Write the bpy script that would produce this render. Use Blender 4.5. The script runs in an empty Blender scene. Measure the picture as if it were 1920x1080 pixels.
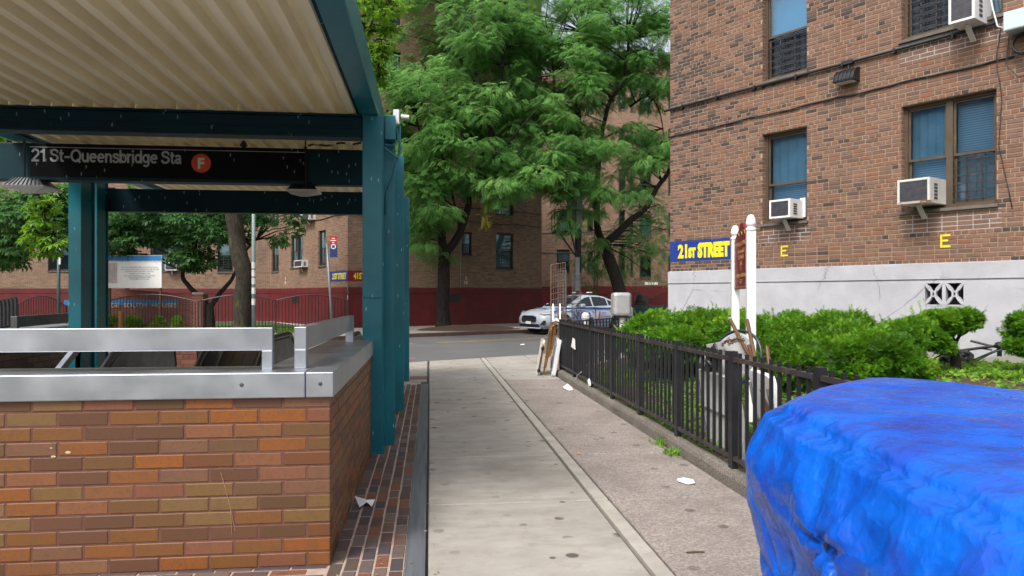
import bpy, math, random
import numpy as np
from mathutils import Matrix, Vector, noise

scene = bpy.context.scene
COL = scene.collection
rnd = random.Random(7)
R = math.radians


def lin(r, g, b):
    f = lambda c: (c / 255 / 12.92) if c / 255 <= 0.04045 else ((c / 255 + 0.055) / 1.055) ** 2.4
    return (f(r), f(g), f(b))


# ------------------------------------------------------------------ camera, sky, sun, exposure
CAM_H = 1.5
FOC = 1390.0
YAW = math.atan(154 / FOC)
SN, CS = math.sin(YAW), math.cos(YAW)
cd = bpy.data.cameras.new('camera')
cam = bpy.data.objects.new('camera', cd)
COL.objects.link(cam)
cam.location = (0, 0, CAM_H)
cam.rotation_euler = (R(90), 0, -YAW)
cd.sensor_width = 36
cd.lens = FOC / 1920 * 36
cd.shift_y = 13 / 1920
cd.clip_start = 0.05
cd.clip_end = 3000
scene.camera = cam

SUN_EL, SUN_AZ = R(52), R(222)          # azimuth clockwise from +Y: high, behind the camera's left shoulder
world = bpy.data.worlds.new('World')
scene.world = world
world.use_nodes = True
wn = world.node_tree.nodes
wl = world.node_tree.links
wn.clear()
sky = wn.new('ShaderNodeTexSky')
sky.sky_type = 'NISHITA'
sky.sun_disc = False
sky.sun_elevation = SUN_EL
sky.sun_rotation = SUN_AZ
sky.air_density = 1.3
sky.dust_density = 5.0
sky.ozone_density = 1.0
hs = wn.new('ShaderNodeHueSaturation')
hs.inputs['Saturation'].default_value = 0.42
bg = wn.new('ShaderNodeBackground')
bg.inputs['Strength'].default_value = 0.15
wo = wn.new('ShaderNodeOutputWorld')
wl.new(sky.outputs[0], hs.inputs['Color'])
wl.new(hs.outputs[0], bg.inputs['Color'])
wl.new(bg.outputs[0], wo.inputs['Surface'])

sd = bpy.data.lights.new('sun', 'SUN')
sd.energy = 1.5
sd.angle = R(12)
sd.color = (1.0, 0.96, 0.9)
sun = bpy.data.objects.new('sun', sd)
COL.objects.link(sun)
sun.location = (-20, -20, 40)
sv = Vector((math.sin(SUN_AZ) * math.cos(SUN_EL), math.cos(SUN_AZ) * math.cos(SUN_EL), math.sin(SUN_EL)))
sun.rotation_euler = sv.to_track_quat('Z', 'Y').to_euler()

scene.view_settings.view_transform = 'Standard'
scene.view_settings.look = 'None'
scene.view_settings.exposure = 0.74
scene.view_settings.gamma = 1.0
scene.view_settings.use_curve_mapping = False


def cw(u, d, v=None):
    """photo column u at depth d (metres along the lens axis) -> world x, y (and z for row v)"""
    s = (u - 960) / FOC * d
    x, y = s * CS + d * SN, -s * SN + d * CS
    return (x, y) if v is None else Vector((x, y, CAM_H + (553 - v) / FOC * d))


# ------------------------------------------------------------------ mesh helpers
WM = {}


def tag(o, label=None, cat=None, group=None, kind=None):
    if label: o['label'] = label
    if cat: o['category'] = cat
    if group: o['group'] = group
    if kind: o['kind'] = kind
    return o


def thing(name, label, cat, loc=(0, 0, 0), rotz=0.0, group=None):
    o = bpy.data.objects.new(name, None)
    o.empty_display_size = 0.1
    COL.objects.link(o)
    o.location = loc
    o.rotation_euler = (0, 0, rotz)
    WM[o.name] = Matrix.Translation(loc) @ Matrix.Rotation(rotz, 4, 'Z')
    return tag(o, label, cat, group)


def link(name, me, parent=None, loc=None, rot=None, scale=None):
    o = bpy.data.objects.new(name, me)
    COL.objects.link(o)
    if loc is not None: o.location = loc
    if rot is not None: o.rotation_euler = rot
    if scale is not None: o.scale = scale
    m = Matrix.LocRotScale(Vector(loc or (0, 0, 0)), None, None)
    if rot is not None:
        from mathutils import Euler
        m = m @ Euler(rot).to_matrix().to_4x4()
    if parent is not None:
        o.parent = parent
        m = WM[parent.name] @ m
    WM[o.name] = m
    return o


def children(o):
    return [c for c in bpy.data.objects if c.parent == o]


def copy_tree(o, parent=None, kids=None):
    c = o.copy()
    COL.objects.link(c)
    c.parent = parent
    WM[c.name] = WM[o.name].copy()
    for ch in (kids if kids is not None else children(o)):
        copy_tree(ch, c)
    return c


class MB:
    def __init__(self):
        self.v, self.f = [], []

    def add(self, vs, fs):
        n = len(self.v)
        self.v += [Vector(p) for p in vs]
        self.f += [tuple(i + n for i in f) for f in fs]
        return self

    def box(self, x0, x1, y0, y1, z0, z1, M=None):
        vs = [Vector(p) for p in ((x0, y0, z0), (x1, y0, z0), (x1, y1, z0), (x0, y1, z0), (x0, y0, z1), (x1, y0, z1), (x1, y1, z1), (x0, y1, z1))]
        if M is not None: vs = [M @ p for p in vs]
        return self.add(vs, [(0, 3, 2, 1), (4, 5, 6, 7), (0, 1, 5, 4), (1, 2, 6, 5), (2, 3, 7, 6), (3, 0, 4, 7)])

    def bar(self, p, q, w, h, up=(0, 0, 1)):
        p, q = Vector(p), Vector(q)
        d = (q - p)
        L = d.length
        d.normalize()
        up = Vector(up)
        if abs(d.dot(up)) > 0.98: up = Vector((0, 1, 0))
        s = d.cross(up).normalized()
        t = s.cross(d).normalized()
        M = Matrix((s, d, t)).transposed().to_4x4()
        M.translation = p
        return self.box(-w / 2, w / 2, 0, L, -h / 2, h / 2, M)

    def tube(self, pts, r, n=8, cap=True):
        pts = [Vector(p) for p in pts]
        rs = r if isinstance(r, (list, tuple)) else [r] * len(pts)
        rings = []
        ref = None
        for i, p in enumerate(pts):
            a = pts[max(0, i - 1)]
            b = pts[min(len(pts) - 1, i + 1)]
            d = (b - a).normalized()
            if ref is None:
                ref = Vector((0, 0, 1)) if abs(d.z) < 0.9 else Vector((1, 0, 0))
            s = d.cross(ref)
            if s.length < 1e-4: s = d.cross(Vector((0.3, 1, 0.2)))
            s.normalize()
            t = s.cross(d).normalized()
            ref = t
            rings.append([p + (s * math.cos(2 * math.pi * k / n) + t * math.sin(2 * math.pi * k / n)) * rs[i] for k in range(n)])
        vs = [p for rg in rings for p in rg]
        fs = []
        for i in range(len(rings) - 1):
            for k in range(n):
                k2 = (k + 1) % n
                fs.append((i * n + k, i * n + k2, (i + 1) * n + k2, (i + 1) * n + k))
        if cap:
            fs.append(tuple(range(n - 1, -1, -1)))
            fs.append(tuple((len(rings) - 1) * n + k for k in range(n)))
        return self.add(vs, fs)

    def lathe(self, prof, c=(0, 0, 0), n=16, M=None):
        vs, fs = [], []
        for r, z in prof:
            for k in range(n):
                a = 2 * math.pi * k / n
                p = Vector((c[0] + r * math.cos(a), c[1] + r * math.sin(a), c[2] + z))
                vs.append(M @ p if M is not None else p)
        for i in range(len(prof) - 1):
            for k in range(n):
                k2 = (k + 1) % n
                fs.append((i * n + k, i * n + k2, (i + 1) * n + k2, (i + 1) * n + k))
        fs.append(tuple(range(n - 1, -1, -1)))
        fs.append(tuple((len(prof) - 1) * n + k for k in range(n)))
        return self.add(vs, fs)

    def prism(self, poly, M, depth):
        """poly: 2-D points in the M frame's x,z plane, extruded from y=0 to y=depth"""
        n = len(poly)
        vs = [M @ Vector((x, 0, z)) for x, z in poly] + [M @ Vector((x, depth, z)) for x, z in poly]
        fs = [tuple(range(n)), tuple(range(2 * n - 1, n - 1, -1))]
        fs += [(i, i + n, (i + 1) % n + n, (i + 1) % n) for i in range(n)]
        return self.add(vs, fs)

    def mesh(self, name, inv=None):
        me = bpy.data.meshes.new(name)
        vs = [inv @ p for p in self.v] if inv is not None else self.v
        me.from_pydata([tuple(p) for p in vs], [], self.f)
        me.update()
        return me

    def build(self, name, mat, parent=None, smooth=False, world=True, bevel=0.0, seg=2):
        inv = WM[parent.name].inverted() if (parent is not None and world) else None
        me = self.mesh(name, inv)
        if mat is not None: me.materials.append(mat)
        if smooth:
            me.polygons.foreach_set('use_smooth', [True] * len(me.polygons))
        o = link(name, me, parent)
        if bevel:
            b = o.modifiers.new('bevel', 'BEVEL')
            b.width = bevel
            b.segments = seg
            b.limit_method = 'ANGLE'
            b.harden_normals = False
        return o


_dg = None


def text_mb(s, size, M, bold=0.0, depth=0.002, width=None, align='CENTER', track=1.0, line=1.0):
    """flat lettering; M maps the text's x (right), y (out of the surface) and z (up) to where it stands"""
    cu = bpy.data.curves.new('lettering', 'FONT')
    cu.body = s
    cu.size = size
    cu.offset = bold
    cu.extrude = depth
    cu.align_x = align
    cu.space_character = track
    cu.space_line = line
    cu.resolution_u = 3
    ob = bpy.data.objects.new('lettering', cu)
    COL.objects.link(ob)
    bpy.context.view_layer.update()
    dg = bpy.context.evaluated_depsgraph_get()
    me = bpy.data.meshes.new_from_object(ob.evaluated_get(dg))
    co = [Vector(v.co) for v in me.vertices]
    fs = [tuple(p.vertices) for p in me.polygons]
    bpy.data.objects.remove(ob)
    bpy.data.curves.remove(cu)
    bpy.data.meshes.remove(me)
    xs = [c.x for c in co]
    k = 1.0
    if width: k = width / (max(xs) - min(xs))
    mid = (max(xs) + min(xs)) / 2 if align == 'CENTER' else 0
    mb = MB()
    mb.add([M @ Vector(((c.x - mid) * k, -c.z, c.y)) for c in co], fs)
    return mb


def arc(cx, cy, rx, ry, a0, a1, n=14):
    return [(cx + rx * math.cos(R(a0 + (a1 - a0) * k / n)), cy + ry * math.sin(R(a0 + (a1 - a0) * k / n))) for k in range(n + 1)]


_S = [(.58, .70), (.55, .84), (.44, .915), (.32, .925), (.18, .90), (.105, .81), (.10, .71), (.17, .60), (.32, .54), (.46, .50), (.57, .40), (.585, .29), (.52, .15), (.40, .085), (.30, .075), (.17, .10), (.085, .19), (.07, .31)]
GLYPHS = {
    '2': (.62, [arc(.29, .68, .225, .245, 172, -38) + [(.075, .09), (.075, .078), (.56, .078)]]),
    '1': (.50, [[(.05, .745), (.16, .765), (.25, .84), (.285, .94)], [(.31, 1.0), (.31, 0)]]),
    'S': (.67, [_S]), 's': (.53, [[(x * .76 + .02, y * .735) for x, y in _S]]),
    't': (.38, [[(.17, .93), (.17, .18), (.20, .10), (.27, .075), (.36, .08)], [(.02, .655), (.36, .655)]]),
    '-': (.50, [[(.05, .385), (.45, .385)]]),
    'Q': (.84, [arc(.41, .5, .335, .425, 0, 360, 28), [(.48, .24), (.74, -.02)]]),
    'u': (.57, [[(.09, .73), (.09, .25), (.13, .13), (.22, .075), (.32, .09), (.42, .17), (.47, .28)], [(.47, .73), (.47, 0)]]),
    'e': (.60, [[(.09, .385), (.53, .385)], arc(.30, .365, .215, .29, 4, 316, 22)]),
    'n': (.57, [[(.09, .73), (.09, 0)], [(.10, .45), (.15, .58), (.25, .65), (.36, .645), (.44, .57), (.46, .45), (.46, 0)]]),
    'b': (.59, [[(.09, 1), (.09, 0)], arc(.31, .365, .20, .29, 0, 360, 20)]),
    'd': (.59, [[(.49, 1), (.49, 0)], arc(.27, .365, .20, .29, 0, 360, 20)]),
    'g': (.60, [arc(.27, .38, .20, .275, 0, 360, 20), [(.48, .73), (.48, -.02), (.44, -.14), (.33, -.205), (.22, -.20), (.10, -.13)]]),
    'r': (.37, [[(.09, .73), (.09, 0)], [(.10, .42), (.14, .57), (.22, .64), (.34, .65)]]),
    'i': (.22, [[(.09, .73), (.09, 0)], [(.09, .86), (.09, 1.0)]]),
    'a': (.56, [[(.08, .53), (.13, .62), (.24, .66), (.36, .63), (.41, .53), (.41, .14), (.44, .08), (.50, .075)], [(.41, .42), (.33, .385), (.17, .35), (.085, .27), (.085, .17), (.15, .085), (.25, .08), (.36, .14), (.41, .25)]]),
    ' ': (.26, [])}


def stroke_text(s, x0, x1, cap, M_, w=.155):
    """lettering drawn as even strokes, in the manner of transit signs; x0..x1 its extent, cap its capital height"""
    tot = sum(GLYPHS[c][0] for c in s)
    kx = (x1 - x0) / (tot * 1.0)
    mb = MB()
    x = 0.0
    for c in s:
        adv, strokes = GLYPHS[c]
        for si, pl in enumerate(strokes):
            P = [Vector((px, py)) for px, py in pl]
            closed = (P[0] - P[-1]).length < 1e-6
            vs = []
            n = len(P)
            for i in range(n):
                a = P[i - 1] if i else (P[-2] if closed else P[0])
                b = P[i + 1] if i < n - 1 else (P[1] if closed else P[-1])
                d1 = (P[i] - a).normalized() if (P[i] - a).length > 1e-6 else (b - P[i]).normalized()
                d2 = (b - P[i]).normalized() if (b - P[i]).length > 1e-6 else d1
                nn = Vector((-(d1.y + d2.y), d1.x + d2.x)).normalized()
                m = min(1.6, 1 / max(0.3, nn.dot(Vector((-d1.y, d1.x)))))
                for sg_ in (1, -1):
                    q = P[i] + nn * (w / 2 * m * sg_)
                    vs.append(M_ @ Vector((x0 + (x + q.x) * kx, -0.0004 * si - 0.001, q.y * cap)))
            mb.add(vs, [(2 * i, 2 * i + 1, 2 * i + 3, 2 * i + 2) for i in range(n - 1)])
        x += adv
    return mb


def rects(x0, x1, z0, z1, holes):
    xs = sorted({x0, x1, *[min(max(h[i], x0), x1) for h in holes for i in (0, 1)]})
    zs = sorted({z0, z1, *[min(max(h[i], z0), z1) for h in holes for i in (2, 3)]})
    out = []
    for a, b in zip(xs, xs[1:]):
        for c, d in zip(zs, zs[1:]):
            mx, mz = (a + b) / 2, (c + d) / 2
            if not any(h[0] < mx < h[1] and h[2] < mz < h[3] for h in holes):
                out.append((a, b, c, d))
    return out


def clip(poly, p, n):
    """keep the side of the line through p where (q-p).n > 0"""
    out = []
    for i in range(len(poly)):
        a, b = poly[i], poly[(i + 1) % len(poly)]
        da = (a[0] - p[0]) * n[0] + (a[1] - p[1]) * n[1]
        db = (b[0] - p[0]) * n[0] + (b[1] - p[1]) * n[1]
        if da >= 0: out.append(a)
        if (da >= 0) != (db >= 0):
            t = da / (da - db)
            out.append((a[0] + (b[0] - a[0]) * t, a[1] + (b[1] - a[1]) * t))
    return out


# ------------------------------------------------------------------ materials
class NT:
    def __init__(self, name):
        self.m = bpy.data.materials.new(name)
        self.m.use_nodes = True
        self.t = self.m.node_tree
        self.n, self.l = self.t.nodes, self.t.links
        self.b = self.n['Principled BSDF']
        self.out = self.n['Material Output']

    def node(self, kind, **kw):
        x = self.n.new(kind)
        for k, v in kw.items(): setattr(x, k, v)
        return x

    def put(self, sock, v):
        if isinstance(v, bpy.types.NodeSocket): self.l.new(v, sock)
        elif v is not None:
            if sock.type == 'RGBA' and len(v) == 3: v = (*v, 1)
            sock.default_value = v

    def coord(self, kind='Object', scale=None):
        tc = self.node('ShaderNodeTexCoord').outputs[kind]
        if scale is None: return tc
        mp = self.node('ShaderNodeMapping')
        mp.inputs['Scale'].default_value = scale
        self.l.new(tc, mp.inputs['Vector'])
        return mp.outputs[0]

    def noise(self, vec, scale, detail=4, rough=0.55, dist=0.0):
        x = self.node('ShaderNodeTexNoise')
        self.put(x.inputs['Vector'], vec)
        x.inputs['Scale'].default_value = scale
        x.inputs['Detail'].default_value = detail
        x.inputs['Roughness'].default_value = rough
        x.inputs['Distortion'].default_value = dist
        return x.outputs[0]

    def ramp(self, f, stops, interp='LINEAR'):
        x = self.node('ShaderNodeValToRGB')
        x.color_ramp.interpolation = interp
        e = x.color_ramp.elements
        while len(e) < len(stops): e.new(0.5)
        for i, (p, c) in enumerate(stops):
            e[i].position = p
            c = (c, c, c) if isinstance(c, (int, float)) else c
            e[i].color = (*c, 1)
        self.put(x.inputs[0], f)
        return x.outputs[0]

    def mix(self, f, a, b, mode='MIX'):
        x = self.node('ShaderNodeMix', data_type='RGBA', blend_type=mode)
        self.put(x.inputs[0], f)
        self.put(x.inputs[6], a)
        self.put(x.inputs[7], b)
        return x.outputs[2]

    def math(self, op, a, b=None):
        x = self.node('ShaderNodeMath', operation=op)
        self.put(x.inputs[0], a)
        if b is not None: self.put(x.inputs[1], b)
        return x.outputs[0]

    def bump(self, h, strength=0.3, dist=0.01, normal=None):
        x = self.node('ShaderNodeBump')
        x.inputs['Strength'].default_value = strength
        x.inputs['Distance'].default_value = dist
        self.put(x.inputs['Height'], h)
        if normal is not None: self.put(x.inputs['Normal'], normal)
        return x.outputs[0]

    def fin(self, color=None, rough=None, metal=None, normal=None, spec=None):
        if color is not None: self.put(self.b.inputs['Base Color'], color)
        if rough is not None: self.put(self.b.inputs['Roughness'], rough)
        if metal is not None: self.put(self.b.inputs['Metallic'], metal)
        if normal is not None: self.put(self.b.inputs['Normal'], normal)
        if spec is not None: self.put(self.b.inputs['Specular IOR Level'], spec)
        return self.m


def sc(c, k): return tuple(min(1, x * k) for x in c)


def pm(name, c, rough=0.6, metal=0.0, var=0.18, vs=3.0, bump=0.15, bs=60, c2=None, c2s=6.0, c2t=(0.58, 0.7), spec=0.5, coord='Object', bd=0.004):
    t = NT(name)
    co = t.coord(coord)
    n = t.noise(co, vs, 6)
    col = t.mix(t.ramp(n, [(0.25, 0.0), (0.75, 1.0)]), sc(c, 1 - var), sc(c, 1 + var))
    if c2 is not None:
        col = t.mix(t.ramp(t.noise(co, c2s, 8, 0.65), [(c2t[0], 0.0), (c2t[1], 1.0)]), col, c2)
    r = t.ramp(t.noise(co, vs * 2.3, 4), [(0.2, max(0, rough - 0.1)), (0.8, min(1, rough + 0.1))])
    nm = t.bump(t.noise(co, bs, 5, 0.6), bump, bd) if bump else None
    return t.fin(col, r, metal, nm, spec)


def brick_mat(name, pal, rand='object', speck=0.35, rough=0.75, dirt=(0.05, 0.035, 0.03), dirt_amt=0.5, bump=0.5, spot_scale=1.2, coord='Object', rowdirt=None):
    """one colour per brick: by the object's own random value or by the mesh attribute 'tone'"""
    t = NT(name)
    if rand == 'object': f = t.node('ShaderNodeObjectInfo').outputs['Random']
    else: f = t.node('ShaderNodeAttribute', attribute_name='tone').outputs['Fac']
    k = len(pal)
    col = t.ramp(f, [(i / k, c) for i, c in enumerate(pal)], 'CONSTANT')
    geo = t.node('ShaderNodeNewGeometry').outputs['Position']
    col = t.mix(t.math('MULTIPLY', t.ramp(t.noise(geo, 62, 4, 0.8), [(0.52, 0.0), (0.64, 1.0)]), speck), col, dirt)
    col = t.mix(t.math('MULTIPLY', t.ramp(t.noise(geo, 16, 5, 0.65), [(0.5, 0.0), (0.68, 1.0)]), dirt_amt), col, sc(dirt, 1.3))
    col = t.mix(t.math('MULTIPLY', t.ramp(t.noise(geo, 130, 2), [(0.6, 0.0), (0.8, 1.0)]), 0.06), col, (0.55, 0.45, 0.33))
    nm = t.bump(t.noise(geo, 160, 4, 0.7), bump, 0.0015)
    return t.fin(col, rough, 0, nm, 0.35)


def facade_mat(name, c1, c2, mortar, bw=0.21, bh=0.068, dark=(0.06, 0.035, 0.028), dark_amt=0.55):
    t = NT(name)
    co = t.coord('Object')
    sp = t.node('ShaderNodeSeparateXYZ')
    t.l.new(co, sp.inputs[0])
    cb = t.node('ShaderNodeCombineXYZ')
    t.l.new(t.math('ADD', sp.outputs[0], sp.outputs[1]), cb.inputs[0])
    t.l.new(sp.outputs[2], cb.inputs[1])
    br = t.node('ShaderNodeTexBrick')
    t.l.new(cb.outputs[0], br.inputs['Vector'])
    br.inputs['Scale'].default_value = 1.0
    br.inputs['Brick Width'].default_value = bw
    br.inputs['Row Height'].default_value = bh
    br.inputs['Mortar Size'].default_value = 0.006
    br.inputs['Mortar Smooth'].default_value = 0.3
    br.inputs['Bias'].default_value = -0.1
    br.offset = 0.5
    t.put(br.inputs['Color1'], c1)
    t.put(br.inputs['Color2'], c2)
    t.put(br.inputs['Mortar'], mortar)
    # single burnt bricks: white noise of the brick's cell
    fx = t.math('FLOOR', t.math('DIVIDE', cb.outputs[0] if False else t.math('ADD', sp.outputs[0], sp.outputs[1]), bw * 1.0))
    fz = t.math('FLOOR', t.math('DIVIDE', sp.outputs[2], bh))
    cc = t.node('ShaderNodeCombineXYZ')
    t.l.new(fx, cc.inputs[0])
    t.l.new(fz, cc.inputs[1])
    wnz = t.node('ShaderNodeTexWhiteNoise')
    t.l.new(cc.outputs[0], wnz.inputs['Vector'])
    patch = t.ramp(t.noise(co, 0.5, 3), [(0.3, 0.15), (0.7, 1.0)])
    burnt = t.math('MULTIPLY', t.math('MULTIPLY', t.ramp(wnz.outputs[0], [(0.55, 0.0), (0.75, 1.0)]), patch), dark_amt)
    inv = t.math('SUBTRACT', 1.0, br.outputs['Fac'])
    col = t.mix(t.math('MULTIPLY', burnt, inv), br.outputs['Color'], dark)
    col = t.mix(t.math('MULTIPLY', t.ramp(t.noise(co, 1.1, 6, 0.6), [(0.45, 0.0), (0.8, 1.0)]), 0.35), col, dark)
    nm = t.bump(t.math('ADD', t.math('MULTIPLY', inv, 1.0), t.math('MULTIPLY', t.noise(co, 60, 3), 0.3)), 0.6, 0.008)
    return t.fin(col, 0.85, 0, nm, 0.3)


def glass_mat(name, tint=(0.45, 0.75, 0.9), refl=0.25, rough=0.03, fac=0.55):
    t = NT(name)
    tr = t.node('ShaderNodeBsdfTransparent')
    t.put(tr.inputs[0], tint)
    gl = t.node('ShaderNodeBsdfGlossy')
    t.put(gl.inputs[0], (0.62, 0.84, 1.0))
    gl.inputs['Roughness'].default_value = rough
    fr = t.node('ShaderNodeFresnel')
    fr.inputs[0].default_value = 1.5
    f = t.math('ADD', t.math('MULTIPLY', fr.outputs[0], fac), refl)
    wav = t.bump(t.noise(t.coord('Object'), 1.8, 2), 0.03, 0.05)
    t.l.new(wav, gl.inputs['Normal'])
    ms = t.node('ShaderNodeMixShader')
    t.put(ms.inputs[0], f)
    t.l.new(tr.outputs[0], ms.inputs[1])
    t.l.new(gl.outputs[0], ms.inputs[2])
    t.l.new(ms.outputs[0], t.out.inputs['Surface'])
    return t.m


def leaf_mat(name, dark, mid, light, trans=0.35, rough=0.5):
    t = NT(name)
    f = t.node('ShaderNodeAttribute', attribute_name='tone').outputs['Fac']
    col = t.ramp(f, [(0.0, dark), (0.5, mid), (1.0, light)])
    t.fin(col, rough, 0, None, 0.35)
    tl = t.node('ShaderNodeBsdfTranslucent')
    t.l.new(t.mix(0.5, col, sc(light, 1.3)), tl.inputs[0])
    ms = t.node('ShaderNodeMixShader')
    ms.inputs[0].default_value = trans
    t.l.new(t.b.outputs[0], ms.inputs[1])
    t.l.new(tl.outputs[0], ms.inputs[2])
    t.l.new(ms.outputs[0], t.out.inputs['Surface'])
    return t.m


def bark_mat(name, a, b, moss=None):
    t = NT(name)
    co = t.coord('Object', (1, 1, 0.25))
    n = t.noise(co, 22, 6, 0.65, 0.6)
    col = t.ramp(n, [(0.35, a), (0.65, b)])
    if moss: col = t.mix(t.ramp(t.noise(t.coord('Object', (1, 1, 0.3)), 6, 4), [(0.58, 0.0), (0.7, 0.7)]), col, moss)
    return t.fin(col, 0.9, 0, t.bump(n, 0.9, 0.03), 0.2)


def teal_mat(name, c, drips=True, rough=0.34, spec=0.5):
    t = NT(name)
    co = t.coord('Object')
    col = t.mix(t.ramp(t.noise(co, 2.2, 6), [(0.3, 0.0), (0.7, 1.0)]), sc(c, 0.8), sc(c, 1.2))
    vo = t.node('ShaderNodeTexVoronoi', voronoi_dimensions='2D')
    vo.inputs['Scale'].default_value = 12
    sp_ = t.node('ShaderNodeSeparateXYZ')
    t.l.new(co, sp_.inputs[0])
    cb_ = t.node('ShaderNodeCombineXYZ')
    t.l.new(t.math('ADD', sp_.outputs[0], sp_.outputs[1]), cb_.inputs[0])
    t.l.new(t.math('MULTIPLY', sp_.outputs[2], 0.28), cb_.inputs[1])
    t.l.new(cb_.outputs[0], vo.inputs['Vector'])
    wn2 = t.noise(co, 3.0, 2)
    f = t.math('MULTIPLY', t.ramp(vo.outputs['Distance'], [(0.05, 1.0), (0.08, 0.0)]), t.ramp(wn2, [(0.50, 0.0), (0.56, 1.0)]))
    if drips: col = t.mix(t.math('MULTIPLY', f, 0.75), col, (0.30, 0.42, 0.43))
    col = t.mix(t.ramp(t.noise(co, 30, 6, 0.7), [(0.66, 0.0), (0.74, 0.8)]), col, sc(c, 0.45))
    rustn = t.math('MULTIPLY', t.ramp(t.noise(co, 9, 7, 0.72), [(0.66, 0.0), (0.71, 1.0)]), t.ramp(t.noise(co, 1.7, 2), [(0.5, 0.0), (0.6, 0.75)]))
    col = t.mix(rustn, col, (0.05, 0.032, 0.022))
    nm = t.bump(t.noise(co, 25, 4), 0.25, 0.005)
    return t.fin(col, rough, 0, nm, spec)


M = {}
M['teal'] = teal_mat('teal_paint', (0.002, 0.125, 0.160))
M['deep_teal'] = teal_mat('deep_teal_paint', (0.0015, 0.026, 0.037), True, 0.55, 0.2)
M['deck'] = pm('cream_deck_paint', (0.80, 0.73, 0.55), 0.5, 0, 0.07, 1.2, 0.08, 40, c2=(0.5, 0.4, 0.26), c2s=2.5, c2t=(0.62, 0.85))
t = NT('cream_translucent_roof')
co = t.coord('Object')
n_ = t.noise(co, 1.3, 6)
col = t.mix(t.ramp(n_, [(0.3, 0.0), (0.7, 1.0)]), (0.70, 0.63, 0.47), (0.80, 0.74, 0.57))
col = t.mix(t.ramp(t.noise(t.coord('Object', (3, 0.5, 3)), 2.5, 7, 0.7), [(0.56, 0.0), (0.8, 0.5)]), col, (0.48, 0.39, 0.24))
t.fin(col, 0.55, 0, None, 0.3)
tl = t.node('ShaderNodeBsdfTranslucent')
t.put(tl.inputs[0], (0.80, 0.72, 0.50))
ms = t.node('ShaderNodeMixShader')
ms.inputs[0].default_value = 0.15
t.l.new(t.b.outputs[0], ms.inputs[1])
t.l.new(tl.outputs[0], ms.inputs[2])
t.l.new(ms.outputs[0], t.out.inputs['Surface'])
M['deck'] = t.m
M['steel'] = None
t = NT('stainless_steel')
co = t.coord('Object', (1, 1, 1))
br = t.noise(t.coord('Object', (0.6, 0.6, 60)), 4, 3)
sm = t.noise(co, 3.5, 5)
M['steel'] = t.fin(t.ramp(sm, [(0.3, (0.36, 0.385, 0.425)), (0.7, (0.48, 0.505, 0.545))]), t.ramp(t.math('ADD', t.math('MULTIPLY', sm, 0.6), t.math('MULTIPLY', br, 0.4)), [(0.3, 0.32), (0.7, 0.52)]), 1.0, t.bump(br, 0.05, 0.002))
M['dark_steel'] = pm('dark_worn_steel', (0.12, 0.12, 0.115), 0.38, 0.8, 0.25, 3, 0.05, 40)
M['black_iron'] = pm('black_fence_paint', (0.013, 0.014, 0.018), 0.42, 0, 0.35, 6, 0.25, 50, c2=(0.035, 0.026, 0.024), c2s=14, c2t=(0.6, 0.72))
M['rail_iron'] = pm('worn_rail_paint', (0.035, 0.028, 0.030), 0.5, 0, 0.3, 5, 0.3, 40, c2=(0.13, 0.09, 0.08), c2s=10, c2t=(0.55, 0.7))
M['black'] = pm('matt_black', (0.012, 0.012, 0.014), 0.5, 0, 0.3)
M['rubber'] = pm('black_rubber', (0.015, 0.014, 0.014), 0.35, 0, 0.2)
M['white_paint'] = pm('white_paint', (0.78, 0.78, 0.77), 0.45, 0, 0.05, 4, 0.1, 40, c2=(0.5, 0.47, 0.42), c2s=7, c2t=(0.68, 0.9))
M['white_plastic'] = pm('white_plastic', (0.72, 0.72, 0.73), 0.4, 0, 0.06, 4, 0.05, 90, c2=(0.5, 0.46, 0.4), c2s=5, c2t=(0.66, 0.9))
M['dirty_white'] = pm('weathered_white', (0.60, 0.58, 0.55), 0.6, 0, 0.12, 6, 0.2, 60, c2=(0.28, 0.22, 0.15), c2s=9, c2t=(0.6, 0.78))
M['paper'] = pm('white_paper', (0.85, 0.85, 0.85), 0.8, 0, 0.03)
M['grey_metal'] = pm('grey_metal_paint', (0.20, 0.21, 0.22), 0.45, 0.3, 0.15, 3, 0.08)
M['silver'] = pm('weathered_silver', (0.50, 0.50, 0.50), 0.42, 0.55, 0.12, 5, 0.15, 50, c2=(0.2, 0.19, 0.18), c2s=12, c2t=(0.62, 0.75))
M['mortar_red'] = pm('pink_mortar', (0.125, 0.052, 0.036), 0.9, 0, 0.2, 12, 0.6, 120)
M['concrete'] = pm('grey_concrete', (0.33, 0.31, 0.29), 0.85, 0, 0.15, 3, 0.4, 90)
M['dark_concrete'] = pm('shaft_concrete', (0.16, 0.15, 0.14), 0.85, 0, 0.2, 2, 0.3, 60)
M['red_base'] = pm('oxblood_base_paint', (0.105, 0.005, 0.008), 0.65, 0, 0.28, 0.9, 0.3, 30, c2=(0.15, 0.022, 0.022), c2s=2.2, c2t=(0.55, 0.8))
M['sign_black'] = teal_mat('sign_black_enamel', (0.0055, 0.005, 0.007), True, 0.55, 0.12)
M['sign_text'] = pm('grey_white_vinyl', (0.40, 0.43, 0.43), 0.5, 0, 0.08)
M['orange'] = pm('orange_vinyl', (0.72, 0.075, 0.02), 0.45, 0, 0.06)
M['white_flat'] = pm('white_vinyl', (0.75, 0.74, 0.72), 0.5, 0, 0.05)
M['blue_paint'] = pm('royal_blue_paint', (0.008, 0.035, 0.24), 0.5, 0, 0.15, 8, 0.3, 90)
M['yellow_paint'] = pm('yellow_paint', (0.78, 0.66, 0.015), 0.5, 0, 0.08, 8, 0.3, 90)
M['maroon'] = pm('maroon_enamel', (0.19, 0.010, 0.018), 0.4, 0, 0.15, 2.5, 0.05, 40)
M['gold'] = pm('faded_gold_letters', (0.44, 0.24, 0.07), 0.5, 0, 0.15)
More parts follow.
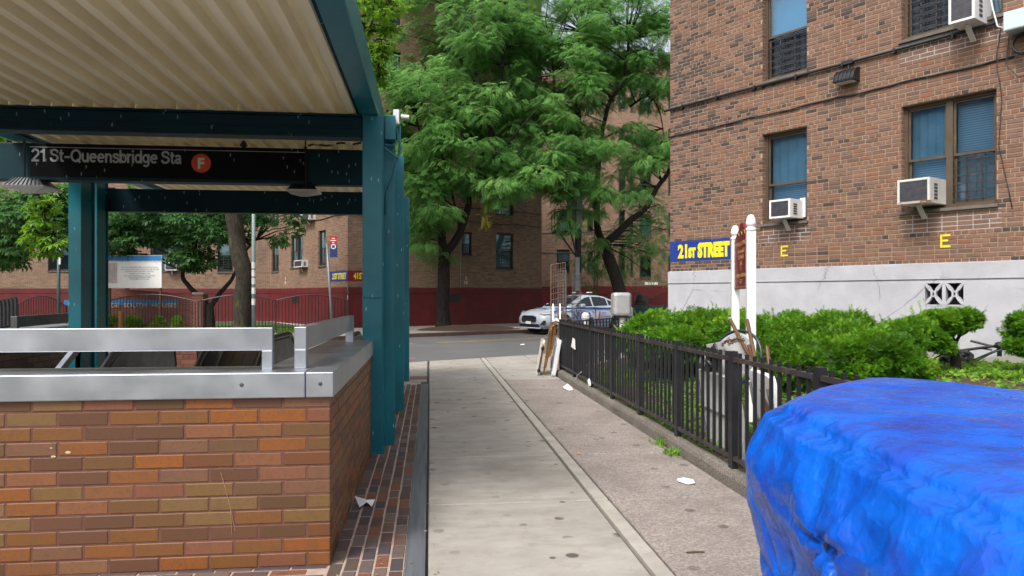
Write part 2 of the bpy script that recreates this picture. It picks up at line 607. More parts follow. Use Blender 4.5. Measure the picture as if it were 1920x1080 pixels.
M['bronze'] = pm('bronze_window_frame', (0.095, 0.068, 0.045), 0.5, 0.2, 0.2, 5, 0.1, 60, c2=(0.2, 0.13, 0.05), c2s=4, c2t=(0.6, 0.85))
M['sill'] = pm('stone_sill', (0.13, 0.11, 0.095), 0.8, 0, 0.25, 8, 0.4, 60)
M['pane'] = glass_mat('window_pane', (0.62, 0.79, 0.92), 0.16, 0.02, 0.75)
M['clear_pane'] = glass_mat('clear_window_pane', (0.8, 0.85, 0.9), 0.015, 0.03, 0.35)
M['dark_pane'] = glass_mat('far_window_pane', (0.55, 0.7, 0.75), 0.14, 0.03)
M['blind'] = None
t = NT('blue_white_blind')
wv = t.node('ShaderNodeTexWave', wave_type='BANDS', bands_direction='Z')
wv.inputs['Scale'].default_value = 9
wv.inputs['Distortion'].default_value = 0.3
t.l.new(t.coord('Object'), wv.inputs['Vector'])
M['blind'] = t.fin(t.mix(wv.outputs[0], (0.26, 0.40, 0.50), (0.58, 0.72, 0.80)), 0.7)
M['curtain'] = pm('sky_blue_curtain', (0.40, 0.62, 0.74), 0.8, 0, 0.45, 1.1, 0)
M['pale_curtain'] = pm('pale_curtain', (0.48, 0.52, 0.52), 0.8, 0, 0.2, 3, 0)
M['black_sheet'] = pm('black_plastic_sheet', (0.022, 0.022, 0.025), 0.7, 0, 0.4, 3, 0, 4)
M['interior'] = pm('dim_room', (0.035, 0.035, 0.035), 0.9, 0, 0.3)
M['grille'] = pm('condenser_fins', (0.10, 0.10, 0.115), 0.5, 0.5, 0.3, 12, 0.3, 60)
M['rust'] = pm('rusty_steel', (0.20, 0.075, 0.02), 0.8, 0, 0.4, 10, 0.4, 60)
M['green_post'] = pm('dark_green_post', (0.02, 0.075, 0.065), 0.45, 0, 0.2)
M['asphalt'] = pm('road_asphalt', (0.095, 0.096, 0.10), 0.9, 0, 0.25, 0.7, 0.9, 140, c2=(0.13, 0.125, 0.12), c2s=60, c2t=(0.5, 0.62))
M['yellow_line'] = pm('road_yellow', (0.45, 0.28, 0.05), 0.8, 0, 0.25, 6, 0.2, 90, c2=(0.1, 0.1, 0.1), c2s=12, c2t=(0.5, 0.65))
M['soil'] = pm('brown_soil', (0.075, 0.045, 0.03), 0.95, 0, 0.35, 7, 1.0, 45, c2=(0.14, 0.10, 0.07), c2s=30, c2t=(0.56, 0.66), bd=0.02)
M['lawn'] = pm('lawn_ground', (0.045, 0.075, 0.02), 0.95, 0, 0.4, 5, 1.0, 60, bd=0.02)
M['wood'] = pm('brown_wood', (0.10, 0.05, 0.022), 0.6, 0, 0.3, 6, 0.2, 40)
M['brass'] = pm('golden_brown_metal', (0.26, 0.12, 0.03), 0.45, 0.4, 0.4, 12, 0.2, 40, c2=(0.05, 0.025, 0.015), c2s=20, c2t=(0.55, 0.7))
M['chain'] = pm('chain_metal', (0.34, 0.25, 0.17), 0.35, 0.8, 0.2)
M['bag'] = pm('black_bag_plastic', (0.01, 0.01, 0.012), 0.25, 0, 0.3, 4, 0.8, 12, bd=0.03)
M['amber'] = pm('amber_reflector', (0.75, 0.33, 0.01), 0.25, 0, 0.1)
M['car_white'] = pm('car_white_paint', (0.40, 0.44, 0.50), 0.22, 0, 0.03, 2, 0)
M['car_glass'] = pm('car_dark_glass', (0.015, 0.02, 0.024), 0.06, 0, 0.1, 2, 0)
M['car_blue'] = pm('car_blue_stripe', (0.012, 0.075, 0.42), 0.3, 0, 0.05, 2, 0)
M['lamp_lens'] = pm('headlight_lens', (0.55, 0.56, 0.56), 0.1, 0.3, 0.3, 20, 0)
M['red_plastic'] = pm('red_plastic', (0.5, 0.012, 0.015), 0.35, 0, 0.1)
M['navy'] = pm('navy_blue_sign', (0.01, 0.022, 0.13), 0.45, 0, 0.15)
M['sky_blue'] = pm('sky_blue_panel', (0.03, 0.17, 0.42), 0.5, 0, 0.1)
M['tan_text'] = pm('tan_letters', (0.48, 0.40, 0.25), 0.6, 0, 0.1)
M['pale_box'] = pm('pale_blue_box', (0.52, 0.62, 0.70), 0.45, 0, 0.04)
M['cable'] = pm('black_cable', (0.018, 0.018, 0.022), 0.5, 0, 0.3)
M['steelgrey_text'] = pm('grey_print', (0.30, 0.31, 0.33), 0.7, 0, 0.1)


def on_y(u, v, Y):
    r = -(u - 960) / FOC * SN + CS
    return cw(u, Y / r, v)


def on_x(u, v, X):
    r = (u - 960) / FOC * CS + SN
    return cw(u, X / r, v)


def on_z(u, v, z=0.0):
    d = FOC * (CAM_H - z) / (v - 553)
    p = cw(u, d)
    return Vector((p[0], p[1], z))


def chamfer_brick(lx, ly, lz, c=0.004):
    """brick centred on x and z, its face at y=0 looking along -y, body behind it"""
    a, b = lx / 2, lz / 2
    mb = MB()
    vs = [(-a, ly, -b), (a, ly, -b), (a, ly, b), (-a, ly, b),
          (-a, c, -b), (a, c, -b), (a, c, b), (-a, c, b),
          (-a + c, 0, -b + c), (a - c, 0, -b + c), (a - c, 0, b - c), (-a + c, 0, b - c)]
    fs = []
    for i in range(4):
        j = (i + 1) % 4
        fs.append((i, j, 4 + j, 4 + i))
        fs.append((4 + i, 4 + j, 8 + j, 8 + i))
    fs.append((8, 9, 10, 11))
    mb.add(vs, fs)
    return mb


_bm = {}


def brick_mesh(lx, ly, lz, mat, c=0.004):
    k = (round(lx, 3), round(ly, 3), round(lz, 3), mat.name)
    if k not in _bm:
        me = chamfer_brick(lx, ly, lz, c).mesh('brick')
        me.materials.append(mat)
        _bm[k] = me
    return _bm[k]


# ------------------------------------------------------------------ ground, road, pavements
BV = Vector((math.sin(R(60)), math.cos(R(60)), 0))       # the street's direction
NV = Vector((-0.5, 0.8660254, 0))                         # across the street, away from the camera
RN = Vector((-0.60, 16.58, 0))                            # near road edge
RF = Vector((-0.96, 26.6, 0))                             # far kerb

WELL = (-5.0, -0.93, 4.56, 11.4)
mb = MB()
for a, b, c, d in rects(-1500, 1500, -60, 3000, [WELL]):
    mb.add([(a, c, -0.035), (b, c, -0.035), (b, d, -0.035), (a, d, -0.035)], [(0, 1, 2, 3)])
tag(mb.build('ground', pm('dark_ground', (0.075, 0.066, 0.058), 0.95, 0, 0.3, 2, 0.3)), kind='structure')

t = NT('brushed_sidewalk_concrete')
g = t.node('ShaderNodeNewGeometry').outputs['Position']
mp = t.node('ShaderNodeMapping')
mp.inputs['Scale'].default_value = (1.1, 2.2, 1)
t.l.new(g, mp.inputs[0])
streak = t.noise(mp.outputs[0], 2.2, 8, 0.65)
col = t.ramp(streak, [(0.28, (0.26, 0.237, 0.207)), (0.5, (0.365, 0.338, 0.298)), (0.72, (0.44, 0.414, 0.375))])
orr = t.node('ShaderNodeObjectInfo').outputs['Random']
col = t.mix(t.math('MULTIPLY', orr, 0.35), col, (0.345, 0.335, 0.325))
col = t.mix(t.ramp(t.noise(g, 0.9, 5, 0.6), [(0.4, 0.0), (0.75, 0.5)]), col, (0.20, 0.178, 0.15))
col = t.mix(t.ramp(t.noise(g, 5.5, 7, 0.7), [(0.52, 0.0), (0.72, 0.55)]), col, (0.22, 0.195, 0.165))
vo = t.node('ShaderNodeTexVoronoi', voronoi_dimensions='2D')
vo.inputs['Scale'].default_value = 2.6
t.l.new(g, vo.inputs['Vector'])
sg_ = t.node('ShaderNodeSeparateColor')
t.l.new(vo.outputs['Color'], sg_.inputs[0])
gum = t.ramp(t.math('ADD', t.math('ADD', vo.outputs['Distance'], t.math('MULTIPLY', sg_.outputs[0], 0.07)), t.math('MULTIPLY', t.noise(g, 30, 2), 0.035)), [(0.115, 1.0), (0.135, 0.0)])
gum = t.math('MULTIPLY', gum, t.ramp(sg_.outputs[1], [(0.2, 0.25), (0.8, 1.0)]))
gum = t.math('MULTIPLY', gum, t.ramp(t.noise(g, 2.1, 2), [(0.42, 0.0), (0.48, 0.9)]))
col = t.mix(gum, col, (0.06, 0.055, 0.05))
col = t.mix(t.math('MULTIPLY', t.ramp(t.noise(g, 260, 3, 0.7), [(0.45, 0.0), (0.7, 1.0)]), 0.4), col, (0.17, 0.155, 0.13))
M['walk'] = t.fin(col, 0.85, 0, t.bump(t.math('ADD', t.noise(g, 200, 4), streak), 0.35, 0.004), 0.3)

t = NT('exposed_aggregate')
g = t.node('ShaderNodeNewGeometry').outputs['Position']
vs_ = t.node('ShaderNodeTexVoronoi', voronoi_dimensions='2D')
vs_.inputs['Scale'].default_value = 75
t.l.new(g, vs_.inputs['Vector'])
sx_ = t.node('ShaderNodeSeparateColor')
t.l.new(vs_.outputs['Color'], sx_.inputs[0])
col = t.ramp(sx_.outputs[0], [(0.0, (0.16, 0.132, 0.12)), (0.22, (0.235, 0.20, 0.182)), (0.55, (0.285, 0.245, 0.224)), (0.82, (0.335, 0.292, 0.27)), (1.0, (0.44, 0.39, 0.36))])
col = t.mix(0.3, col, t.ramp(t.noise(g, 130, 3, 0.7), [(0.35, (0.14, 0.12, 0.11)), (0.65, (0.40, 0.36, 0.33))]))
col = t.mix(t.ramp(t.noise(g, 1.4, 6, 0.6), [(0.42, 0.0), (0.72, 0.6)]), col, (0.15, 0.125, 0.108))
vo = t.node('ShaderNodeTexVoronoi', voronoi_dimensions='2D')
vo.inputs['Scale'].default_value = 2.3
t.l.new(g, vo.inputs['Vector'])
gum = t.math('MULTIPLY', t.ramp(t.math('ADD', vo.outputs['Distance'], t.math('MULTIPLY', t.noise(g, 25, 2), 0.04)), [(0.09, 0.8), (0.12, 0.0)]), t.ramp(t.noise(g, 1.1, 2), [(0.48, 0.0), (0.55, 0.8)]))
col = t.mix(gum, col, (0.06, 0.052, 0.05))
M['aggregate'] = t.fin(col, 0.9, 0, t.bump(t.noise(g, 160, 3, 0.7), 0.2, 0.003), 0.3)
M['band'] = pm('pale_edge_concrete', (0.355, 0.33, 0.292), 0.85, 0, 0.2, 5, 0.3, 120, c2=(0.28, 0.255, 0.22), c2s=9, c2t=(0.55, 0.75), coord='Object')

side = tag(thing('sidewalk', None, None, (0, 0, 0)), kind='structure')


def slab(poly, mat, z1=0.0, z0=-0.032, name='slab', parent=side, c=0.012):
    if len(poly) < 3: return
    cx = sum(p[0] for p in poly) / len(poly)
    cy = sum(p[1] for p in poly) / len(poly)
    n = len(poly)
    ins = []
    for p in poly:
        d = Vector((cx - p[0], cy - p[1]))
        if d.length > 0: d = d.normalized() * c
        ins.append((p[0] + d.x, p[1] + d.y))
    mb = MB()
    mb.add([(x, y, z0) for x, y in poly] + [(x, y, z1 - 0.008) for x, y in poly] + [(x, y, z1) for x, y in ins],
           [(i, (i + 1) % n, n + (i + 1) % n, n + i) for i in range(n)] +
           [(n + i, n + (i + 1) % n, 2 * n + (i + 1) % n, 2 * n + i) for i in range(n)] + [tuple(2 * n + i for i in range(n))])
    return mb.build(name, mat, parent)


def road_clip(poly): return clip(poly, (RN.x, RN.y), (-NV.x, -NV.y))


G = 0.011
ys = [0.67 + 1.55 * k for k in range(0, 15)]
for y0, y1 in zip(ys, ys[1:]):
    far = y0 > 13.0
    q = lambda x0, x1: road_clip([(x0 + G, y0 + G), (x1 - G, y0 + G), (x1 - G, y1 - G), (x0 + G, y1 - G)])
    slab(q(-0.02, 1.19), M['walk'])
    slab(q(1.19, 1.31), M['band'])
    slab(q(1.31, 2.33), M['walk'] if far else M['aggregate'])
    if y0 > 12.8:
        for x0 in np.arange(-12.6, -0.3, 1.57): slab(q(x0, min(x0 + 1.57, -0.02)), M['walk'])
        for x0 in np.arange(2.33, 9.0, 1.57): slab(q(x0, x0 + 1.57), M['walk'])
mb = MB()
mb.box(-14, -5.45, 1.0, 13.0, -0.03, -0.002)
mb.box(-5.44, -0.15, 11.62, 13.0, -0.03, -0.002)
mb.build('slab', M['walk'], side)
mb = MB()
mb.box(-14, -0.58, 0.7, 3.74, -0.03, -0.002)
mb.build('slab', M['walk'], side)


def strip(p, q, off0, off1, z, name, mat, kind='structure'):
    """a flat band along the street between two distances across it"""
    a, b = p + NV * off0, p + NV * off1
    mb = MB()
    e = BV * q
    mb.add([a - e + Vector((0, 0, z)), a + e + Vector((0, 0, z)), b + e + Vector((0, 0, z)), b - e + Vector((0, 0, z))], [(0, 1, 2, 3)])
    o = mb.build(name, mat)
    if kind: tag(o, kind=kind)
    return o


rw = (RF - RN).dot(NV)
strip(RN, 160, 0.0, rw - 0.14, -0.012, 'road', M['asphalt'])
# centre line, worn, in dashes of what is left of it
mid = RN + NV * (rw * 0.62)
road_marks = MB()
for a, b in ((-16, -4.5), (1.6, 3.4), (4.2, 9.5), (11, 30)):
    p, q = mid + BV * a, mid + BV * b
    for s_ in (0.0, 0.24):
        o_ = NV * s_
        w_ = NV * 0.1
        z_ = Vector((0, 0, -0.008))
        road_marks.add([p + o_ + z_, q + o_ + z_, q + o_ + w_ + z_, p + o_ + w_ + z_], [(0, 1, 2, 3)])
tag(road_marks.build('road_marking', M['yellow_line']), kind='structure')
M['orange_mark'] = pm('orange_spray', (0.55, 0.16, 0.06), 0.8, 0, 0.2, 20, 0, c2=(0.1, 0.1, 0.1), c2s=14, c2t=(0.5, 0.6))
mb = MB()
a = on_z(758, 673.5, -0.008)
b = on_z(779, 671.5, -0.008)
dd = (b - a).normalized()
pp = Vector((-dd.y, dd.x, 0)) * 0.03
mb.add([a - pp, b - pp, b + pp, a + pp], [(0, 1, 2, 3)])
tag(mb.build('road_marking', M['orange_mark']), kind='structure')
# far kerb and far pavement
kb = tag(thing('kerb', None, None, (RF.x, RF.y, 0)), kind='structure')
M['kerb_steel'] = pm('rust_brown_kerb', (0.10, 0.055, 0.045), 0.8, 0, 0.3, 3, 0.4, 50)
for k in range(-16, 34):
    p = RF + BV * (k * 1.2)
    mb = MB()
    mb.bar(p + Vector((0, 0, 0.04)), p + BV * 1.19 + Vector((0, 0, 0.04)), 0.14, 0.16)
    mb.build('kerb_stone', M['kerb_steel'], kb, bevel=0.012)
strip(RF, 160, 0.07, 60, 0.112, 'far_sidewalk', M['walk'])

# the paved strip along the entrance wall
pal_pav = [(0.10, 0.062, 0.055), (0.075, 0.052, 0.055), (0.13, 0.075, 0.055), (0.085, 0.06, 0.048), (0.17, 0.07, 0.04), (0.115, 0.085, 0.075), (0.065, 0.05, 0.055), (0.14, 0.10, 0.08), (0.09, 0.05, 0.042)]
M['paver'] = brick_mat('dark_paver', pal_pav, 'object', 0.25, 0.7, (0.03, 0.025, 0.025), 0.35, 0.4)
M['paver_joint'] = pm('paver_joint', (0.36, 0.27, 0.23), 0.95, 0, 0.2, 14, 0.6, 120)
pv = tag(thing('brick_paving', None, None, (-0.35, 4, 0)), kind='structure')
mb = MB()
mb.box(-0.56, -0.142, 3.4, 12.62, -0.031, -0.003)
mb.box(-4.2, -0.561, 3.75, 4.195, -0.031, -0.003)
mb.build('joint_bed', M['paver_joint'], pv)
pm_mesh = brick_mesh(0.072, 0.03, 0.190, M['paver'], 0.004)
npv = 0
for c in range(5):
    y = 3.42 + [0.0, 0.07, 0.03, 0.11, 0.05][c]
    x = -0.558 + 0.0835 * (c + 0.5)
    while y < 12.4:
        o = link('paver', pm_mesh, pv, (x + 0.35 + rnd.uniform(-0.002, 0.002), y + 0.1 - 4, 0.001 + rnd.uniform(-0.002, 0.002)), (R(-90), 0, 0))
        y += 0.2 + rnd.uniform(0, 0.006)
        npv += 1
pm_h = brick_mesh(0.19, 0.03, 0.072, M['paver'], 0.004)
for r_ in range(3):
    x = -0.66 - 0.1 * (r_ % 2)
    while x > -4.0:
        link('paver', pm_h, pv, (x + 0.35, 3.83 + 0.0835 * r_ - 4 + 0.2, 0.001 + rnd.uniform(-0.002, 0.002)), (R(-90), 0, 0))
        x -= 0.2
M['edging'] = None
t = NT('bluestone_edging')
g = t.node('ShaderNodeNewGeometry').outputs['Position']
mp = t.node('ShaderNodeMapping')
mp.inputs['Scale'].default_value = (30, 0.8, 1)
t.l.new(g, mp.inputs[0])
n1 = t.noise(mp.outputs[0], 1.4, 6)
M['edging'] = t.fin(t.ramp(n1, [(0.3, (0.075, 0.082, 0.095)), (0.7, (0.16, 0.17, 0.19))]), 0.5, 0.1, t.bump(n1, 0.2, 0.003))
for y0, y1 in ((0.7, 4.6), (4.606, 7.7), (7.706, 10.4), (10.406, 12.6)):
    mb = MB()
    mb.box(-0.139, -0.026, y0, y1, -0.031, 0.003)
    mb.build('edging_strip', M['edging'], pv)
mb = MB()
mb.box(-0.36, -0.05, 13.25, 13.75, -0.02, 0.005)
tag(mb.build('utility_cover', pm('red_brown_cover', (0.16, 0.085, 0.07), 0.8, 0, 0.2, 10, 0.3)), 'small reddish brown cover plate set flush in the pale concrete walk', 'cover plate')

# near kerb under the garden fence
gk = tag(thing('kerb', None, None, (2.41, 8, 0)), kind='structure')
t = NT('rough_aggregate_kerb')
g = t.node('ShaderNodeNewGeometry').outputs['Position']
n1 = t.noise(g, 75, 4, 0.75)
M['rough_kerb'] = t.fin(t.mix(t.ramp(t.noise(g, 2, 4), [(0.4, 0), (0.7, 0.6)]), t.ramp(n1, [(0.38, (0.07, 0.06, 0.052)), (0.52, (0.2, 0.175, 0.15)), (0.66, (0.36, 0.33, 0.29))]), (0.1, 0.085, 0.07)), 0.95, 0, t.bump(n1, 0.9, 0.012))
for y0 in np.arange(1.2, 13.5, 2.48):
    y1 = min(y0 + 2.474, 13.75)
    mb = MB()
    n = 16
    prof = [(2.332, -0.03), (2.336, 0.075), (2.352, 0.105), (2.385, 0.118), (2.47, 0.118), (2.47, -0.03)]
    vs, fs = [], []
    for i in range(n + 1):
        y = y0 + (y1 - y0) * i / n
        for x, z in prof:
            w_ = noise.noise(Vector((x * 3, y * 2.2, z * 9))) * 0.009
            vs.append((x + w_, y, z + (w_ if z > 0 else 0)))
    k = len(prof)
    for i in range(n):
        for j in range(k):
            j2 = (j + 1) % k
            fs.append((i * k + j, (i + 1) * k + j, (i + 1) * k + j2, i * k + j2))
    fs += [tuple(range(k)), tuple(n * k + j for j in range(k - 1, -1, -1))]
    mb.add(vs, fs)
    mb.build('kerb_stone', M['rough_kerb'], gk)

# the garden bed, rising to the building
def garden_z(x, y):
    t_ = min(1, max(0, (x - 2.55) / 2.3))
    z = 0.09 + 0.42 * t_ * t_ * (3 - 2 * t_)
    return z + 0.03 * noise.noise(Vector((x * 1.3, y * 1.3, 0)))


mb = MB()
nx, ny = 60, 80
vs = []
for j in range(ny + 1):
    for i in range(nx + 1):
        x, y = 2.472 + 6.5 * i / nx, 1.5 + 12.4 * j / ny
        vs.append((x, y, garden_z(x, y)))
mb.add(vs, [(j * (nx + 1) + i, j * (nx + 1) + i + 1, (j + 1) * (nx + 1) + i + 1, (j + 1) * (nx + 1) + i) for j in range(ny) for i in range(nx)])
tag(mb.build('garden_soil', M['soil'], smooth=True), kind='structure')

# ------------------------------------------------------------------ the subway entrance: walls, coping, rails
pal_front = [(0.25, 0.100, 0.036), (0.21, 0.082, 0.016), (0.155, 0.078, 0.024), (0.27, 0.105, 0.046), (0.105, 0.048, 0.026), (0.30, 0.092, 0.014),
             (0.20, 0.118, 0.034), (0.26, 0.135, 0.062), (0.13, 0.054, 0.034), (0.20, 0.098, 0.056), (0.17, 0.058, 0.02), (0.205, 0.128, 0.045),
             (0.33, 0.098, 0.010), (0.14, 0.080, 0.038), (0.25, 0.100, 0.055), (0.092, 0.050, 0.024), (0.23, 0.082, 0.042), (0.27, 0.092, 0.02), (0.22, 0.090, 0.022)]
_mean = tuple(sum(c[i] for c in pal_front) / len(pal_front) for i in range(3))
pal_front = [tuple((c[i] * 0.72 + _mean[i] * 0.28) * (0.76, 0.76, 0.80)[i] for i in range(3)) for c in pal_front]
M['front_brick'] = brick_mat('tan_glazed_brick', pal_front, 'object', 0.45, 0.5, (0.07, 0.04, 0.025), 0.3, 0.35)
M['inner_brick'] = brick_mat('stair_wall_brick', [(0.16, 0.085, 0.06), (0.13, 0.07, 0.05), (0.19, 0.10, 0.06), (0.11, 0.06, 0.045)], 'object', 0.3, 0.6)
ew = thing('entrance_wall', 'tan and orange brick parapet wall of the stair entrance under the canopy', 'wall', (-0.55, 4.2, 0))
mb = MB()
mb.box(-6.2, -0.553, 4.203, 4.553, -0.03, 0.955)
mb.box(-0.927, -0.553, 4.553, 7.09, -0.03, 0.955)
mb.build('mortar_core', M['mortar_red'], ew)
BH = 0.0795
for r_ in range(12):
    z = BH * (r_ + 0.5)
    # front face
    x = -0.55
    first = True
    while x > -3.7:
        L = 0.25
        dp = 0.06
        if first and r_ % 2 == 0: L, dp = 0.12, 0.12
        first = False
        o = link('brick', brick_mesh(L, dp, BH - 0.0085, M['front_brick']), ew, (x - L / 2 + 0.55, rnd.uniform(-0.0015, 0.0015), z), (0, rnd.uniform(-0.002, 0.002), 0))
        x -= L + 0.01
    # right face
    y = 4.2 + (0.0 if r_ % 2 == 0 else 0.0)
    first = True
    while y < 7.06:
        L = 0.25
        if first:
            y += 0.128 if r_ % 2 == 0 else 0.068
            L = 0.25 if r_ % 2 == 0 else 0.185
        first = False
        L = min(L, 7.085 - y)
        if L < 0.04: break
        o = link('brick', brick_mesh(L, 0.06, BH - 0.0085, M['front_brick']), ew, (rnd.uniform(-0.0015, 0.0015), y + L / 2 - 4.2, z), (0, 0, R(90)))
        y += L + 0.01
# a pale scratch and some flecks of paint on the front face
mb = MB()
sc_pts = [(414, 886), (418, 900), (424, 922), (432, 952), (436, 970), (441, 996)]
for (u0, v0), (u1, v1) in zip(sc_pts, sc_pts[1:]):
    mb.bar(on_y(u0, v0, 4.1985), on_y(u1, v1, 4.1985), 0.0035, 0.002, (0, 1, 0))
for (u0, v0), (u1, v1) in (((432, 952), (435, 1003)),):
    mb.bar(on_y(u0, v0, 4.1982), on_y(u1, v1, 4.1982), 0.003, 0.002, (0, 1, 0))
mb.build('scratch', pm('pale_scratch', (0.26, 0.15, 0.085), 0.8, 0, 0.2, 20, 0), ew)
for u, v, r_ in ((100, 856, 0.012), (127, 848, 0.015), (96, 840, 0.007)):
    p = on_y(u, v, 4.1985)
    mb = MB()
    mb.add([p + Vector((r_ * math.cos(a) * rnd.uniform(0.8, 1.3), 0, 0.5 * r_ * math.sin(a))) for a in [k * 0.785 for k in range(8)]], [tuple(range(8))])
    mb.build('paint_fleck', M['tan_text'], ew)
# coping of stainless sheet, in lengths
def coping(nm, x0, x1, y0, y1, par, z0=0.935, z1=1.075):
    mb = MB()
    mb.box(x0, x1, y0, y1, z0, z1)
    return mb.build(nm, M['steel'], par, bevel=0.006)
coping('coping_panel', -6.2, -3.301, 4.178, 4.575, ew)
coping('coping_panel', -3.298, -0.682, 4.178, 4.575, ew)
coping('coping_corner', -0.679, -0.528, 4.176, 4.575, ew)
coping('coping_panel', -0.945, -0.528, 4.578, 5.59, ew)
coping('coping_panel', -0.945, -0.528, 5.596, 6.35, ew)
coping('coping_panel', -0.945, -0.528, 6.356, 7.095, ew)
for x in (-1.02, -0.60):
    mb = MB()
    mb.lathe([(0.0, 0), (0.012, 0), (0.010, 0.004), (0.0, 0.005)], n=10, M=Matrix.Translation((x, 4.178 if x < -0.7 else 4.176, 1.01)) @ Matrix.Rotation(R(90), 4, 'X'))
    mb.build('bolt_head', M['dark_steel'], ew)


def rail(label, pts, w, h, z0, z1, post_ts, mat, name='guard_rail'):
    p, q = Vector((*pts[0], 0)), Vector((*pts[1], 0))
    t_ = thing(name, label, 'handrail', (p.x, p.y, 1.075))
    mb = MB()
    zc = (z0 + z1) / 2
    mb.bar(p + Vector((0, 0, zc)), q + Vector((0, 0, zc)), w, z1 - z0)
    mb.build('top_bar', mat, t_, bevel=0.004)
    d = (q - p).normalized()
    for k in post_ts:
        c = p + d * k
        mb = MB()
        mb.bar(c - d * 0.03 + Vector((0, 0, (1.075 + z0) / 2)), c + d * 0.03 + Vector((0, 0, (1.075 + z0) / 2)), w * 0.98, z0 - 1.0755)
        mb.build('post', mat, t_, bevel=0.004)
    return t_


RZ0, RZ1 = 1.185, 1.315
e0 = on_y(513, 650, 4.36)
rail('long horizontal stainless guard rail on top of the front parapet coping', ((-6.0, 4.36), (e0.x, 4.36)), 0.05, 0, RZ0, RZ1, (1.0, 6.0 + e0.x - 0.031), M['steel'])
s0 = on_y(564, 690, 4.42)
rail('short stainless guard rail running back along the right parapet coping', ((s0.x, 4.40), (s0.x + 0.03, 6.82)), 0.07, 0, RZ0, RZ1, (0.031, 2.38), M['steel'])

# left wall of the stair, seen through the gap under the rail
lw = thing('entrance_wall', 'shaded brick side wall of the stair on the far left', 'wall', (-5.0, 4.6, 0))
mb = MB()
mb.box(-5.4, -5.004, 4.58, 11.6, -3, 0.955)
mb.build('mortar_core', M['mortar_red'], lw)
for r_ in range(5):
    z = 0.955 - BH * (r_ + 0.5)
    y = 5.6 + 0.13 * (r_ % 2)
    while y < 11.5:
        link('brick', brick_mesh(0.25, 0.06, BH - 0.0095, M['inner_brick']), lw, (rnd.uniform(-0.0015, 0.0015), y + 0.125 - 4.6, z), (0, 0, R(90)))
        y += 0.26
coping('coping_panel', -5.42, -4.98, 4.6, 11.6, lw)
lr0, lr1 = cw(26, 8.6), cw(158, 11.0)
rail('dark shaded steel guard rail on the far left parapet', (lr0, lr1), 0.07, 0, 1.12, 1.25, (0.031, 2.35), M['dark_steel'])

# shaft and escalators
sh = tag(thing('stair_shaft', 'dark concrete shaft below the canopy that the escalators run down into', 'stairwell', (-3, 8, -3)), None)
mb = MB()
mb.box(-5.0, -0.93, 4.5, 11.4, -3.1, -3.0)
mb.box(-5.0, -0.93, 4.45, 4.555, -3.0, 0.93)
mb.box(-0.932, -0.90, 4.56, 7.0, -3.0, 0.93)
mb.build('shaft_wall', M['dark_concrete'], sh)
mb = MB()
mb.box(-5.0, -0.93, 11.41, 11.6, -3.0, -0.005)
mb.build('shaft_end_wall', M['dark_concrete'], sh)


def escalator(label, x0, x1):
    e = thing('escalator', label, 'escalator', ((x0 + x1) / 2, 10.5, 0), 0, 'escalators in the stair entrance')
    prof = lambda z: z
    path = [(5.2, -1.75), (8.9, 0.42 + 0.0), (9.4, 0.62), (10.4, 0.64)]
    for x in (x0, x1):
        mb = MB()
        poly = [(5.2, -2.6), (10.3, -0.3), (11.0, -0.3), (11.05, 0.35), (10.9, 0.75), (10.55, 0.92), (9.5, 0.92), (9.0, 0.78), (5.2, -1.42)]
        Mx = Matrix(((0, 1, 0, x - 0.03), (1, 0, 0, 0), (0, 0, 1, 0), (0, 0, 0, 1)))
        mb.prism(poly, Mx, 0.06)
        mb.build('balustrade', M['dark_steel'], e)
        hp = [(x, 5.2, -1.38), (x, 8.95, 0.80), (x, 9.2, 0.91), (x, 9.5, 0.96), (x, 10.5, 0.96)]
        for k in range(1, 9):
            a = R(90 - k * 22)
            hp.append((x, 10.5 + 0.52 * math.cos(a), 0.5 + 0.46 * math.sin(a)))
        mb = MB()
        mb.tube(hp, 0.042, 8)
        mb.build('handrail', M['rubber'], e, smooth=True)
    mb = MB()
    for k in range(14):
        y = 9.6 - 0.36 * k
        z = -0.06 - 0.2 * k
        mb.box(x0 + 0.06, x1 - 0.06, y - 0.36, y, z - 0.2, z)
    mb.build('step', M['dark_steel'], e)
    mb = MB()
    mb.box(x0 + 0.05, x1 - 0.05, 9.62, 11.39, -0.06, 0.0)
    mb.build('landing_plate', M['grey_metal'], e)
    return e


escalator('right escalator beside the parapet with black rubber handrails', -1.95, -1.0)
escalator('middle escalator with black rubber handrails seen under the front rail', -3.62, -2.62)
# sloping steel deck between them
dk = thing('divider_deck', 'sloping brown steel deck panels between the two escalators', 'deck', (-2.25, 8.5, 0))
for i in range(4):
    mb = MB()
    x0 = -2.56 + 0.14 * i
    Mx = Matrix(((0, 1, 0, x0), (1, 0, 0, 0), (0, 0, 1, 0), (0, 0, 0, 1)))
    mb.prism([(5.6, -1.6), (8.3, 0.0), (9.6, 0.70), (9.6, 0.80), (8.3, 0.12), (5.6, -1.45)], Mx, 0.134)
    mb.build('deck_panel', pm('brown_steel_deck', (0.13, 0.115, 0.085), 0.35, 0.6, 0.1, 2, 0) if i == 0 else bpy.data.materials['brown_steel_deck'], dk)
st = thing('stair_handrail', 'bright diagonal steel handrail going down beside the left stair wall', 'handrail', (-4.2, 8.5, 0))
mb = MB()
mb.bar((-4.28, 6.2, -0.9), (-4.28, 9.6, 0.86), 0.06, 0.09)
mb.build('top_bar', M['steel'], st)
mb = MB()
mb.bar((-4.28, 9.6, 0.5), (-4.28, 9.62, 0.5), 0.06, 1.0)
mb.build('post', M['steel'], st)
pr = thing('brick_pier', 'small red brick pier beyond the escalators', 'pier', (-4.0, 11.2, 0))
p0 = cw(362, 11.9)
M['pier_brick'] = brick_mat('pier_brick', [(0.20, 0.075, 0.05), (0.17, 0.06, 0.045), (0.23, 0.095, 0.06)], 'object', 0.3)
mb = MB()
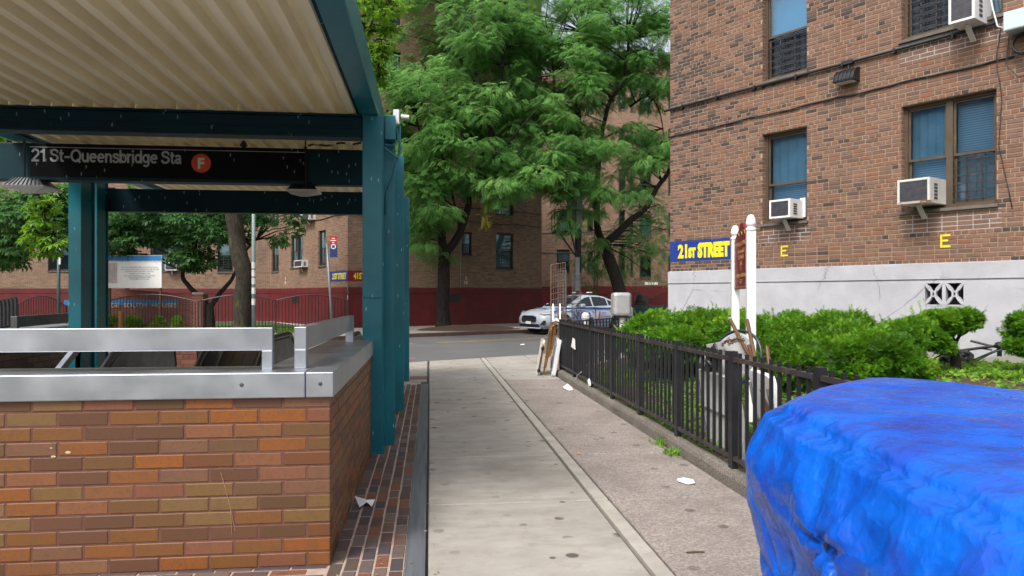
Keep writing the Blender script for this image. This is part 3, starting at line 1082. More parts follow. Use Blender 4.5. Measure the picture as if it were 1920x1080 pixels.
mb.box(p0[0] - 0.40, p0[0] + 0.06, p0[1] + 0.003, p0[1] + 0.4, -0.03, 0.92)
mb.build('mortar_core', M['mortar_red'], pr)
for r_ in range(12):
    for k in range(2):
        L = 0.2 if (k + r_) % 2 else 0.24
        x = p0[0] - 0.4 + (0.0 if k == 0 else 0.46 - L)
        link('brick', brick_mesh(L, 0.06, 0.068, M['pier_brick']), pr, (x + L / 2 + 4.0, p0[1] - 11.2, 0.04 + 0.077 * r_))

# ------------------------------------------------------------------ the canopy
cn = thing('station_canopy', 'dark teal steel canopy with a cream corrugated roof over the stair entrance', 'canopy', (-2.5, 8, 0))


def roof_sheet(x0, x1, y0, y1, z):
    mb = MB()
    P = 0.182
    xs = []
    k = 0
    x = x0
    while x < x1:
        xs += [(x, 0.0), (x + 0.066, 0.0), (x + 0.082, 0.085), (x + 0.166, 0.085)]
        x += P
    xs.append((x, 0.0))
    n = len(xs)
    vs = [(a, y0, z + b) for a, b in xs] + [(a, y1, z + b) for a, b in xs] + [(a, y0, z + b + 0.004) for a, b in xs] + [(a, y1, z + b + 0.004) for a, b in xs]
    fs = []
    for i in range(n - 1):
        fs.append((i, n + i, n + i + 1, i + 1))
        fs.append((2 * n + i, 2 * n + i + 1, 3 * n + i + 1, 3 * n + i))
    mb.add(vs, fs)
    return mb.build('roof_sheet', M['deck'], cn)


roof_sheet(-4.22, -0.76, 3.95, 7.16, 3.20)
roof_sheet(-4.22, -0.76, 7.17, 13.3, 3.205)


def box_part(nm, b, mat=None, bevel=0.008, par=cn):
    mb = MB()
    mb.box(*b)
    return mb.build(nm, mat or M['teal'], par, bevel=bevel)


# long side beams
box_part('side_beam', (-0.662, -0.485, 3.6, 13.3, 3.2, 3.46))
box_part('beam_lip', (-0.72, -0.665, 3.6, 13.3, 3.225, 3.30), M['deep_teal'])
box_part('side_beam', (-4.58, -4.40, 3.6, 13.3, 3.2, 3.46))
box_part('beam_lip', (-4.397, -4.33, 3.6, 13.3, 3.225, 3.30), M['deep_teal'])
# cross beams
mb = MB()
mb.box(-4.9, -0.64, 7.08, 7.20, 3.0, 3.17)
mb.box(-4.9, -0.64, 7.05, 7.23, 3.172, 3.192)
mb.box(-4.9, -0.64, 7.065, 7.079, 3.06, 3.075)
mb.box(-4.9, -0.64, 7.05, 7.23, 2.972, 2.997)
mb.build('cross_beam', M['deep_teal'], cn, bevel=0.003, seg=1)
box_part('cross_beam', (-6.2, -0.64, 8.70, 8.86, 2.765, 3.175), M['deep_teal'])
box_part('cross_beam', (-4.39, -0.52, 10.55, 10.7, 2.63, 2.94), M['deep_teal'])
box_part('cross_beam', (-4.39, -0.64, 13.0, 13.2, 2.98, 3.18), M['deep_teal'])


def column(x0, x1, y0, y1, z1, z0=0.0):
    mb = MB()
    tf = 0.016
    mb.box(x0, x1, y0, y0 + tf, z0, z1)
    mb.box(x0, x1, y1 - tf, y1, z0, z1)
    mb.box((x0 + x1) / 2 - 0.05, (x0 + x1) / 2 + 0.05, y0 + tf + 0.001, y1 - tf - 0.001, z0, z1)
    return mb.build('column', M['teal'], cn, bevel=0.004)


column(-0.632, -0.447, 7.10, 7.32, 3.198)
column(-0.532, -0.354, 7.48, 7.70, 3.28)
column(-0.500, -0.338, 9.67, 9.88, 3.30)
l0, l1 = on_y(128, 500, 9.6), on_y(152, 500, 9.6)
column(l0.x, l1.x, 9.6, 9.98, 3.2, -0.03)
l2, l3 = on_y(161, 500, 10.25), on_y(182, 500, 10.25)
column(l2.x, l3.x, 10.25, 10.6, 3.2, -0.03)
column(-0.52, -0.36, 13.0, 13.2, 3.2)
box_part('bracket', (-0.44, -0.335, 7.34, 7.47, 3.02, 3.26))
box_part('base_plate', (-0.66, -0.43, 7.092, 7.34, 0.0, 0.015), bevel=0.002)
# a bent strip of flashing at the column
box_part('flashing_strip', (-0.447, -0.436, 7.335, 7.46, 0.12, 0.55), M['teal'], 0.002)
box_part('splice_plate', (-0.625, -0.452, 7.094, 7.099, 1.47, 1.475), M['deep_teal'], 0)
# conduit loops on the columns
mb = MB()
mb.tube([(-0.44, 7.3, 2.93), (-0.37, 7.36, 2.88), (-0.33, 7.45, 2.86), (-0.30, 7.5, 2.92), (-0.30, 7.5, 3.2)], 0.012, 6)
mb.tube([(-0.33, 7.46, 3.16), (-0.31, 7.44, 3.04), (-0.37, 7.42, 2.98), (-0.44, 7.36, 2.97)], 0.012, 6)
mb.tube([(-0.31, 7.46, 2.86), (-0.36, 7.47, 2.7), (-0.43, 7.46, 2.5), (-0.44, 7.44, 2.3)], 0.013, 6)
mb.build('conduit', M['teal'], cn, smooth=True)
# security camera
sc_ = thing('security_camera', 'small white security camera box on the corner of the teal canopy', 'camera', (-0.31, 7.45, 3.2))
c0 = cw(743, 7.42, 222)
mb = MB()
mb.box(c0.x - 0.03, c0.x + 0.03, c0.y - 0.04, c0.y + 0.04, c0.z - 0.065, c0.z + 0.08)
mb.build('housing', M['white_plastic'], sc_, bevel=0.006)
mb = MB()
mb.tube([c0 + Vector((0.03, 0, 0.02)), c0 + Vector((0.05, 0, 0.02))], 0.014, 8)
mb.build('mount', M['grey_metal'], sc_)
mb = MB()
mb.tube([c0 + Vector((0.05, 0.0, 0.02)), c0 + Vector((0.125, 0.0, 0.015))], 0.021, 10)
mb.build('sensor', M['white_plastic'], sc_, smooth=False)

# station sign hung on the cross beam
sL, sR = on_y(56, 300, 8.64), on_y(571, 300, 8.64)
sg = thing('station_sign', 'black hanging station name sign reading 21 St-Queensbridge Sta with orange F disc', 'sign', (sL.x, 8.64, 2.75))
mb = MB()
mb.box(sL.x, sR.x, 8.645, 8.695, 2.80, 3.165)
mb.build('panel', M['sign_black'], sg, bevel=0.003)
mb = MB()
mb.box(sL.x, sR.x, 8.635, 8.697, 2.762, 2.797)
mb.build('bottom_channel', M['deep_teal'], sg)
mb = MB()
mb.box(sL.x, sR.x, 8.640, 8.644, 3.118, 3.124)
mb.build('white_line', M['sign_text'], sg)
a0, a1 = on_y(59, 304, 8.64), on_y(341, 304, 8.64)
stroke_text('21 St-Queensbridge Sta', a0.x, a1.x, 0.142, Matrix.Translation((0, 8.642, 2.962))).build('lettering', M['sign_text'], sg)
fc = on_y(377, 306, 8.64)
mb = MB()
mb.lathe([(0.0, 0), (0.106, 0), (0.106, 0.003), (0.0, 0.003)], n=40, M=Matrix.Translation((fc.x, 8.6445, fc.z)) @ Matrix.Rotation(R(90), 4, 'X'))
mb.build('route_disc', M['orange'], sg)
text_mb('F', 0.165, Matrix.Translation((fc.x, 8.640, fc.z - 0.058)), 0.006, 0.001).build('lettering', M['white_flat'], sg)
for u in (46, 573):
    p = on_y(u, 300, 8.66)
    mb = MB()
    mb.tube([(p.x, 8.66, 2.74), (p.x, 8.66, 3.30)], 0.009, 6)
    mb.lathe([(0.02, 0), (0.02, 0.03)], (p.x, 8.66, 3.155), 6)
    mb.build('hanger_rod', M['black'], sg)
p = on_y(457, 275, 8.66)
mb = MB()
mb.lathe([(0.02, 0), (0.045, 0.02), (0.03, 0.05), (0.012, 0.08)], (p.x, 8.66, 3.166), 7)
mb.build('hanger_clamp', M['black'], sg)
mb = MB()
pts = []
for k in range(13):
    q = on_y(578 + (680 - 578) * k / 12, 0, 8.62)
    pts.append((q.x, 8.6, 3.19 + 0.012 * math.sin(k * 1.1) + 0.004 * k))
mb.tube(pts, 0.012, 6)
tag(mb.build('power_cable', M['cable']), 'loose black cable along the top of the sign beam by the column', 'cable')


def canopy_lamp(label, u0, u1, vtop, vbot, Y):
    a, b = on_y(u0, vbot, Y), on_y(u1, vbot, Y)
    c = (a + b) / 2
    w = b.x - a.x
    z1 = on_y((u0 + u1) / 2, vtop, Y).z
    lens = 0.10 * w / 0.35
    t_ = thing('canopy_light', label, 'light', (c.x, Y, z1), 0, 'lights under the canopy')
    mb = MB()
    n = 4
    M4 = lambda r1, r2, z: [(c.x - r1, Y - r2, z), (c.x + r1, Y - r2, z), (c.x + r1, Y + r2, z), (c.x - r1, Y + r2, z)]
    zb = c.z
    h = z1 - zb
    vs = M4(w * 0.27, w * 0.25, z1) + M4(w * 0.44, w * 0.42, zb + h * 0.42)
    mb.add(vs, [(0, 1, 5, 4), (1, 2, 6, 5), (2, 3, 7, 6), (3, 0, 4, 7), (0, 3, 2, 1)])
    for k in range(9):
        f = -0.4 + 0.8 * k / 8
        mb.bar((c.x + w * 0.27 * f * 2.3, Y - w * 0.26, z1), (c.x + w * 0.40 * f * 2.3, Y - w * 0.43, zb + h * 0.42), 0.008, 0.02)
    mb.box(c.x - 0.03, c.x + 0.03, Y - 0.03, Y + 0.03, z1, z1 + 0.03)
    mb.build('housing', M['black'] if u0 > 300 else M['grey_metal'], t_)
    mb = MB()
    vs = M4(w * 0.5, w * 0.48, zb + h * 0.40) + M4(w * 0.46, w * 0.44, zb + h * 0.28) + M4(w * 0.10, w * 0.10, zb)
    mb.add(vs, [(i, (i + 1) % 4, 4 + (i + 1) % 4, 4 + i) for i in range(4)] + [(4 + i, 4 + (i + 1) % 4, 8 + (i + 1) % 4, 8 + i) for i in range(4)] + [(8, 9, 10, 11), (3, 2, 1, 0)])
    mb.build('diffuser', M['dirty_white'], t_)


canopy_lamp('grey ribbed lamp under the left end of the sign beam', 16, 102, 337, 362, 8.78)
canopy_lamp('black ribbed lamp under the right end of the sign beam', 539, 600, 344, 368, 8.78)


# ------------------------------------------------------------------ buildings
class Face:
    """a facade seen from outside: t runs left to right, y goes into the wall, z up"""
    def __init__(self, o, ang):
        self.o = Vector((o[0], o[1], 0))
        self.ang = ang
        self.e = Vector((math.cos(ang), math.sin(ang), 0))
        self.m = Vector((-math.sin(ang), math.cos(ang), 0))
        self.M = Matrix.Translation(self.o) @ Matrix.Rotation(ang, 4, 'Z')

    def at(self, u, v, y=0.0):
        k = (u - 960) / FOC
        f = lambda p: (p.x * CS - p.y * SN) - k * (p.x * SN + p.y * CS)
        b = self.o + self.m * y
        t_ = -f(b) / f(self.e)
        p = b + self.e * t_
        d = p.x * SN + p.y * CS
        return t_, CAM_H + (553 - v) / FOC * d

    def w(self, t_, y, z): return self.M @ Vector((t_, y, z))


def facade(root, F, t0, t1, z0, z1, holes, mat, reveal=0.16, y=0.0, name='wall', rmat=None):
    mb = MB()
    for a, b, c, d in rects(t0, t1, z0, z1, holes):
        mb.add([(a, y, c), (b, y, c), (b, y, d), (a, y, d)], [(0, 1, 2, 3)])
    for a, b, c, d in holes:
        if c > z1 or d < z0: continue
        r_ = [(a, c), (b, c), (b, d), (a, d)]
        for i in range(4):
            p, q = r_[i], r_[(i + 1) % 4]
            mb.add([(p[0], y, p[1]), (q[0], y, q[1]), (q[0], reveal, q[1]), (p[0], reveal, p[1])], [(0, 3, 2, 1)])
    me = mb.mesh(name)
    me.materials.append(mat)
    lo = WM[root.name].inverted() @ F.o
    return link(name, me, root, tuple(lo), (0, 0, F.ang - WM[root.name].to_euler().z))


def window(root, F, t0, t1, z0, z1, lights=1, up=None, low=None, guard=(), pane=None, fw=0.05, frame=None, y=0.10, sill=True, open_low=(), mid=None):
    """sash window: frame (a part) with sill, sashes, panes, curtains and guards as its sub-parts"""
    frame = frame or M['bronze']
    pane = pane or M['pane']
    zm = mid or (z0 + z1) / 2
    mb = MB()
    X = F.M
    mb.box(t0, t0 + fw, y, y + 0.09, z0, z1, X)
    mb.box(t1 - fw, t1, y, y + 0.09, z0, z1, X)
    mb.box(t0 + fw, t1 - fw, y, y + 0.09, z1 - fw, z1, X)
    mb.box(t0 + fw, t1 - fw, y - 0.01, y + 0.09, z0, z0 + fw * 1.2, X)
    seg = []
    if lights == 1: seg = [(t0 + fw, t1 - fw)]
    else:
        c = (t0 + t1) / 2
        mb.box(c - 0.045, c + 0.045, y - 0.005, y + 0.088, z0 + fw * 1.2, z1 - fw, X)
        seg = [(t0 + fw, c - 0.045), (c + 0.045, t1 - fw)]
    wo_ = mb.build('window', frame, root)
    if sill:
        mb = MB()
        mb.box(t0 - 0.03, t1 + 0.03, -0.05, y, z0 - 0.05, z0 - 0.003, X)
        mb.build('sill', M['sill'], wo_)
    for i, (a, b) in enumerate(seg):
        s = MB()
        w_ = 0.032
        for (za, zb, yy) in ((zm - 0.02, z1 - fw, y + 0.028), (z0 + fw * 1.2, zm + 0.02, y + 0.060)):
            s.box(a, a + w_, yy, yy + 0.028, za, zb, X)
            s.box(b - w_, b, yy, yy + 0.028, za, zb, X)
            s.box(a + w_, b - w_, yy, yy + 0.028, za, za + w_ * 1.2, X)
            s.box(a + w_, b - w_, yy, yy + 0.028, zb - w_, zb, X)
        s.build('sash', frame, wo_)
        for (za, zb, yy) in ((zm, z1 - fw - w_, y + 0.04), (z0 + fw * 1.2 + w_, zm, y + 0.072)):
            p = MB()
            p.add([X @ Vector(q) for q in ((a + w_ - 0.004, yy, za), (b - w_ + 0.004, yy, za), (b - w_ + 0.004, yy, zb), (a + w_ - 0.004, yy, zb))], [(0, 1, 2, 3)])
            p.build('pane', M['clear_pane'] if (low and zb == zm and (low[i] if isinstance(low, (list, tuple)) else low) is M['black_sheet']) else pane, wo_)
        for (za, zb, mt) in ((zm, z1 - 0.02, up), (z0 + 0.02, zm, low)):
            if isinstance(mt, (list, tuple)): mt = mt[i]
            mt = mt or M['interior']
            c_ = MB()
            n = 14
            vs = []
            for k in range(n + 1):
                tt = a + (b - a) * k / n
                yy = y + 0.16 + (0.012 * math.sin(k * 2.1 + za * 3) if mt in (M['curtain'], M['pale_curtain'], M['black_sheet']) else 0)
                vs += [X @ Vector((tt, yy, za)), X @ Vector((tt, yy + 0.01, zb))]
            c_.add(vs, [(2 * k, 2 * k + 2, 2 * k + 3, 2 * k + 1) for k in range(n)])
            c_.build('blind' if mt is M['blind'] else 'curtain', mt, wo_)
        if i in guard:
            g_ = MB()
            yy = y + 0.005
            for f in (0.33, 0.70):
                tt = a + (b - a) * f
                g_.box(tt - 0.009, tt + 0.009, yy - 0.012, yy, z0 + fw * 1.2, zm - 0.06, X)
            nb = 6
            for k in range(nb):
                zz = z0 + fw * 1.2 + 0.05 + (zm - z0 - fw - 0.16) * k / (nb - 1)
                g_.box(a + 0.002, b - 0.002, yy - 0.026, yy - 0.0125, zz, zz + 0.012, X)
                g_.box(a + (b - a) * 0.33, a + (b - a) * 0.70, yy - 0.026, yy - 0.0125, zz + 0.03, zz + 0.04, X)
            g_.build('guard_bars', M['rail_iron'], wo_)
    return wo_


# ---- the near right building
RB = Face((4.93, 14.85), R(-60))
rb = thing('apartment_building', 'near red brick apartment building with white base behind the hedge', 'building', (4.93, 14.85, 0), R(-60))
t = NT('white_stucco')
co = t.coord('Object')
col = t.mix(t.ramp(t.noise(co, 2.2, 6, 0.6), [(0.3, 0.0), (0.7, 1.0)]), (0.37, 0.37, 0.405), (0.47, 0.47, 0.505))
vd = t.node('ShaderNodeTexVoronoi', feature='DISTANCE_TO_EDGE')
vd.inputs['Scale'].default_value = 0.8
wp = t.mix(0.13, co, t.node('ShaderNodeTexNoise').outputs[1])
t.l.new(wp, vd.inputs['Vector'])
crack = t.math('MULTIPLY', t.ramp(vd.outputs[0], [(0.002, 1.0), (0.007, 0.0)]), t.ramp(t.noise(co, 0.9, 2), [(0.46, 0.0), (0.55, 0.8)]))
col = t.mix(crack, col, (0.16, 0.15, 0.14))
col = t.mix(t.ramp(t.noise(co, 38, 3, 0.6), [(0.68, 0.0), (0.73, 0.75)]), col, (0.2, 0.19, 0.18))
col = t.mix(t.ramp(t.noise(co, 5, 6, 0.7), [(0.64, 0.0), (0.72, 0.6)]), col, (0.38, 0.33, 0.27))
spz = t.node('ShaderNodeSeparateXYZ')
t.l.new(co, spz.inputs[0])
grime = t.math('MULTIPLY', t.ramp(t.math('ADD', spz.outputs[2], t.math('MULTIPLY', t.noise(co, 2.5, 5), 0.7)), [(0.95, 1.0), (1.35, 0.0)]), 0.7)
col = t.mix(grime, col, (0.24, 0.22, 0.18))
M['stucco'] = t.fin(col, 0.85, 0, t.bump(t.noise(co, 30, 6, 0.65), 0.5, 0.008), 0.3)
M['tan_mortar'] = pm('tan_mortar', (0.33, 0.24, 0.165), 0.95, 0, 0.18, 5, 0.5, 90)
M['grey_mortar'] = pm('grey_repointed_mortar', (0.40, 0.37, 0.35), 0.95, 0, 0.12, 5, 0.5, 90)
pal_r = [(0.27, 0.145, 0.100), (0.30, 0.168, 0.118), (0.24, 0.130, 0.092), (0.19, 0.110, 0.086), (0.31, 0.170, 0.120), (0.28, 0.155, 0.115), (0.24, 0.140, 0.105), (0.105, 0.072, 0.064),
         (0.29, 0.138, 0.088), (0.26, 0.150, 0.112), (0.078, 0.058, 0.056), (0.30, 0.160, 0.115), (0.26, 0.140, 0.10), (0.14, 0.092, 0.080), (0.31, 0.135, 0.082), (0.28, 0.158, 0.118)]
pal_r = [(c[0] * 0.74, c[1] * 0.755, c[2] * 0.75) for c in pal_r]
M['r_brick'] = brick_mat('weathered_red_brick', [c for c in pal_r if c[0] > 0.11], 'object', 0.4, 0.85, (0.075, 0.05, 0.042), 0.65, 0.6)
M['r_brick_mass'] = brick_mat('weathered_red_brick_mass', pal_r, 'attr', 0.4, 0.85, (0.075, 0.05, 0.042), 0.65, 0.6)
M['r_tex'] = facade_mat('red_brick_facade', (0.24, 0.13, 0.09), (0.18, 0.10, 0.077), (0.33, 0.24, 0.165))

win_r = [(2.20, 3.09, 2.79, 4.40), (4.70, 6.02, 2.79, 4.40), (2.20, 3.09, 5.40, 7.02), (4.70, 6.10, 5.44, 7.02)]
extra = [(a, b, c + 2.6, d + 2.6) for a, b, c, d in win_r[2:]] + [(8.2, 9.5, 2.79 + 2.6 * k, 4.40 + 2.6 * k) for k in range(4)] + [(a, b, c + 5.2, d + 5.2) for a, b, c, d in win_r[2:]]
holes = win_r + extra
Z0 = 1.972
snap = lambda z: Z0 + 0.008 + 0.068 * round((z - Z0 - 0.008) / 0.068) - 0.004
win_r = [(a, b, snap(c), snap(d)) for a, b, c, d in win_r]
extra = [(a, b, snap(c), snap(d)) for a, b, c, d in extra]
holes = win_r + extra
facade(rb, RB, 0, 12, Z0, 16.5, holes, M['tan_mortar'], 0.16, 0.006)
facade(rb, Face((4.93, 14.85), R(-60)), 0, 0.001, Z0, 16.5, [], M['r_tex'])
mb = MB()
mb.box(0.0, 12, 0.3, 11, 16.3, 16.5)
mb.build('roof', M['concrete'], rb, world=False)
# hidden flank so the corner closes
mb = MB()
mb.add([(0, 0.010, 0), (0, 11, 0), (0, 11, 16.5), (0, 0.010, 16.5)], [(0, 1, 2, 3)])
mb.add([(12, 0.01, 0), (12, 11, 0), (12, 11, 16.5), (12, 0.01, 16.5)], [(3, 2, 1, 0)])
mb.add([(0, 11, 0), (12, 11, 0), (12, 11, 16.5), (0, 11, 16.5)], [(0, 1, 2, 3)])
mb.build('flank_wall', M['r_tex'], rb, world=False)
# reveals in brick over the mortar
for a, b, c, d in holes:
    mb = MB()
    r_ = [(a, c), (b, c), (b, d), (a, d)]
    for i in (1, 2, 3):
        p, q = r_[i], r_[(i + 1) % 4]
        e_ = 0.003
        sx = lambda P: (P[0] + (e_ if P[0] == a else -e_), P[1] - (e_ if P[1] == d else -e_))
        p, q = sx(p), sx(q)
        mb.add([(p[0], 0.004, p[1]), (q[0], 0.004, q[1]), (q[0], 0.16, q[1]), (p[0], 0.16, p[1])], [(0, 3, 2, 1)])
    mb.build('reveal', M['r_tex'], rb, world=False)
# base
vent = (5.04, 5.63, 1.33, 1.70)
vh = [vent]
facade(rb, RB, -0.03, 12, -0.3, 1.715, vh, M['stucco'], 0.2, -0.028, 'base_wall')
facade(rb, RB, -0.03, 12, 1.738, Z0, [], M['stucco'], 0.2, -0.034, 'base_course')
mb = MB()
mb.add([(-0.02, -0.006, 1.70), (12, -0.006, 1.70), (12, -0.006, 1.75), (-0.02, -0.006, 1.75)], [(0, 1, 2, 3)])
mb.add([(-0.03, -0.028, 1.715), (12, -0.028, 1.715), (12, 0, 1.715), (-0.03, 0, 1.715)], [(0, 1, 2, 3)])
mb.add([(-0.03, -0.034, 1.738), (12, -0.034, 1.738), (12, 0, 1.738), (-0.03, 0, 1.738)], [(3, 2, 1, 0)])
mb.add([(-0.03, -0.034, Z0), (12, -0.034, Z0), (12, 0.008, Z0 + 0.012), (-0.03, 0.008, Z0 + 0.012)], [(0, 1, 2, 3)])
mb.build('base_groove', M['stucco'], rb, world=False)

# bricks, one by one; the 300 largest in view are objects, the rest one mass
PW, PH = 0.212, 0.068
JT = 0.0125
bricks = []
band = (0.0, 1.56, Z0 + 0.008 + PH * 3, Z0 + 0.008 + PH * 9)
rows = int((7.75 - Z0) / PH)
for r_ in range(rows):
    z = Z0 + 0.008 + PH * r_
    header = (r_ % 6 == 0)
    p = PW / 2 if header else PW
    x = -(PW / 2 if (r_ % 2) else 0.0) - (PW * 0.25 if header else 0)
    segs = [(0.0, 8.0)]
    for a, b, c, d in holes:
        if c - 0.055 < z + 0.05 and d > z + 0.02:
            ns = []
            ca, cb = (a - 0.03, b + 0.03) if c > z + 0.01 else (a, b)
            for s0_, s1_ in segs:
                if cb <= s0_ or ca >= s1_: ns.append((s0_, s1_)); continue
                if ca > s0_: ns.append((s0_, ca))
                if cb < s1_: ns.append((cb, s1_))
            segs = ns
    while x < 8.0:
        L = p
        if not header and rnd.random() < 0.12: L = p / 2
        a, b = x, x + L - JT
        for s0_, s1_ in segs:
            aa, bb = max(a, s0_), min(b, s1_)
            if bb - aa > 0.03: bricks.append(((aa + bb) / 2, z + (PH - JT) / 2, bb - aa))
        x += L


def seen(t_, z):
    p = RB.w(t_, 0, z)
    d = p.x * SN + p.y * CS
    u = 960 + FOC * (p.x * CS - p.y * SN) / d
    v = 553 - FOC * (z - CAM_H) / d
    return d if (1250 < u < 1925 and -5 < v) else 99


in_band = lambda b: band[0] <= b[0] < band[1] and band[2] < b[1] < band[3]
order = sorted(range(len(bricks)), key=lambda i: seen(bricks[i][0], bricks[i][1]) / max(0.06, bricks[i][2]) ** 0.5)
big = [i for i in order if not in_band(bricks[i])][:300]
bigset = set(big)
BHT = PH - JT
for i in big:
    c, z, L = bricks[i]
    L = round(L, 2)
    link('brick', brick_mesh(L, 0.05, BHT, M['r_brick'], 0.003), rb, (c, rnd.uniform(-0.002, 0.002), z), (0, rnd.uniform(-0.004, 0.004), 0))


def brick_mass(name, idx, mat, dark_bias=False):
    V_, F_, T_ = [], [], []
    base = chamfer_brick(1, 0.05, 1, 0.003)
    for i in idx:
        c, z, L = bricks[i]
        n0 = len(V_)
        mbx = chamfer_brick(L, 0.05, BHT, 0.003)
        dy = rnd.uniform(-0.002, 0.002)
        V_ += [(p.x + c, p.y + dy, p.z + z) for p in mbx.v]
        F_ += [tuple(k + n0 for k in f) for f in mbx.f]
        # more burnt bricks towards the street corner, as laid
        tn = rnd.choice([0, 1, 2, 3, 4, 5, 6, 8, 9, 11, 12, 14, 15]) / 16 + 0.02
        nz = noise.noise(Vector((c * 0.9, z * 1.3, 3.1)))
        if rnd.random() < 0.16 + 0.55 * nz + 0.42 * max(0, 1 - c / 2.4):
            tn = rnd.choice([7, 10, 13, 10, 3]) / 16 + 0.01
        T_ += [tn] * len(mbx.v)
    me = bpy.data.meshes.new(name)
    me.from_pydata(V_, [], F_)
    at = me.attributes.new('tone', 'FLOAT', 'POINT')
    at.data.foreach_set('value', T_)
    me.materials.append(mat)
    return tag(link(name, me, rb), kind='stuff')


brick_mass('brick_mass', [i for i in range(len(bricks)) if i not in bigset and not in_band(bricks[i])], M['r_brick_mass'])
brick_mass('painted_brick', [i for i in range(len(bricks)) if in_band(bricks[i])], M['blue_paint'])
mb = MB()
mb.box(-0.004, 1.55, 0.003, 0.0055, band[2] - 0.005, band[3] - 0.004)
mb.box(-0.004, -0.0005, 0.003, 0.3, band[2] - 0.005, band[3])
mb.build('painted_joint', M['blue_paint'], rb, world=False)
# repointed patches under the windows
mb = MB()
for a, b, c, d in win_r[:2] + [win_r[3]]:
    mb = MB()
    mb.box(a - 0.02, b + 0.06, 0.0035, 0.0058, c - 0.05 - 0.30, c - 0.06)
    mb.build('repointed_mortar', M['grey_mortar'], rb, world=False)
# lettering on the painted band
Ax, Az = (lambda t_, y, z: RB.M @ Matrix.Translation((t_, y, z))), None
for s_, ua, ub, sz, bold in (('21', 1271, 1288.5, 0.36, 0.018), ('ST', 1290.5, 1304.5, 0.25, 0.019), ('STREET', 1308, 1368, 0.36, 0.026)):
    ta, tb = RB.at(ua, 480, -0.006)[0], RB.at(ub, 480, -0.006)[0]
    text_mb(s_, sz, RB.M @ Matrix.Translation(((ta + tb) / 2, -0.0055, band[2] + 0.075)), bold, 0.0015, tb - ta).build('lettering', M['yellow_paint'], rb)
for u, v0, v1 in ((1464, 481, 461), (1763, 464.5, 440)):
    t0, z0 = RB.at(u, v0, -0.005)
    _, z1 = RB.at(u, v1, -0.005)
    mb = MB()
    h = z1 - z0
    for k, (L, dz) in enumerate(((0.11, 0), (0.075, h * 0.45), (0.11, h - 0.03))):
        mb.box(t0 + 0.033, t0 + 0.033 + L, -0.0065, -0.0045, z0 + dz, z0 + dz + 0.03, RB.M)
    mb.box(t0, t0 + 0.028, -0.0065, -0.0045, z0, z1, RB.M)
    mb.build('lettering', M['yellow_paint'], rb)
# faint pencil tags on the white base
for s_, u, v, w_ in (('TRO-ERS', 1279, 528, 0.6), ('CSS MAR', 1278, 547, 0.55), ('AVE D', 1283, 560, 0.32)):
    tt, zz = RB.at(u, v, -0.04)
    text_mb(s_, 0.1, RB.M @ Matrix.Translation((tt, -0.036 if v < 535 else -0.030, zz)), -0.004, 0.0005, w_).build('tag_writing', M['steelgrey_text'], rb)
# vent block
mb = MB()
a, b, c, d = vent
for k in range(2):
    x0, x1 = a + (b - a) / 2 * k, a + (b - a) / 2 * (k + 1)
    fr = 0.026
    mb.box(x0, x1, -0.032, 0.05, c, c + fr)
    mb.box(x0, x1, -0.032, 0.05, d - fr, d)
    mb.box(x0, x0 + fr, -0.031, 0.05, c + fr, d - fr)
    mb.box(x1 - fr, x1, -0.031, 0.05, c + fr, d - fr)
    xm, zm = (x0 + x1) / 2, (c + d) / 2
    hx, hz = (x1 - x0) / 2 - fr, (d - c) / 2 - fr
    for s_ in range(4):
        pts = []
        for j in range(9):
            q = -1 + 2 * j / 8
            bow = 0.80 * (1 - q * q) - 1.0
            px, pz = (q, bow) if s_ == 0 else (q, -bow) if s_ == 1 else (bow, q) if s_ == 2 else (-bow, q)
            pts.append((xm + px * hx, -0.01 - 0.002 * s_, zm + pz * hz))
        for p, q in zip(pts, pts[1:]): mb.bar(p, q, 0.024, 0.05, (0, 1, 0))
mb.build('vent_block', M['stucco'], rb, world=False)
mb = MB()
mb.add([(a, 0.19, c), (b, 0.19, c), (b, 0.19, d), (a, 0.19, d)], [(0, 1, 2, 3)])
mb.build('vent_back', M['black'], rb, world=False)
mb = MB()
for k in range(3):
    x0 = a + (b - a) * k / 3
    mb.box(x0 + 0.004, x0 + (b - a) / 3 - 0.004, -0.036, -0.02, c - 0.085, c - 0.012)
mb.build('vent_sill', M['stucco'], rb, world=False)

window(rb, RB, *win_r[0], up=M['curtain'], low=M['blind'], mid=3.50)
window(rb, RB, *win_r[1], lights=2, up=[M['curtain'], M['blind']], low=[M['blind'], M['pale_curtain']], guard=(1,), mid=3.58)
M['cyan_curtain'] = pm('bright_cyan_blind', (0.13, 0.56, 0.80), 0.7, 0, 0.08, 1.5, 0)
window(rb, RB, *win_r[2], up=M['cyan_curtain'], low=M['black_sheet'], guard=(0,))
window(rb, RB, *win_r[3], lights=2, up=[M['black_sheet'], M['curtain']], low=[M['black_sheet'], M['pale_curtain']], guard=(0,))
for h in extra: window(rb, RB, *h, lights=2 if h[1] - h[0] > 1.1 else 1, up=M['blind'], low=M['curtain'])


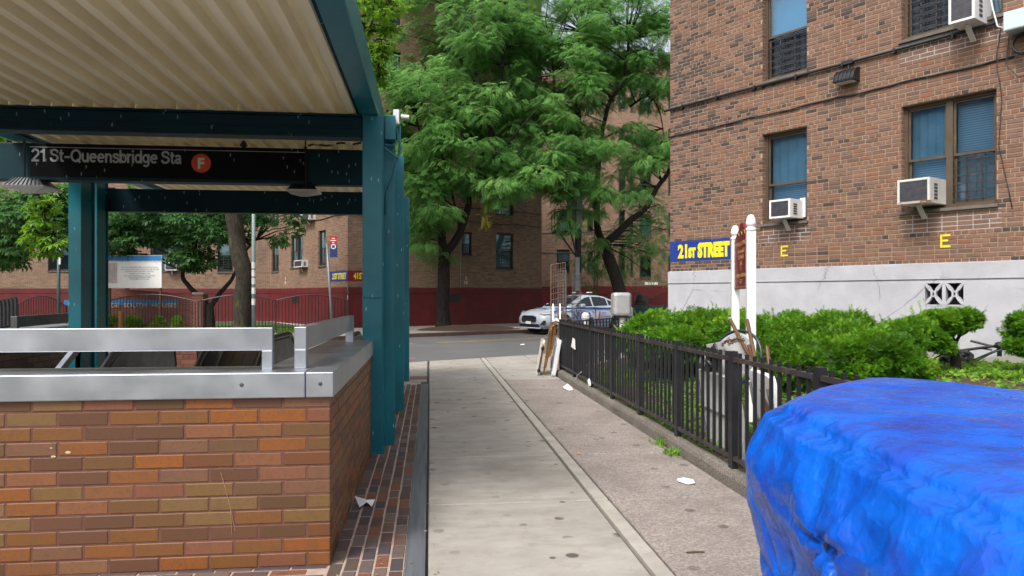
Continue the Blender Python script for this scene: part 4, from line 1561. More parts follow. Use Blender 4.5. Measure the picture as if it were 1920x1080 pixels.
def air_con(label, F, t0, t1, z0, z1, out, group='air conditioners in the windows', dirty=False):
    a_ = thing('air_conditioner', label, 'air conditioner', tuple(F.w((t0 + t1) / 2, -out, z0)), F.ang, group)
    X = F.M
    mb = MB()
    rim = 0.035
    mb.box(t0, t1, -out + 0.02, 0.12, z0, z1, X)
    for bb in ((t0, t0 + rim, z0, z1), (t1 - rim, t1, z0, z1), (t0 + rim, t1 - rim, z0, z0 + rim), (t0 + rim, t1 - rim, z1 - rim, z1)):
        mb.box(bb[0], bb[1], -out, -out + 0.019, bb[2], bb[3], X)
    cs = mb.build('casing', M['dirty_white'] if dirty else M['white_plastic'], a_, bevel=0.004, seg=1)
    g_ = MB()
    g_.box(t0 + rim, t1 - rim, -out + 0.012, -out + 0.019, z0 + rim, z1 - rim, X)
    n = 12
    for k in range(n):
        zz = z0 + rim + (z1 - z0 - 2 * rim) * (k + 0.3) / n
        g_.box(t0 + rim, t1 - rim, -out + 0.006, -out + 0.0115, zz, zz + 0.012, X)
    g_.build('grille', M['grille'], a_)
    s_ = MB()
    ym = -out * 0.55
    for k in range(5):
        s_.box(t1 + 0.001, t1 + 0.006, ym - 0.05, ym + 0.05, z0 + 0.06 + k * (z1 - z0 - 0.12) / 5, z0 + 0.06 + (k + 0.6) * (z1 - z0 - 0.12) / 5, X)
    s_.build('side_louvre', M['grille'], a_)
    b_ = MB()
    tm = (t0 + t1) / 2
    b_.bar(X @ Vector((tm, -out * 0.62, z0 - 0.005)), X @ Vector((tm, -0.055, z0 - 0.20)), 0.07, 0.025)
    b_.build('bracket', M['dirty_white'], a_)
    return a_


def ac_at(label, F, ua, ub, va, vb, out, dirty=False):
    t0, _ = F.at(ua, va, -out)
    t1, _ = F.at(ub, va, -out)
    um = (ua + ub) / 2
    return air_con(label, F, t0, t1, F.at(um, vb, -out)[1], F.at(um, va, -out)[1], out, dirty=dirty)


ac1 = ac_at('small white air conditioner in the lower single window of the near brick building', RB, 1442, 1481, 374, 409, 0.34)
mb = MB()
mb.box(2.93, win_r[0][1] - 0.06, 0.05, 0.08, RB.at(1490, 408, 0)[1], RB.at(1490, 372, 0)[1], RB.M)
mb.build('filler_panel', M['white_plastic'], ac1)
a2 = ac_at('rusty edged cream air conditioner in the lower double window of the near brick building', RB, 1682, 1743, 335, 382, 0.42, True)
mb = MB()
p0, p1 = RB.at(1682, 382, -0.42), RB.at(1743, 379, -0.42)
mb.box(p0[0] + 0.0, p1[0] - 0.0, -0.425, -0.30, p0[1] - 0.016, p0[1] + 0.014, RB.M)
mb.build('rusted_edge', pm('rust_streaked_white', (0.45, 0.40, 0.33), 0.7, 0, 0.2, 5, 0.2, c2=(0.20, 0.08, 0.025), c2s=7, c2t=(0.48, 0.56)), a2)
ac_at('large white air conditioner high in the top right window of the near brick building', RB, 1778, 1827, -20, 40, 0.45)

# conduit, cables, light, box
def wire(name, label, cat, F, pts, r, mat, n=6, clips=None):
    mb = MB()
    mb.tube([F.w(*p) for p in pts], r, n)
    o = mb.build(name, mat, None, smooth=True)
    return tag(o, label, cat)


cdt = thing('conduit_pipe', 'dark metal conduit running along the brick wall below the upper windows', 'pipe', tuple(RB.w(0, -0.04, 5.31)), R(-60))
mb = MB()
mb.tube([RB.w(-0.12, -0.04, 5.31), RB.w(6.05, -0.04, 5.325)], 0.026, 8)
mb.build('pipe', M['cable'], cdt, smooth=True)
for tt in np.arange(0.35, 6, 0.85):
    mb = MB()
    mb.box(tt, tt + 0.03, -0.072, -0.002, 5.265, 5.345, RB.M)
    mb.build('clip', M['black'], cdt)
pts = []
for k in range(30):
    tt = 6.25 * k / 29
    pts.append((tt, -0.02, 4.75 + 0.05 * (k / 29) + 0.010 * math.sin(k * 0.9) + 0.007 * math.sin(k * 2.3)))
wire('power_cable', 'black cable sagging along the brick wall between the two window rows', 'cable', RB, pts, 0.014, M['cable'])
pts = [(6.06 + 0.03 * math.sin(k * 1.3), -0.03, 7.6 - 0.21 * k) for k in range(16)] + [(6.10, -0.03, 4.25), (6.06, -0.03, 3.6), (6.18, -0.02, 2.95), (6.22, -0.01, 2.7)]
wire('power_cable', 'thin black wire hanging down beside the right double windows', 'cable', RB, pts, 0.006, M['cable'], 5)
pts = [(6.2, -0.06, 5.1), (6.16, -0.05, 4.7), (6.3, -0.05, 4.5), (6.6, -0.04, 4.5), (6.9, -0.04, 4.65)]
wire('power_cable', 'black loop of cable drooping below the coil on the brick wall', 'cable', RB, pts, 0.007, M['cable'], 5)
cb_ = [(5.98, -0.2, 5.9), (6.02, -0.12, 5.5), (6.07, -0.1, 5.25), (6.16, -0.1, 5.2)]
wire('power_cable', 'short white cable curving into the pale junction box', 'cable', RB, cb_, 0.012, M['white_plastic'], 6)
jb = thing('junction_box', 'pale blue grey metal junction box fixed high on the brick wall', 'box', tuple(RB.w(6.5, 0, 5.05)), R(-60))
mb = MB()
j0 = RB.at(1881, 80, -0.28)
mb.box(j0[0], j0[0] + 0.9, -0.28, -0.002, 5.10, 5.36, RB.M)
mb.build('case', M['pale_box'], jb, bevel=0.008)
mb = MB()
mb.box(j0[0] + 0.02, j0[0] + 0.88, -0.286, -0.2805, 5.115, 5.345, RB.M)
mb.build('door', M['pale_box'], jb)
mb = MB()
mb.box(j0[0] + 0.3, j0[0] + 0.36, -0.2, -0.1, 4.99, 5.099, RB.M)
mb.build('cable_gland', M['black'], jb)
mb = MB()
for k in range(6):
    r0 = 0.125 + 0.008 * (k % 3)
    pts = []
    for j in range(25):
        a = 2 * math.pi * j / 24
        pts.append(RB.w(j0[0] + 0.17 + r0 * math.cos(a) + 0.006 * k, -0.06 - 0.016 * k, 4.93 + r0 * math.sin(a) * (1 + 0.05 * math.sin(k))))
    mb.tube(pts, 0.009, 5)
tag(mb.build('cable_coil', M['cable'], smooth=True), 'black coil of spare cable hanging under the junction box', 'cable coil')
wl_ = thing('wall_light', 'dark ribbed wall pack light fixed under the conduit on the brick wall', 'light', tuple(RB.w(3.78, 0, 4.97)), R(-60))
la, lb = RB.at(1563, 148, -0.2), RB.at(1600, 148, -0.2)
t0, t1 = la[0], lb[0]
zb = 4.98
mb = MB()
prof = [(0.0, 0.0), (-0.20, 0.0), (-0.205, 0.03), (-0.17, 0.13), (-0.09, 0.20), (0.0, 0.215)]
vs, fs = [], []
for x in (t0, t1): vs += [RB.w(x, y, zb + z) for y, z in prof]
k = len(prof)
fs = [tuple(range(k)), tuple(range(2 * k - 1, k - 1, -1))] + [(i, k + i, k + (i + 1) % k, (i + 1) % k) for i in range(k)]
mb.add(vs, fs)
mb.build('housing', M['black'], wl_)
for j in range(6):
    x = t0 + (t1 - t0) * j / 5
    mb = MB()
    for (a, b), (c, d) in zip(prof[1:], prof[2:]):
        mb.bar(RB.w(x, a - 0.006, zb + b), RB.w(x, c - 0.006, zb + d + 0.003), 0.014, 0.02)
    mb.build('rib', M['cable'], wl_)
mb = MB()
mb.box(t0 + 0.03, t1 - 0.03, -0.18, -0.04, zb - 0.012, zb - 0.001, RB.M)
mb.build('diffuser', M['dirty_white'], wl_)
mb = MB()
mb.tube([RB.w((t0 + t1) / 2, -0.05, zb + 0.2), RB.w((t0 + t1) / 2, -0.045, 5.30)], 0.014, 6)
mb.box((t0 + t1) / 2 - 0.08, (t0 + t1) / 2 + 0.08, -0.08, -0.01, 5.285, 5.345, RB.M)
mb.build('mount', M['cable'], wl_)

# ---- the far building, a Y of wings across the street
K = cw(652, 31.1)
Kx = Vector((K[0], K[1], 0))
L2 = 9.9
C1 = Kx + Vector((-0.5, 0.8660254, 0)) * L2
F1 = Face((C1.x - 30, C1.y), 0)
F2 = Face((C1.x, C1.y), R(-60))
F3 = Face((Kx.x, Kx.y), R(30))
fb = thing('apartment_building', 'brown brick apartment building with dark red base across the street', 'building', (Kx.x, Kx.y, 0.11))
M['far_tan'] = facade_mat('far_brick_facade', (0.25, 0.150, 0.102), (0.19, 0.115, 0.082), (0.35, 0.27, 0.20), dark=(0.07, 0.045, 0.035), dark_amt=0.7)
M['far_frame'] = pm('dark_window_frame', (0.03, 0.027, 0.025), 0.5, 0, 0.2)
RT = 1.83
ZT = 16.6


def far_rows(F, specs, n=5, dz=2.62):
    """specs: (u0,u1,v_top,v_bottom) of ground-floor windows; repeated up the storeys"""
    out = []
    for u0, u1, va, vb, li in specs:
        a, zt = F.at(u0, va)
        b, _ = F.at(u1, va)
        um = (u0 + u1) / 2
        zt, zb = F.at(um, va)[1], F.at(um, vb)[1]
        for k in range(n): out.append((a, b, zb + dz * k, zt + dz * k, li))
    return out


s1 = far_rows(F1, [(-60, -20, 447, 509, 2), (90, 130, 447, 508, 2), (196, 216, 447, 508, 1), (282, 341, 447, 508, 2), (408, 437, 447, 510, 1)])
s2 = far_rows(F2, [(509, 522.5, 447, 509, 1), (545, 567.5, 441, 501, 2), (597, 611, 432, 498, 1)])
s3 = far_rows(F3, [(722, 752, 433, 500, 1), (866, 885, 435, 479, 1), (930, 963, 437, 505, 1)])
for F, t0, t1, sp in ((F1, 0, 30, s1), (F2, 0, L2, s2), (F3, 0, 10.4, s3)):
    hl = [h[:4] for h in sp]
    facade(fb, F, t0, t1, RT, ZT, hl, M['far_tan'], 0.14)
    facade(fb, F, t0 - 0.0, t1, 0.0, RT - 0.25, [], M['red_base'], 0.1, -0.03, 'base_wall')
    facade(fb, F, t0, t1, RT - 0.235, RT, [], M['red_base'], 0.1, -0.045, 'base_course')
    mb = MB()
    mb.add([F.w(t0, -0.045, RT), F.w(t1, -0.045, RT), F.w(t1, 0, RT + 0.01), F.w(t0, 0, RT + 0.01)], [(0, 1, 2, 3)])
    mb.add([F.w(t0, -0.015, RT - 0.26), F.w(t1, -0.015, RT - 0.26), F.w(t1, -0.015, RT - 0.22), F.w(t0, -0.015, RT - 0.22)], [(0, 1, 2, 3)])
    mb.box(t0, t1, -0.06, 0.3, ZT, ZT + 0.25, F.M)
    mb.build('coping', M['red_base'] if False else M['sill'], fb)
    for zz in (4.92, 5.55):
        mb = MB()
        pts = [F.w(t0 + (t1 - t0) * k / 14, -0.02, zz + 0.03 * math.sin(k * 1.7)) for k in range(15)]
        mb.tube(pts, 0.018, 5)
        mb.build('cable_run', M['cable'], fb)
    for i, (a, b, c, d, li) in enumerate(sp):
        rr = rnd.random()
        window(fb, F, a, b, c, d, lights=li, frame=M['far_frame'], pane=M['dark_pane'],
               up=[M['pale_curtain'] if rr < 0.6 else M['interior'], M['blind'] if rr > 0.3 else M['pale_curtain']][:max(li, 1)] if li == 2 else (M['pale_curtain'] if rr < 0.7 else M['blind']),
               low=M['interior'] if rr < 0.35 else (M['pale_curtain'] if rr < 0.75 else M['blind']), guard=(0,) if (c < 4 and li == 1) else (), y=0.07)
# closing walls and roof
E3 = F3.w(10.4, 0, 0)
mb = MB()
bk = [Vector((C1.x - 30, C1.y, 0)), Vector((C1.x, C1.y, 0)), Kx, E3, E3 + Vector((-5, 8.66, 0)), Vector((C1.x - 30, C1.y + 11, 0))]
mb.add([p + Vector((0, 0, ZT - 0.01)) for p in bk], [(0, 1, 2, 3, 4, 5)])
mb.build('roof', M['concrete'], fb)
F3b = Face((E3.x, E3.y), R(120))
facade(fb, F3b, 0, 10, RT, ZT, [], M['far_tan'], 0.14)
facade(fb, F3b, 0, 10, 0, RT, [], M['red_base'], 0.14, 0.0, 'base_wall')
# painted street names
for F, ta, tb, mt, nm in ((F2, None, L2, M['blue_paint'], '21ST STREET'), (F3, 0.0, None, M['maroon'], '41ST AVE')):
    if nm.startswith('21'):
        a, z1 = F.at(617, 509, -0.006)
        z0 = F.at(640, 527, -0.006)[1]
        z1 = F.at(640, 508, -0.006)[1]
        b = L2
    else:
        a, b = 0.0, F.at(706, 510)[0]
    mb = MB()
    mb.box(a, b, -0.006, -0.002, z0, z1, F.M)
    mb.build('painted_band', mt, fb)
    ua, ub = ((623, 649) if nm.startswith('21') else (663, 704))
    t0, t1 = F.at(ua, 518, -0.008)[0], F.at(ub, 518, -0.008)[0]
    text_mb(nm, 0.36, F.M @ Matrix.Translation(((t0 + t1) / 2, -0.0075, z0 + 0.09)), 0.012, 0.001, t1 - t0).build('lettering', M['yellow_paint'], fb)
tt, zz = F3.at(874, 532, -0.004)
for s_, dz in (('5', 0.19), ('19', -0.02)): text_mb(s_, 0.21, F3.M @ Matrix.Translation((tt, -0.004, zz + dz)), 0.002, 0.001).build('lettering', M['white_flat'], fb)
tt, zz = F2.at(535, 532, -0.004)
for s_, dz in (('5', 0.19), ('19', -0.02)): text_mb(s_, 0.21, F2.M @ Matrix.Translation((tt, -0.004, zz + dz)), 0.002, 0.001).build('lettering', M['white_flat'], fb)
mb = MB()
a, z1 = F1.at(24, 455, -0.02)
b, z0 = F1.at(56, 474, -0.02)
mb.box(a, b, -0.03, -0.002, z0, z1, F1.M)
mb.build('painted_band', M['navy'], fb)
a, z1 = F3.at(838, 552, -0.04)
b, z0 = F3.at(863, 567, -0.04)
mb = MB()
mb.box(a, b, -0.04, -0.031, z0, z1, F3.M)
mb.build('vent_cover', M['black'], fb)
a, z1 = F2.at(548, 554, -0.04)
b, z0 = F2.at(559, 568, -0.04)
mb = MB()
mb.box(a, b, -0.04, -0.031, z0, z1, F2.M)
mb.build('vent_cover', M['black'], fb)
mb = MB()
a, _ = F3.at(863.5, 500, -0.03)
mb.tube([F3.w(a, -0.04, RT), F3.w(a, -0.04, RT + 2.2)], 0.02, 5)
mb.build('downpipe', M['grey_metal'], fb)


def ac_far(label, F, u0, u1, va, vb, out=0.32): return ac_at(label, F, u0, u1, va, vb, out)


ac_far('white air conditioner in the far facade window just right of the information board', F1, 309, 331, 492, 507)
ac_far('white air conditioner in the middle window left of the bus stop pole', F2, 551, 566, 488, 501, 0.3)
ac_far('white air conditioner in the second floor window behind the tall locust trunk', F3, 931, 953, 378, 392)
ac_far('white air conditioner just below the edge of the canopy roof on the far wing', F2, 562, 579, 401, 413)
for i, u in enumerate((632, 676)):
    F = F2 if u < 652 else F3
    q = F.at(u, 398, -0.1)
    mb = MB()
    mb.lathe([(0.10, 0), (0.12, 0.03), (0.09, 0.09), (0.0, 0.11)], tuple(F.w(q[0], -0.1, q[1])), 10)
    tag(mb.build('wall_lamp', M['white_plastic'], smooth=True), ['round white lamp on the far building just left of its street corner', 'round white lamp on the far building just right of its street corner'][i], 'light')

# ---- a third building seen between the trees
O4 = cw(996, 50)
F4 = Face(O4, R(-30))
tb = thing('apartment_building', 'tan brick building far behind the second locust tree and the police car', 'building', (O4[0], O4[1], 0.11))
s4 = far_rows(F4, [(1044, 1068, 468, 512, 1), (1101, 1112, 470, 512, 1), (1160, 1172, 470, 513, 1), (1182, 1187, 478, 516, 1), (1199, 1221, 480, 521, 1), (1253, 1262, 478, 520, 1)], 5, 2.62)
hl = [h[:4] for h in s4]
facade(tb, F4, 0, 15, 2.06, 16.3, hl, M['far_tan'], 0.14)
facade(tb, F4, 0, 15, 0, 2.06, [], M['red_base'], 0.1, -0.04, 'base_wall')
for i, (a, b, c, d, li) in enumerate(s4):
    window(tb, F4, a, b, c, d, frame=M['far_frame'], pane=M['dark_pane'], up=M['pale_curtain'] if i % 3 == 0 else M['interior'], low=M['blind'] if i % 4 == 1 else M['interior'], y=0.07)
for zz in (4.3, 5.6):
    mb = MB()
    mb.tube([F4.w(15 * k / 14, -0.02, zz + 0.03 * math.sin(k * 1.7)) for k in range(15)], 0.02, 5)
    mb.build('cable_run', M['cable'], tb)
mb = MB()
mb.box(0, 15, -0.05, 10, 16.3, 16.5, F4.M)
mb.build('roof', M['concrete'], tb)
mb = MB()
a, z1 = F4.at(1209, 529, -0.03)
b, z0 = F4.at(1233, 534, -0.03)
mb.box(a, b, -0.03, -0.002, z0, z1, F4.M)
mb.build('name_plate', M['white_flat'], tb)
mb = MB()
for u in (1115, 1120):
    a, _ = F4.at(u, 500, -0.03)
    mb.tube([F4.w(a, -0.04, 0.2), F4.w(a, -0.04, 8)], 0.035, 5)
mb.build('downpipe', M['black'], tb)

# ---- the block on the other side of the avenue, out of the frame on the left: it stands in the near windows' reflections
F5 = Face((-36, -26), R(90))
ob = thing('apartment_building', 'brick block across the avenue, mirrored in the panes of the near building', 'building', (-36, -26, 0))
h5 = [(2.5 + 3.6 * i, 3.9 + 3.6 * i, 1.9 + 2.7 * k, 3.5 + 2.7 * k) for i in range(14) for k in range(5)]
facade(ob, F5, 0, 53, 0, 15, h5, M['far_tan'], 0.15)
mb = MB()
for a, b, c, d in h5: mb.add([F5.w(a, 0.14, c), F5.w(b, 0.14, c), F5.w(b, 0.14, d), F5.w(a, 0.14, d)], [(0, 1, 2, 3)])
tag(mb.build('pane', M['car_glass'], ob), kind='stuff')
mb = MB()
mb.box(0, 53, 0.0, 11, 15.001, 15.3, F5.M)
mb.build('roof', M['concrete'], ob)


# ------------------------------------------------------------------ garden fence along the walk
FX = 2.415
gf = thing('garden_fence', 'low black iron picket fence along the kerb beside the walk', 'fence', (FX, 7.6, 0.118))
posts = [13.57, 12.27, 10.96, 9.65, 8.35, 7.04, 5.71, 4.38, 3.05]
for i, y in enumerate(posts):
    mb = MB()
    mb.box(FX - 0.025, FX + 0.025, y - 0.038, y + 0.038, 0.10, 1.05)
    mb.build('post', M['black_iron'], gf)
pk = MB()
pk.box(-0.0115, 0.0115, -0.0115, 0.0115, 0.165, 1.042)
pkm = pk.mesh('picket')
pkm.materials.append(M['black_iron'])
for a, b in zip(posts[1:], posts):
    for k in range(1, 10):
        link('picket', pkm, gf, (rnd.uniform(-0.002, 0.002), a + (b - a) * k / 10 - 7.6, -0.118), (rnd.uniform(-0.006, 0.006), 0, 0))
    for z, h in ((0.20, 0.032), (0.985, 0.034)):
        mb = MB()
        mb.box(FX - 0.021, FX + 0.021, a + 0.043, b - 0.043, z - h / 2, z + h / 2)
        mb.build('rail', M['rail_iron'], gf)

f2 = thing('garden_fence', 'low black iron picket fence turning right behind the hedge towards the street', 'fence', (FX, 13.66, 0.0))
p0, p1 = Vector((FX, 13.66, 0)), Vector((4.95, 17.4, 0))
dv = (p1 - p0).normalized()
L = (p1 - p0).length
for k in range(4):
    c = p0 + dv * (0.15 + (L - 0.3) * k / 3)
    mb = MB()
    mb.bar(c + Vector((0, 0, 0.0)), c + Vector((0, 0, 1.04)), 0.08, 0.06)
    mb.build('post', M['black_iron'], f2)
for z in (0.22, 0.985):
    mb = MB()
    mb.bar(p0 + Vector((0, 0, z)), p1 + Vector((0, 0, z)), 0.04, 0.03)
    mb.build('rail', M['rail_iron'], f2)
pk2 = MB()
pk2.box(-0.0125, 0.0125, -0.0125, 0.0125, 0.1, 1.0)
pk2m = pk2.mesh('picket')
pk2m.materials.append(M['black_iron'])
for k in range(1, 24):
    c = dv * (L * k / 24)
    link('picket', pk2m, f2, (c.x, c.y, 0))

# things caught on the fence
mb = MB()
a = on_x(1071, 657, FX - 0.03)
mb.add([on_x(1074, 633, FX - 0.025), on_x(1078, 636, FX - 0.022), on_x(1079, 656, FX - 0.028), on_x(1071, 650, FX - 0.03)], [(0, 1, 2, 3)])
o = mb.build('paper_scrap', M['paper'])
o.modifiers.new('thick', 'SOLIDIFY').thickness = 0.003
tag(o, 'white torn paper scrap stuck on the black fence pickets', 'paper')


def crumple(label, c, sx, sy, sz, mat, seed, name='paper_scrap', cat='paper', nu=12, nv=8, amp=0.5):
    mb = MB()
    vs, fs = [], []
    for j in range(nv + 1):
        for i in range(nu):
            th, ph = 2 * math.pi * i / nu, math.pi * j / nv
            d = Vector((math.sin(ph) * math.cos(th), math.sin(ph) * math.sin(th), math.cos(ph)))
            r = 1 + amp * noise.noise(d * 1.7 + Vector((seed, 0, 0))) + amp * 0.5 * noise.noise(d * 4.1 + Vector((0, seed, 0)))
            vs.append((c[0] + d.x * sx * r, c[1] + d.y * sy * r, max(c[2] + d.z * sz * r, c[2] - sz)))
    for j in range(nv):
        for i in range(nu):
            i2 = (i + 1) % nu
            fs.append((j * nu + i, (j + 1) * nu + i, (j + 1) * nu + i2, j * nu + i2))
    mb.add(vs, fs)
    return tag(mb.build(name, mat), label, cat)


p = on_x(1105, 715, FX - 0.03)
crumple('white plastic scrap snagged on the bottom rail of the fence', (FX - 0.03, p.y, 0.18), 0.02, 0.09, 0.055, M['paper'], 3)
mb = MB()
pts = [on_x(1090, 697, FX - 0.02), on_x(1082, 704, FX - 0.03), on_x(1079, 713, FX - 0.05), on_x(1076, 722, FX - 0.07), on_x(1074, 733, FX - 0.08)]
for p, q in zip(pts, pts[1:]):
    for k in range(4):
        a, b = p.lerp(q, k / 4), p.lerp(q, (k + 1) / 4)
        mb.tube([a + Vector((0.008 * (k % 2), 0, 0)), b + Vector((0.008 * ((k + 1) % 2), 0, 0))], 0.009, 5)
tag(mb.build('chain', M['silver']), 'short silver chain dangling from the fence over the kerb', 'chain')


def flat_litter(label, uv, z, mat, lift, name='paper_scrap', cat='litter'):
    pts = [on_z(u, v, z) for u, v in uv]
    c = sum(pts, Vector()) / len(pts)
    n = len(pts)
    vs = [p + Vector((0, 0, 0.006 + lift * (i % 2) * rnd.random())) for i, p in enumerate(pts)] + [c + Vector((0, 0, 0.012 + lift * 0.4))]
    mb = MB()
    mb.add(vs, [(i, (i + 1) % n, n) for i in range(n)])
    o = mb.build(name, mat)
    o.modifiers.new('thick', 'SOLIDIFY').thickness = 0.0025
    return tag(o, label, cat)


flat_litter('flat white napkin lying on the grey aggregate pavement near the blue tarp', [(1270, 899), (1283, 898), (1300, 901), (1303, 909), (1290, 910), (1271, 905)], 0.0, M['paper'], 0.01)
flat_litter('white paper lump by the kerb below the dangling chain', [(1056, 726), (1064, 724), (1072, 727), (1074, 733), (1066, 733), (1057, 730)], 0.0, M['paper'], 0.04)
flat_litter('folded white paper lying on the dark brick paving by the wall', [(665, 932), (684, 940), (691, 944), (703, 944), (697, 952), (688, 948), (674, 953)], 0.004, M['paper'], 0.035)
flat_litter('small white wrapper on the road beyond the walk', [(975, 646), (983, 645.4), (983, 647), (976, 647.4)], -0.01, M['paper'], 0.01)
flat_litter('thin brown stick lying on the grey aggregate pavement', [(1286, 1037), (1321, 1036.2), (1321, 1037.6), (1287, 1038.4)], 0.0, M['wood'], 0.0, 'stick', 'stick')
p = on_z(1085, 851.5, 0)
crumple('orange cigarette butt on the grey aggregate pavement', (p.x, p.y, 0.008), 0.02, 0.01, 0.008, M['amber'], 5, 'cigarette_butt', 'litter', 8, 5, 0.2)
p = on_z(964, 622, -0.01)
crumple('crumpled white cup on the road in front of the police car', (p.x, p.y, 0.06), 0.17, 0.1, 0.09, M['paper'], 8, 'crumpled_cup', 'litter')
# fallen leaves on the strip: too many and too small to count
mb = MB()
for k in range(46):
    x, y = rnd.uniform(-0.52, 0.25), 4.0 + 6.5 * rnd.random() ** 1.6
    a = rnd.random() * 6.28
    L_ = rnd.uniform(0.008, 0.02)
    mb.add([(x, y, 0.006), (x + L_ * math.cos(a + 0.4), y + L_ * math.sin(a + 0.4), 0.010), (x + 1.8 * L_ * math.cos(a), y + 1.8 * L_ * math.sin(a), 0.007), (x + L_ * math.cos(a - 0.4), y + L_ * math.sin(a - 0.4), 0.009)], [(0, 1, 2, 3)])
for k in range(60):
    x, y = rnd.choice([rnd.uniform(2.1, 2.32), rnd.uniform(1.4, 2.3)]), rnd.uniform(4, 12)
    a = rnd.random() * 6.28
    L_ = rnd.uniform(0.006, 0.016)
    mb.add([(x, y, 0.004), (x + L_ * math.cos(a + 0.4), y + L_ * math.sin(a + 0.4), 0.008), (x + 1.8 * L_ * math.cos(a), y + 1.8 * L_ * math.sin(a), 0.005), (x + L_ * math.cos(a - 0.4), y + L_ * math.sin(a - 0.4), 0.007)], [(0, 1, 2, 3)])
M['fallen'] = pm('pale_green_fallen_leaf', (0.25, 0.27, 0.12), 0.8, 0, 0.5, 2, 0)
tag(mb.build('fallen_leaves', M['fallen']), kind='stuff')

# ------------------------------------------------------------------ folded tables and poles at the fence
def folded_table(label, O, e, lean, w, h, th=0.045, mat=None, legs=True, group=None):
    """a half-folded table stood on its edge: O bottom corner, e along its foot, lean the offset of its top"""
    e = Vector(e).normalized()
    up = (Vector((0, 0, 1)) * h + Vector(lean))
    hh = up.length
    up.normalize()
    n = e.cross(up).normalized()
    X = Matrix((e, n, up)).transposed().to_4x4()
    X.translation = Vector(O)
    t_ = thing('folding_table', label, 'folding table', tuple(O), 0, group)
    mb = MB()
    r = 0.06
    poly = []
    for cx, cz, a0 in ((w - r, hh - r, 0), (r, hh - r, 90), (r, r, 180), (w - r, r, 270)):
        for k in range(5):
            a = R(a0 + 22.5 * k)
            poly.append((cx + r * math.cos(a), cz + r * math.sin(a)))
    mb.prism(poly, X, th)
    mb.build('table_top', mat or M['white_plastic'], t_, bevel=0.006, seg=2)
    mb = MB()
    mb.tube([X @ Vector((0.05, -0.012, 0.1)), X @ Vector((0.05, -0.012, hh - 0.1))], 0.012, 6)
    mb.tube([X @ Vector((w - 0.05, -0.012, 0.1)), X @ Vector((w - 0.05, -0.012, hh - 0.1))], 0.012, 6)
    mb.tube([X @ Vector((0.05, -0.012, hh * 0.5)), X @ Vector((w - 0.05, -0.012, hh * 0.5))], 0.010, 6)
    if legs: mb.build('leg_frame', M['grey_metal'], t_)
    return t_, X


g_ = 'folded white tables leaning on the fence'
ta, XA = folded_table('grubby white folded table standing left of the golden legs at the fence end', (1.98, 13.66, 0.0), (0.10, 1, 0), (0.11, 0, 0), 0.62, 0.66, 0.05, M['dirty_white'], False, g_)
mb = MB()
mb.bar((2.005, 13.64, 0.06), (2.10, 13.64, 0.58), 0.03, 0.02)
mb.build('hinge_strip', M['wood'], ta)
mb = MB()
mb.box(2.085, 2.125, 13.615, 13.628, 0.545, 0.58)
mb.build('reflector', M['amber'], ta)
for z, x in ((0.09, 2.01), (0.5, 2.085)):
    mb = MB()
    mb.box(x - 0.03, x + 0.03, 13.618, 13.63, z - 0.03, z + 0.03)
    mb.build('hinge', M['black'], ta)
tb_, XB = folded_table('white folded table standing between the golden legs and the fence end', (2.21, 13.42, 0.0), (0.14, 1, 0), (0.12, 0, 0), 0.66, 0.68, 0.075, M['white_plastic'], True, g_)
lg = thing('table_legs', 'upright golden brown metal legs chained between two white folded tables', 'table legs', (2.13, 13.55, 0))
for k, (x0, x1, y) in enumerate(((2.10, 2.235, 13.62), (2.125, 2.27, 13.58), (2.15, 2.30, 13.64), (2.175, 2.315, 13.55))):
    mb = MB()
    mb.tube([(x0, y, 0.04 + 0.1 * k), (x0 * 0.5 + x1 * 0.5, y, 0.5), (x1, y, 0.99 + 0.01 * k)], 0.017, 7)
    mb.build('leg', M['brass'], lg)
mb = MB()
mb.tube([(2.25, 13.55, 0.99), (2.34, 13.55, 1.0), (2.4, 13.56, 0.98)], 0.02, 6)
mb.build('crossbar', M['wood'], lg)


def chain_run(label, pts, r=0.011):
    mb = MB()
    pts = [Vector(p) for p in pts]
    L_ = sum((b - a).length for a, b in zip(pts, pts[1:]))
    step = r * 3.2
    k = 0
    for a, b in zip(pts, pts[1:]):
        n = max(1, int((b - a).length / step))
        d = (b - a).normalized()
        s = d.cross(Vector((0, 0, 1)))
        s = s.normalized() if s.length > 0.01 else Vector((1, 0, 0))
        t2 = s.cross(d)
        for i in range(n):
            c = a.lerp(b, (i + 0.5) / n)
            w_ = s if k % 2 else t2
            ring = []
            for j in range(9):
                q = 2 * math.pi * j / 8
                ring.append(c + d * math.cos(q) * r * 2.1 + w_ * math.sin(q) * r * 1.2)
            mb.tube(ring, r * 0.42, 4, False)
            k += 1
    return tag(mb.build('chain', M['chain'], smooth=True), label, 'chain')


chain_run('brown chain tying the folded white tables to the end of the fence', [(2.05, 13.57, 0.66), (2.10, 13.55, 0.70), (2.17, 13.53, 0.76), (2.22, 13.52, 0.88), (2.3, 13.52, 0.98), (2.40, 13.55, 0.99)], 0.013)

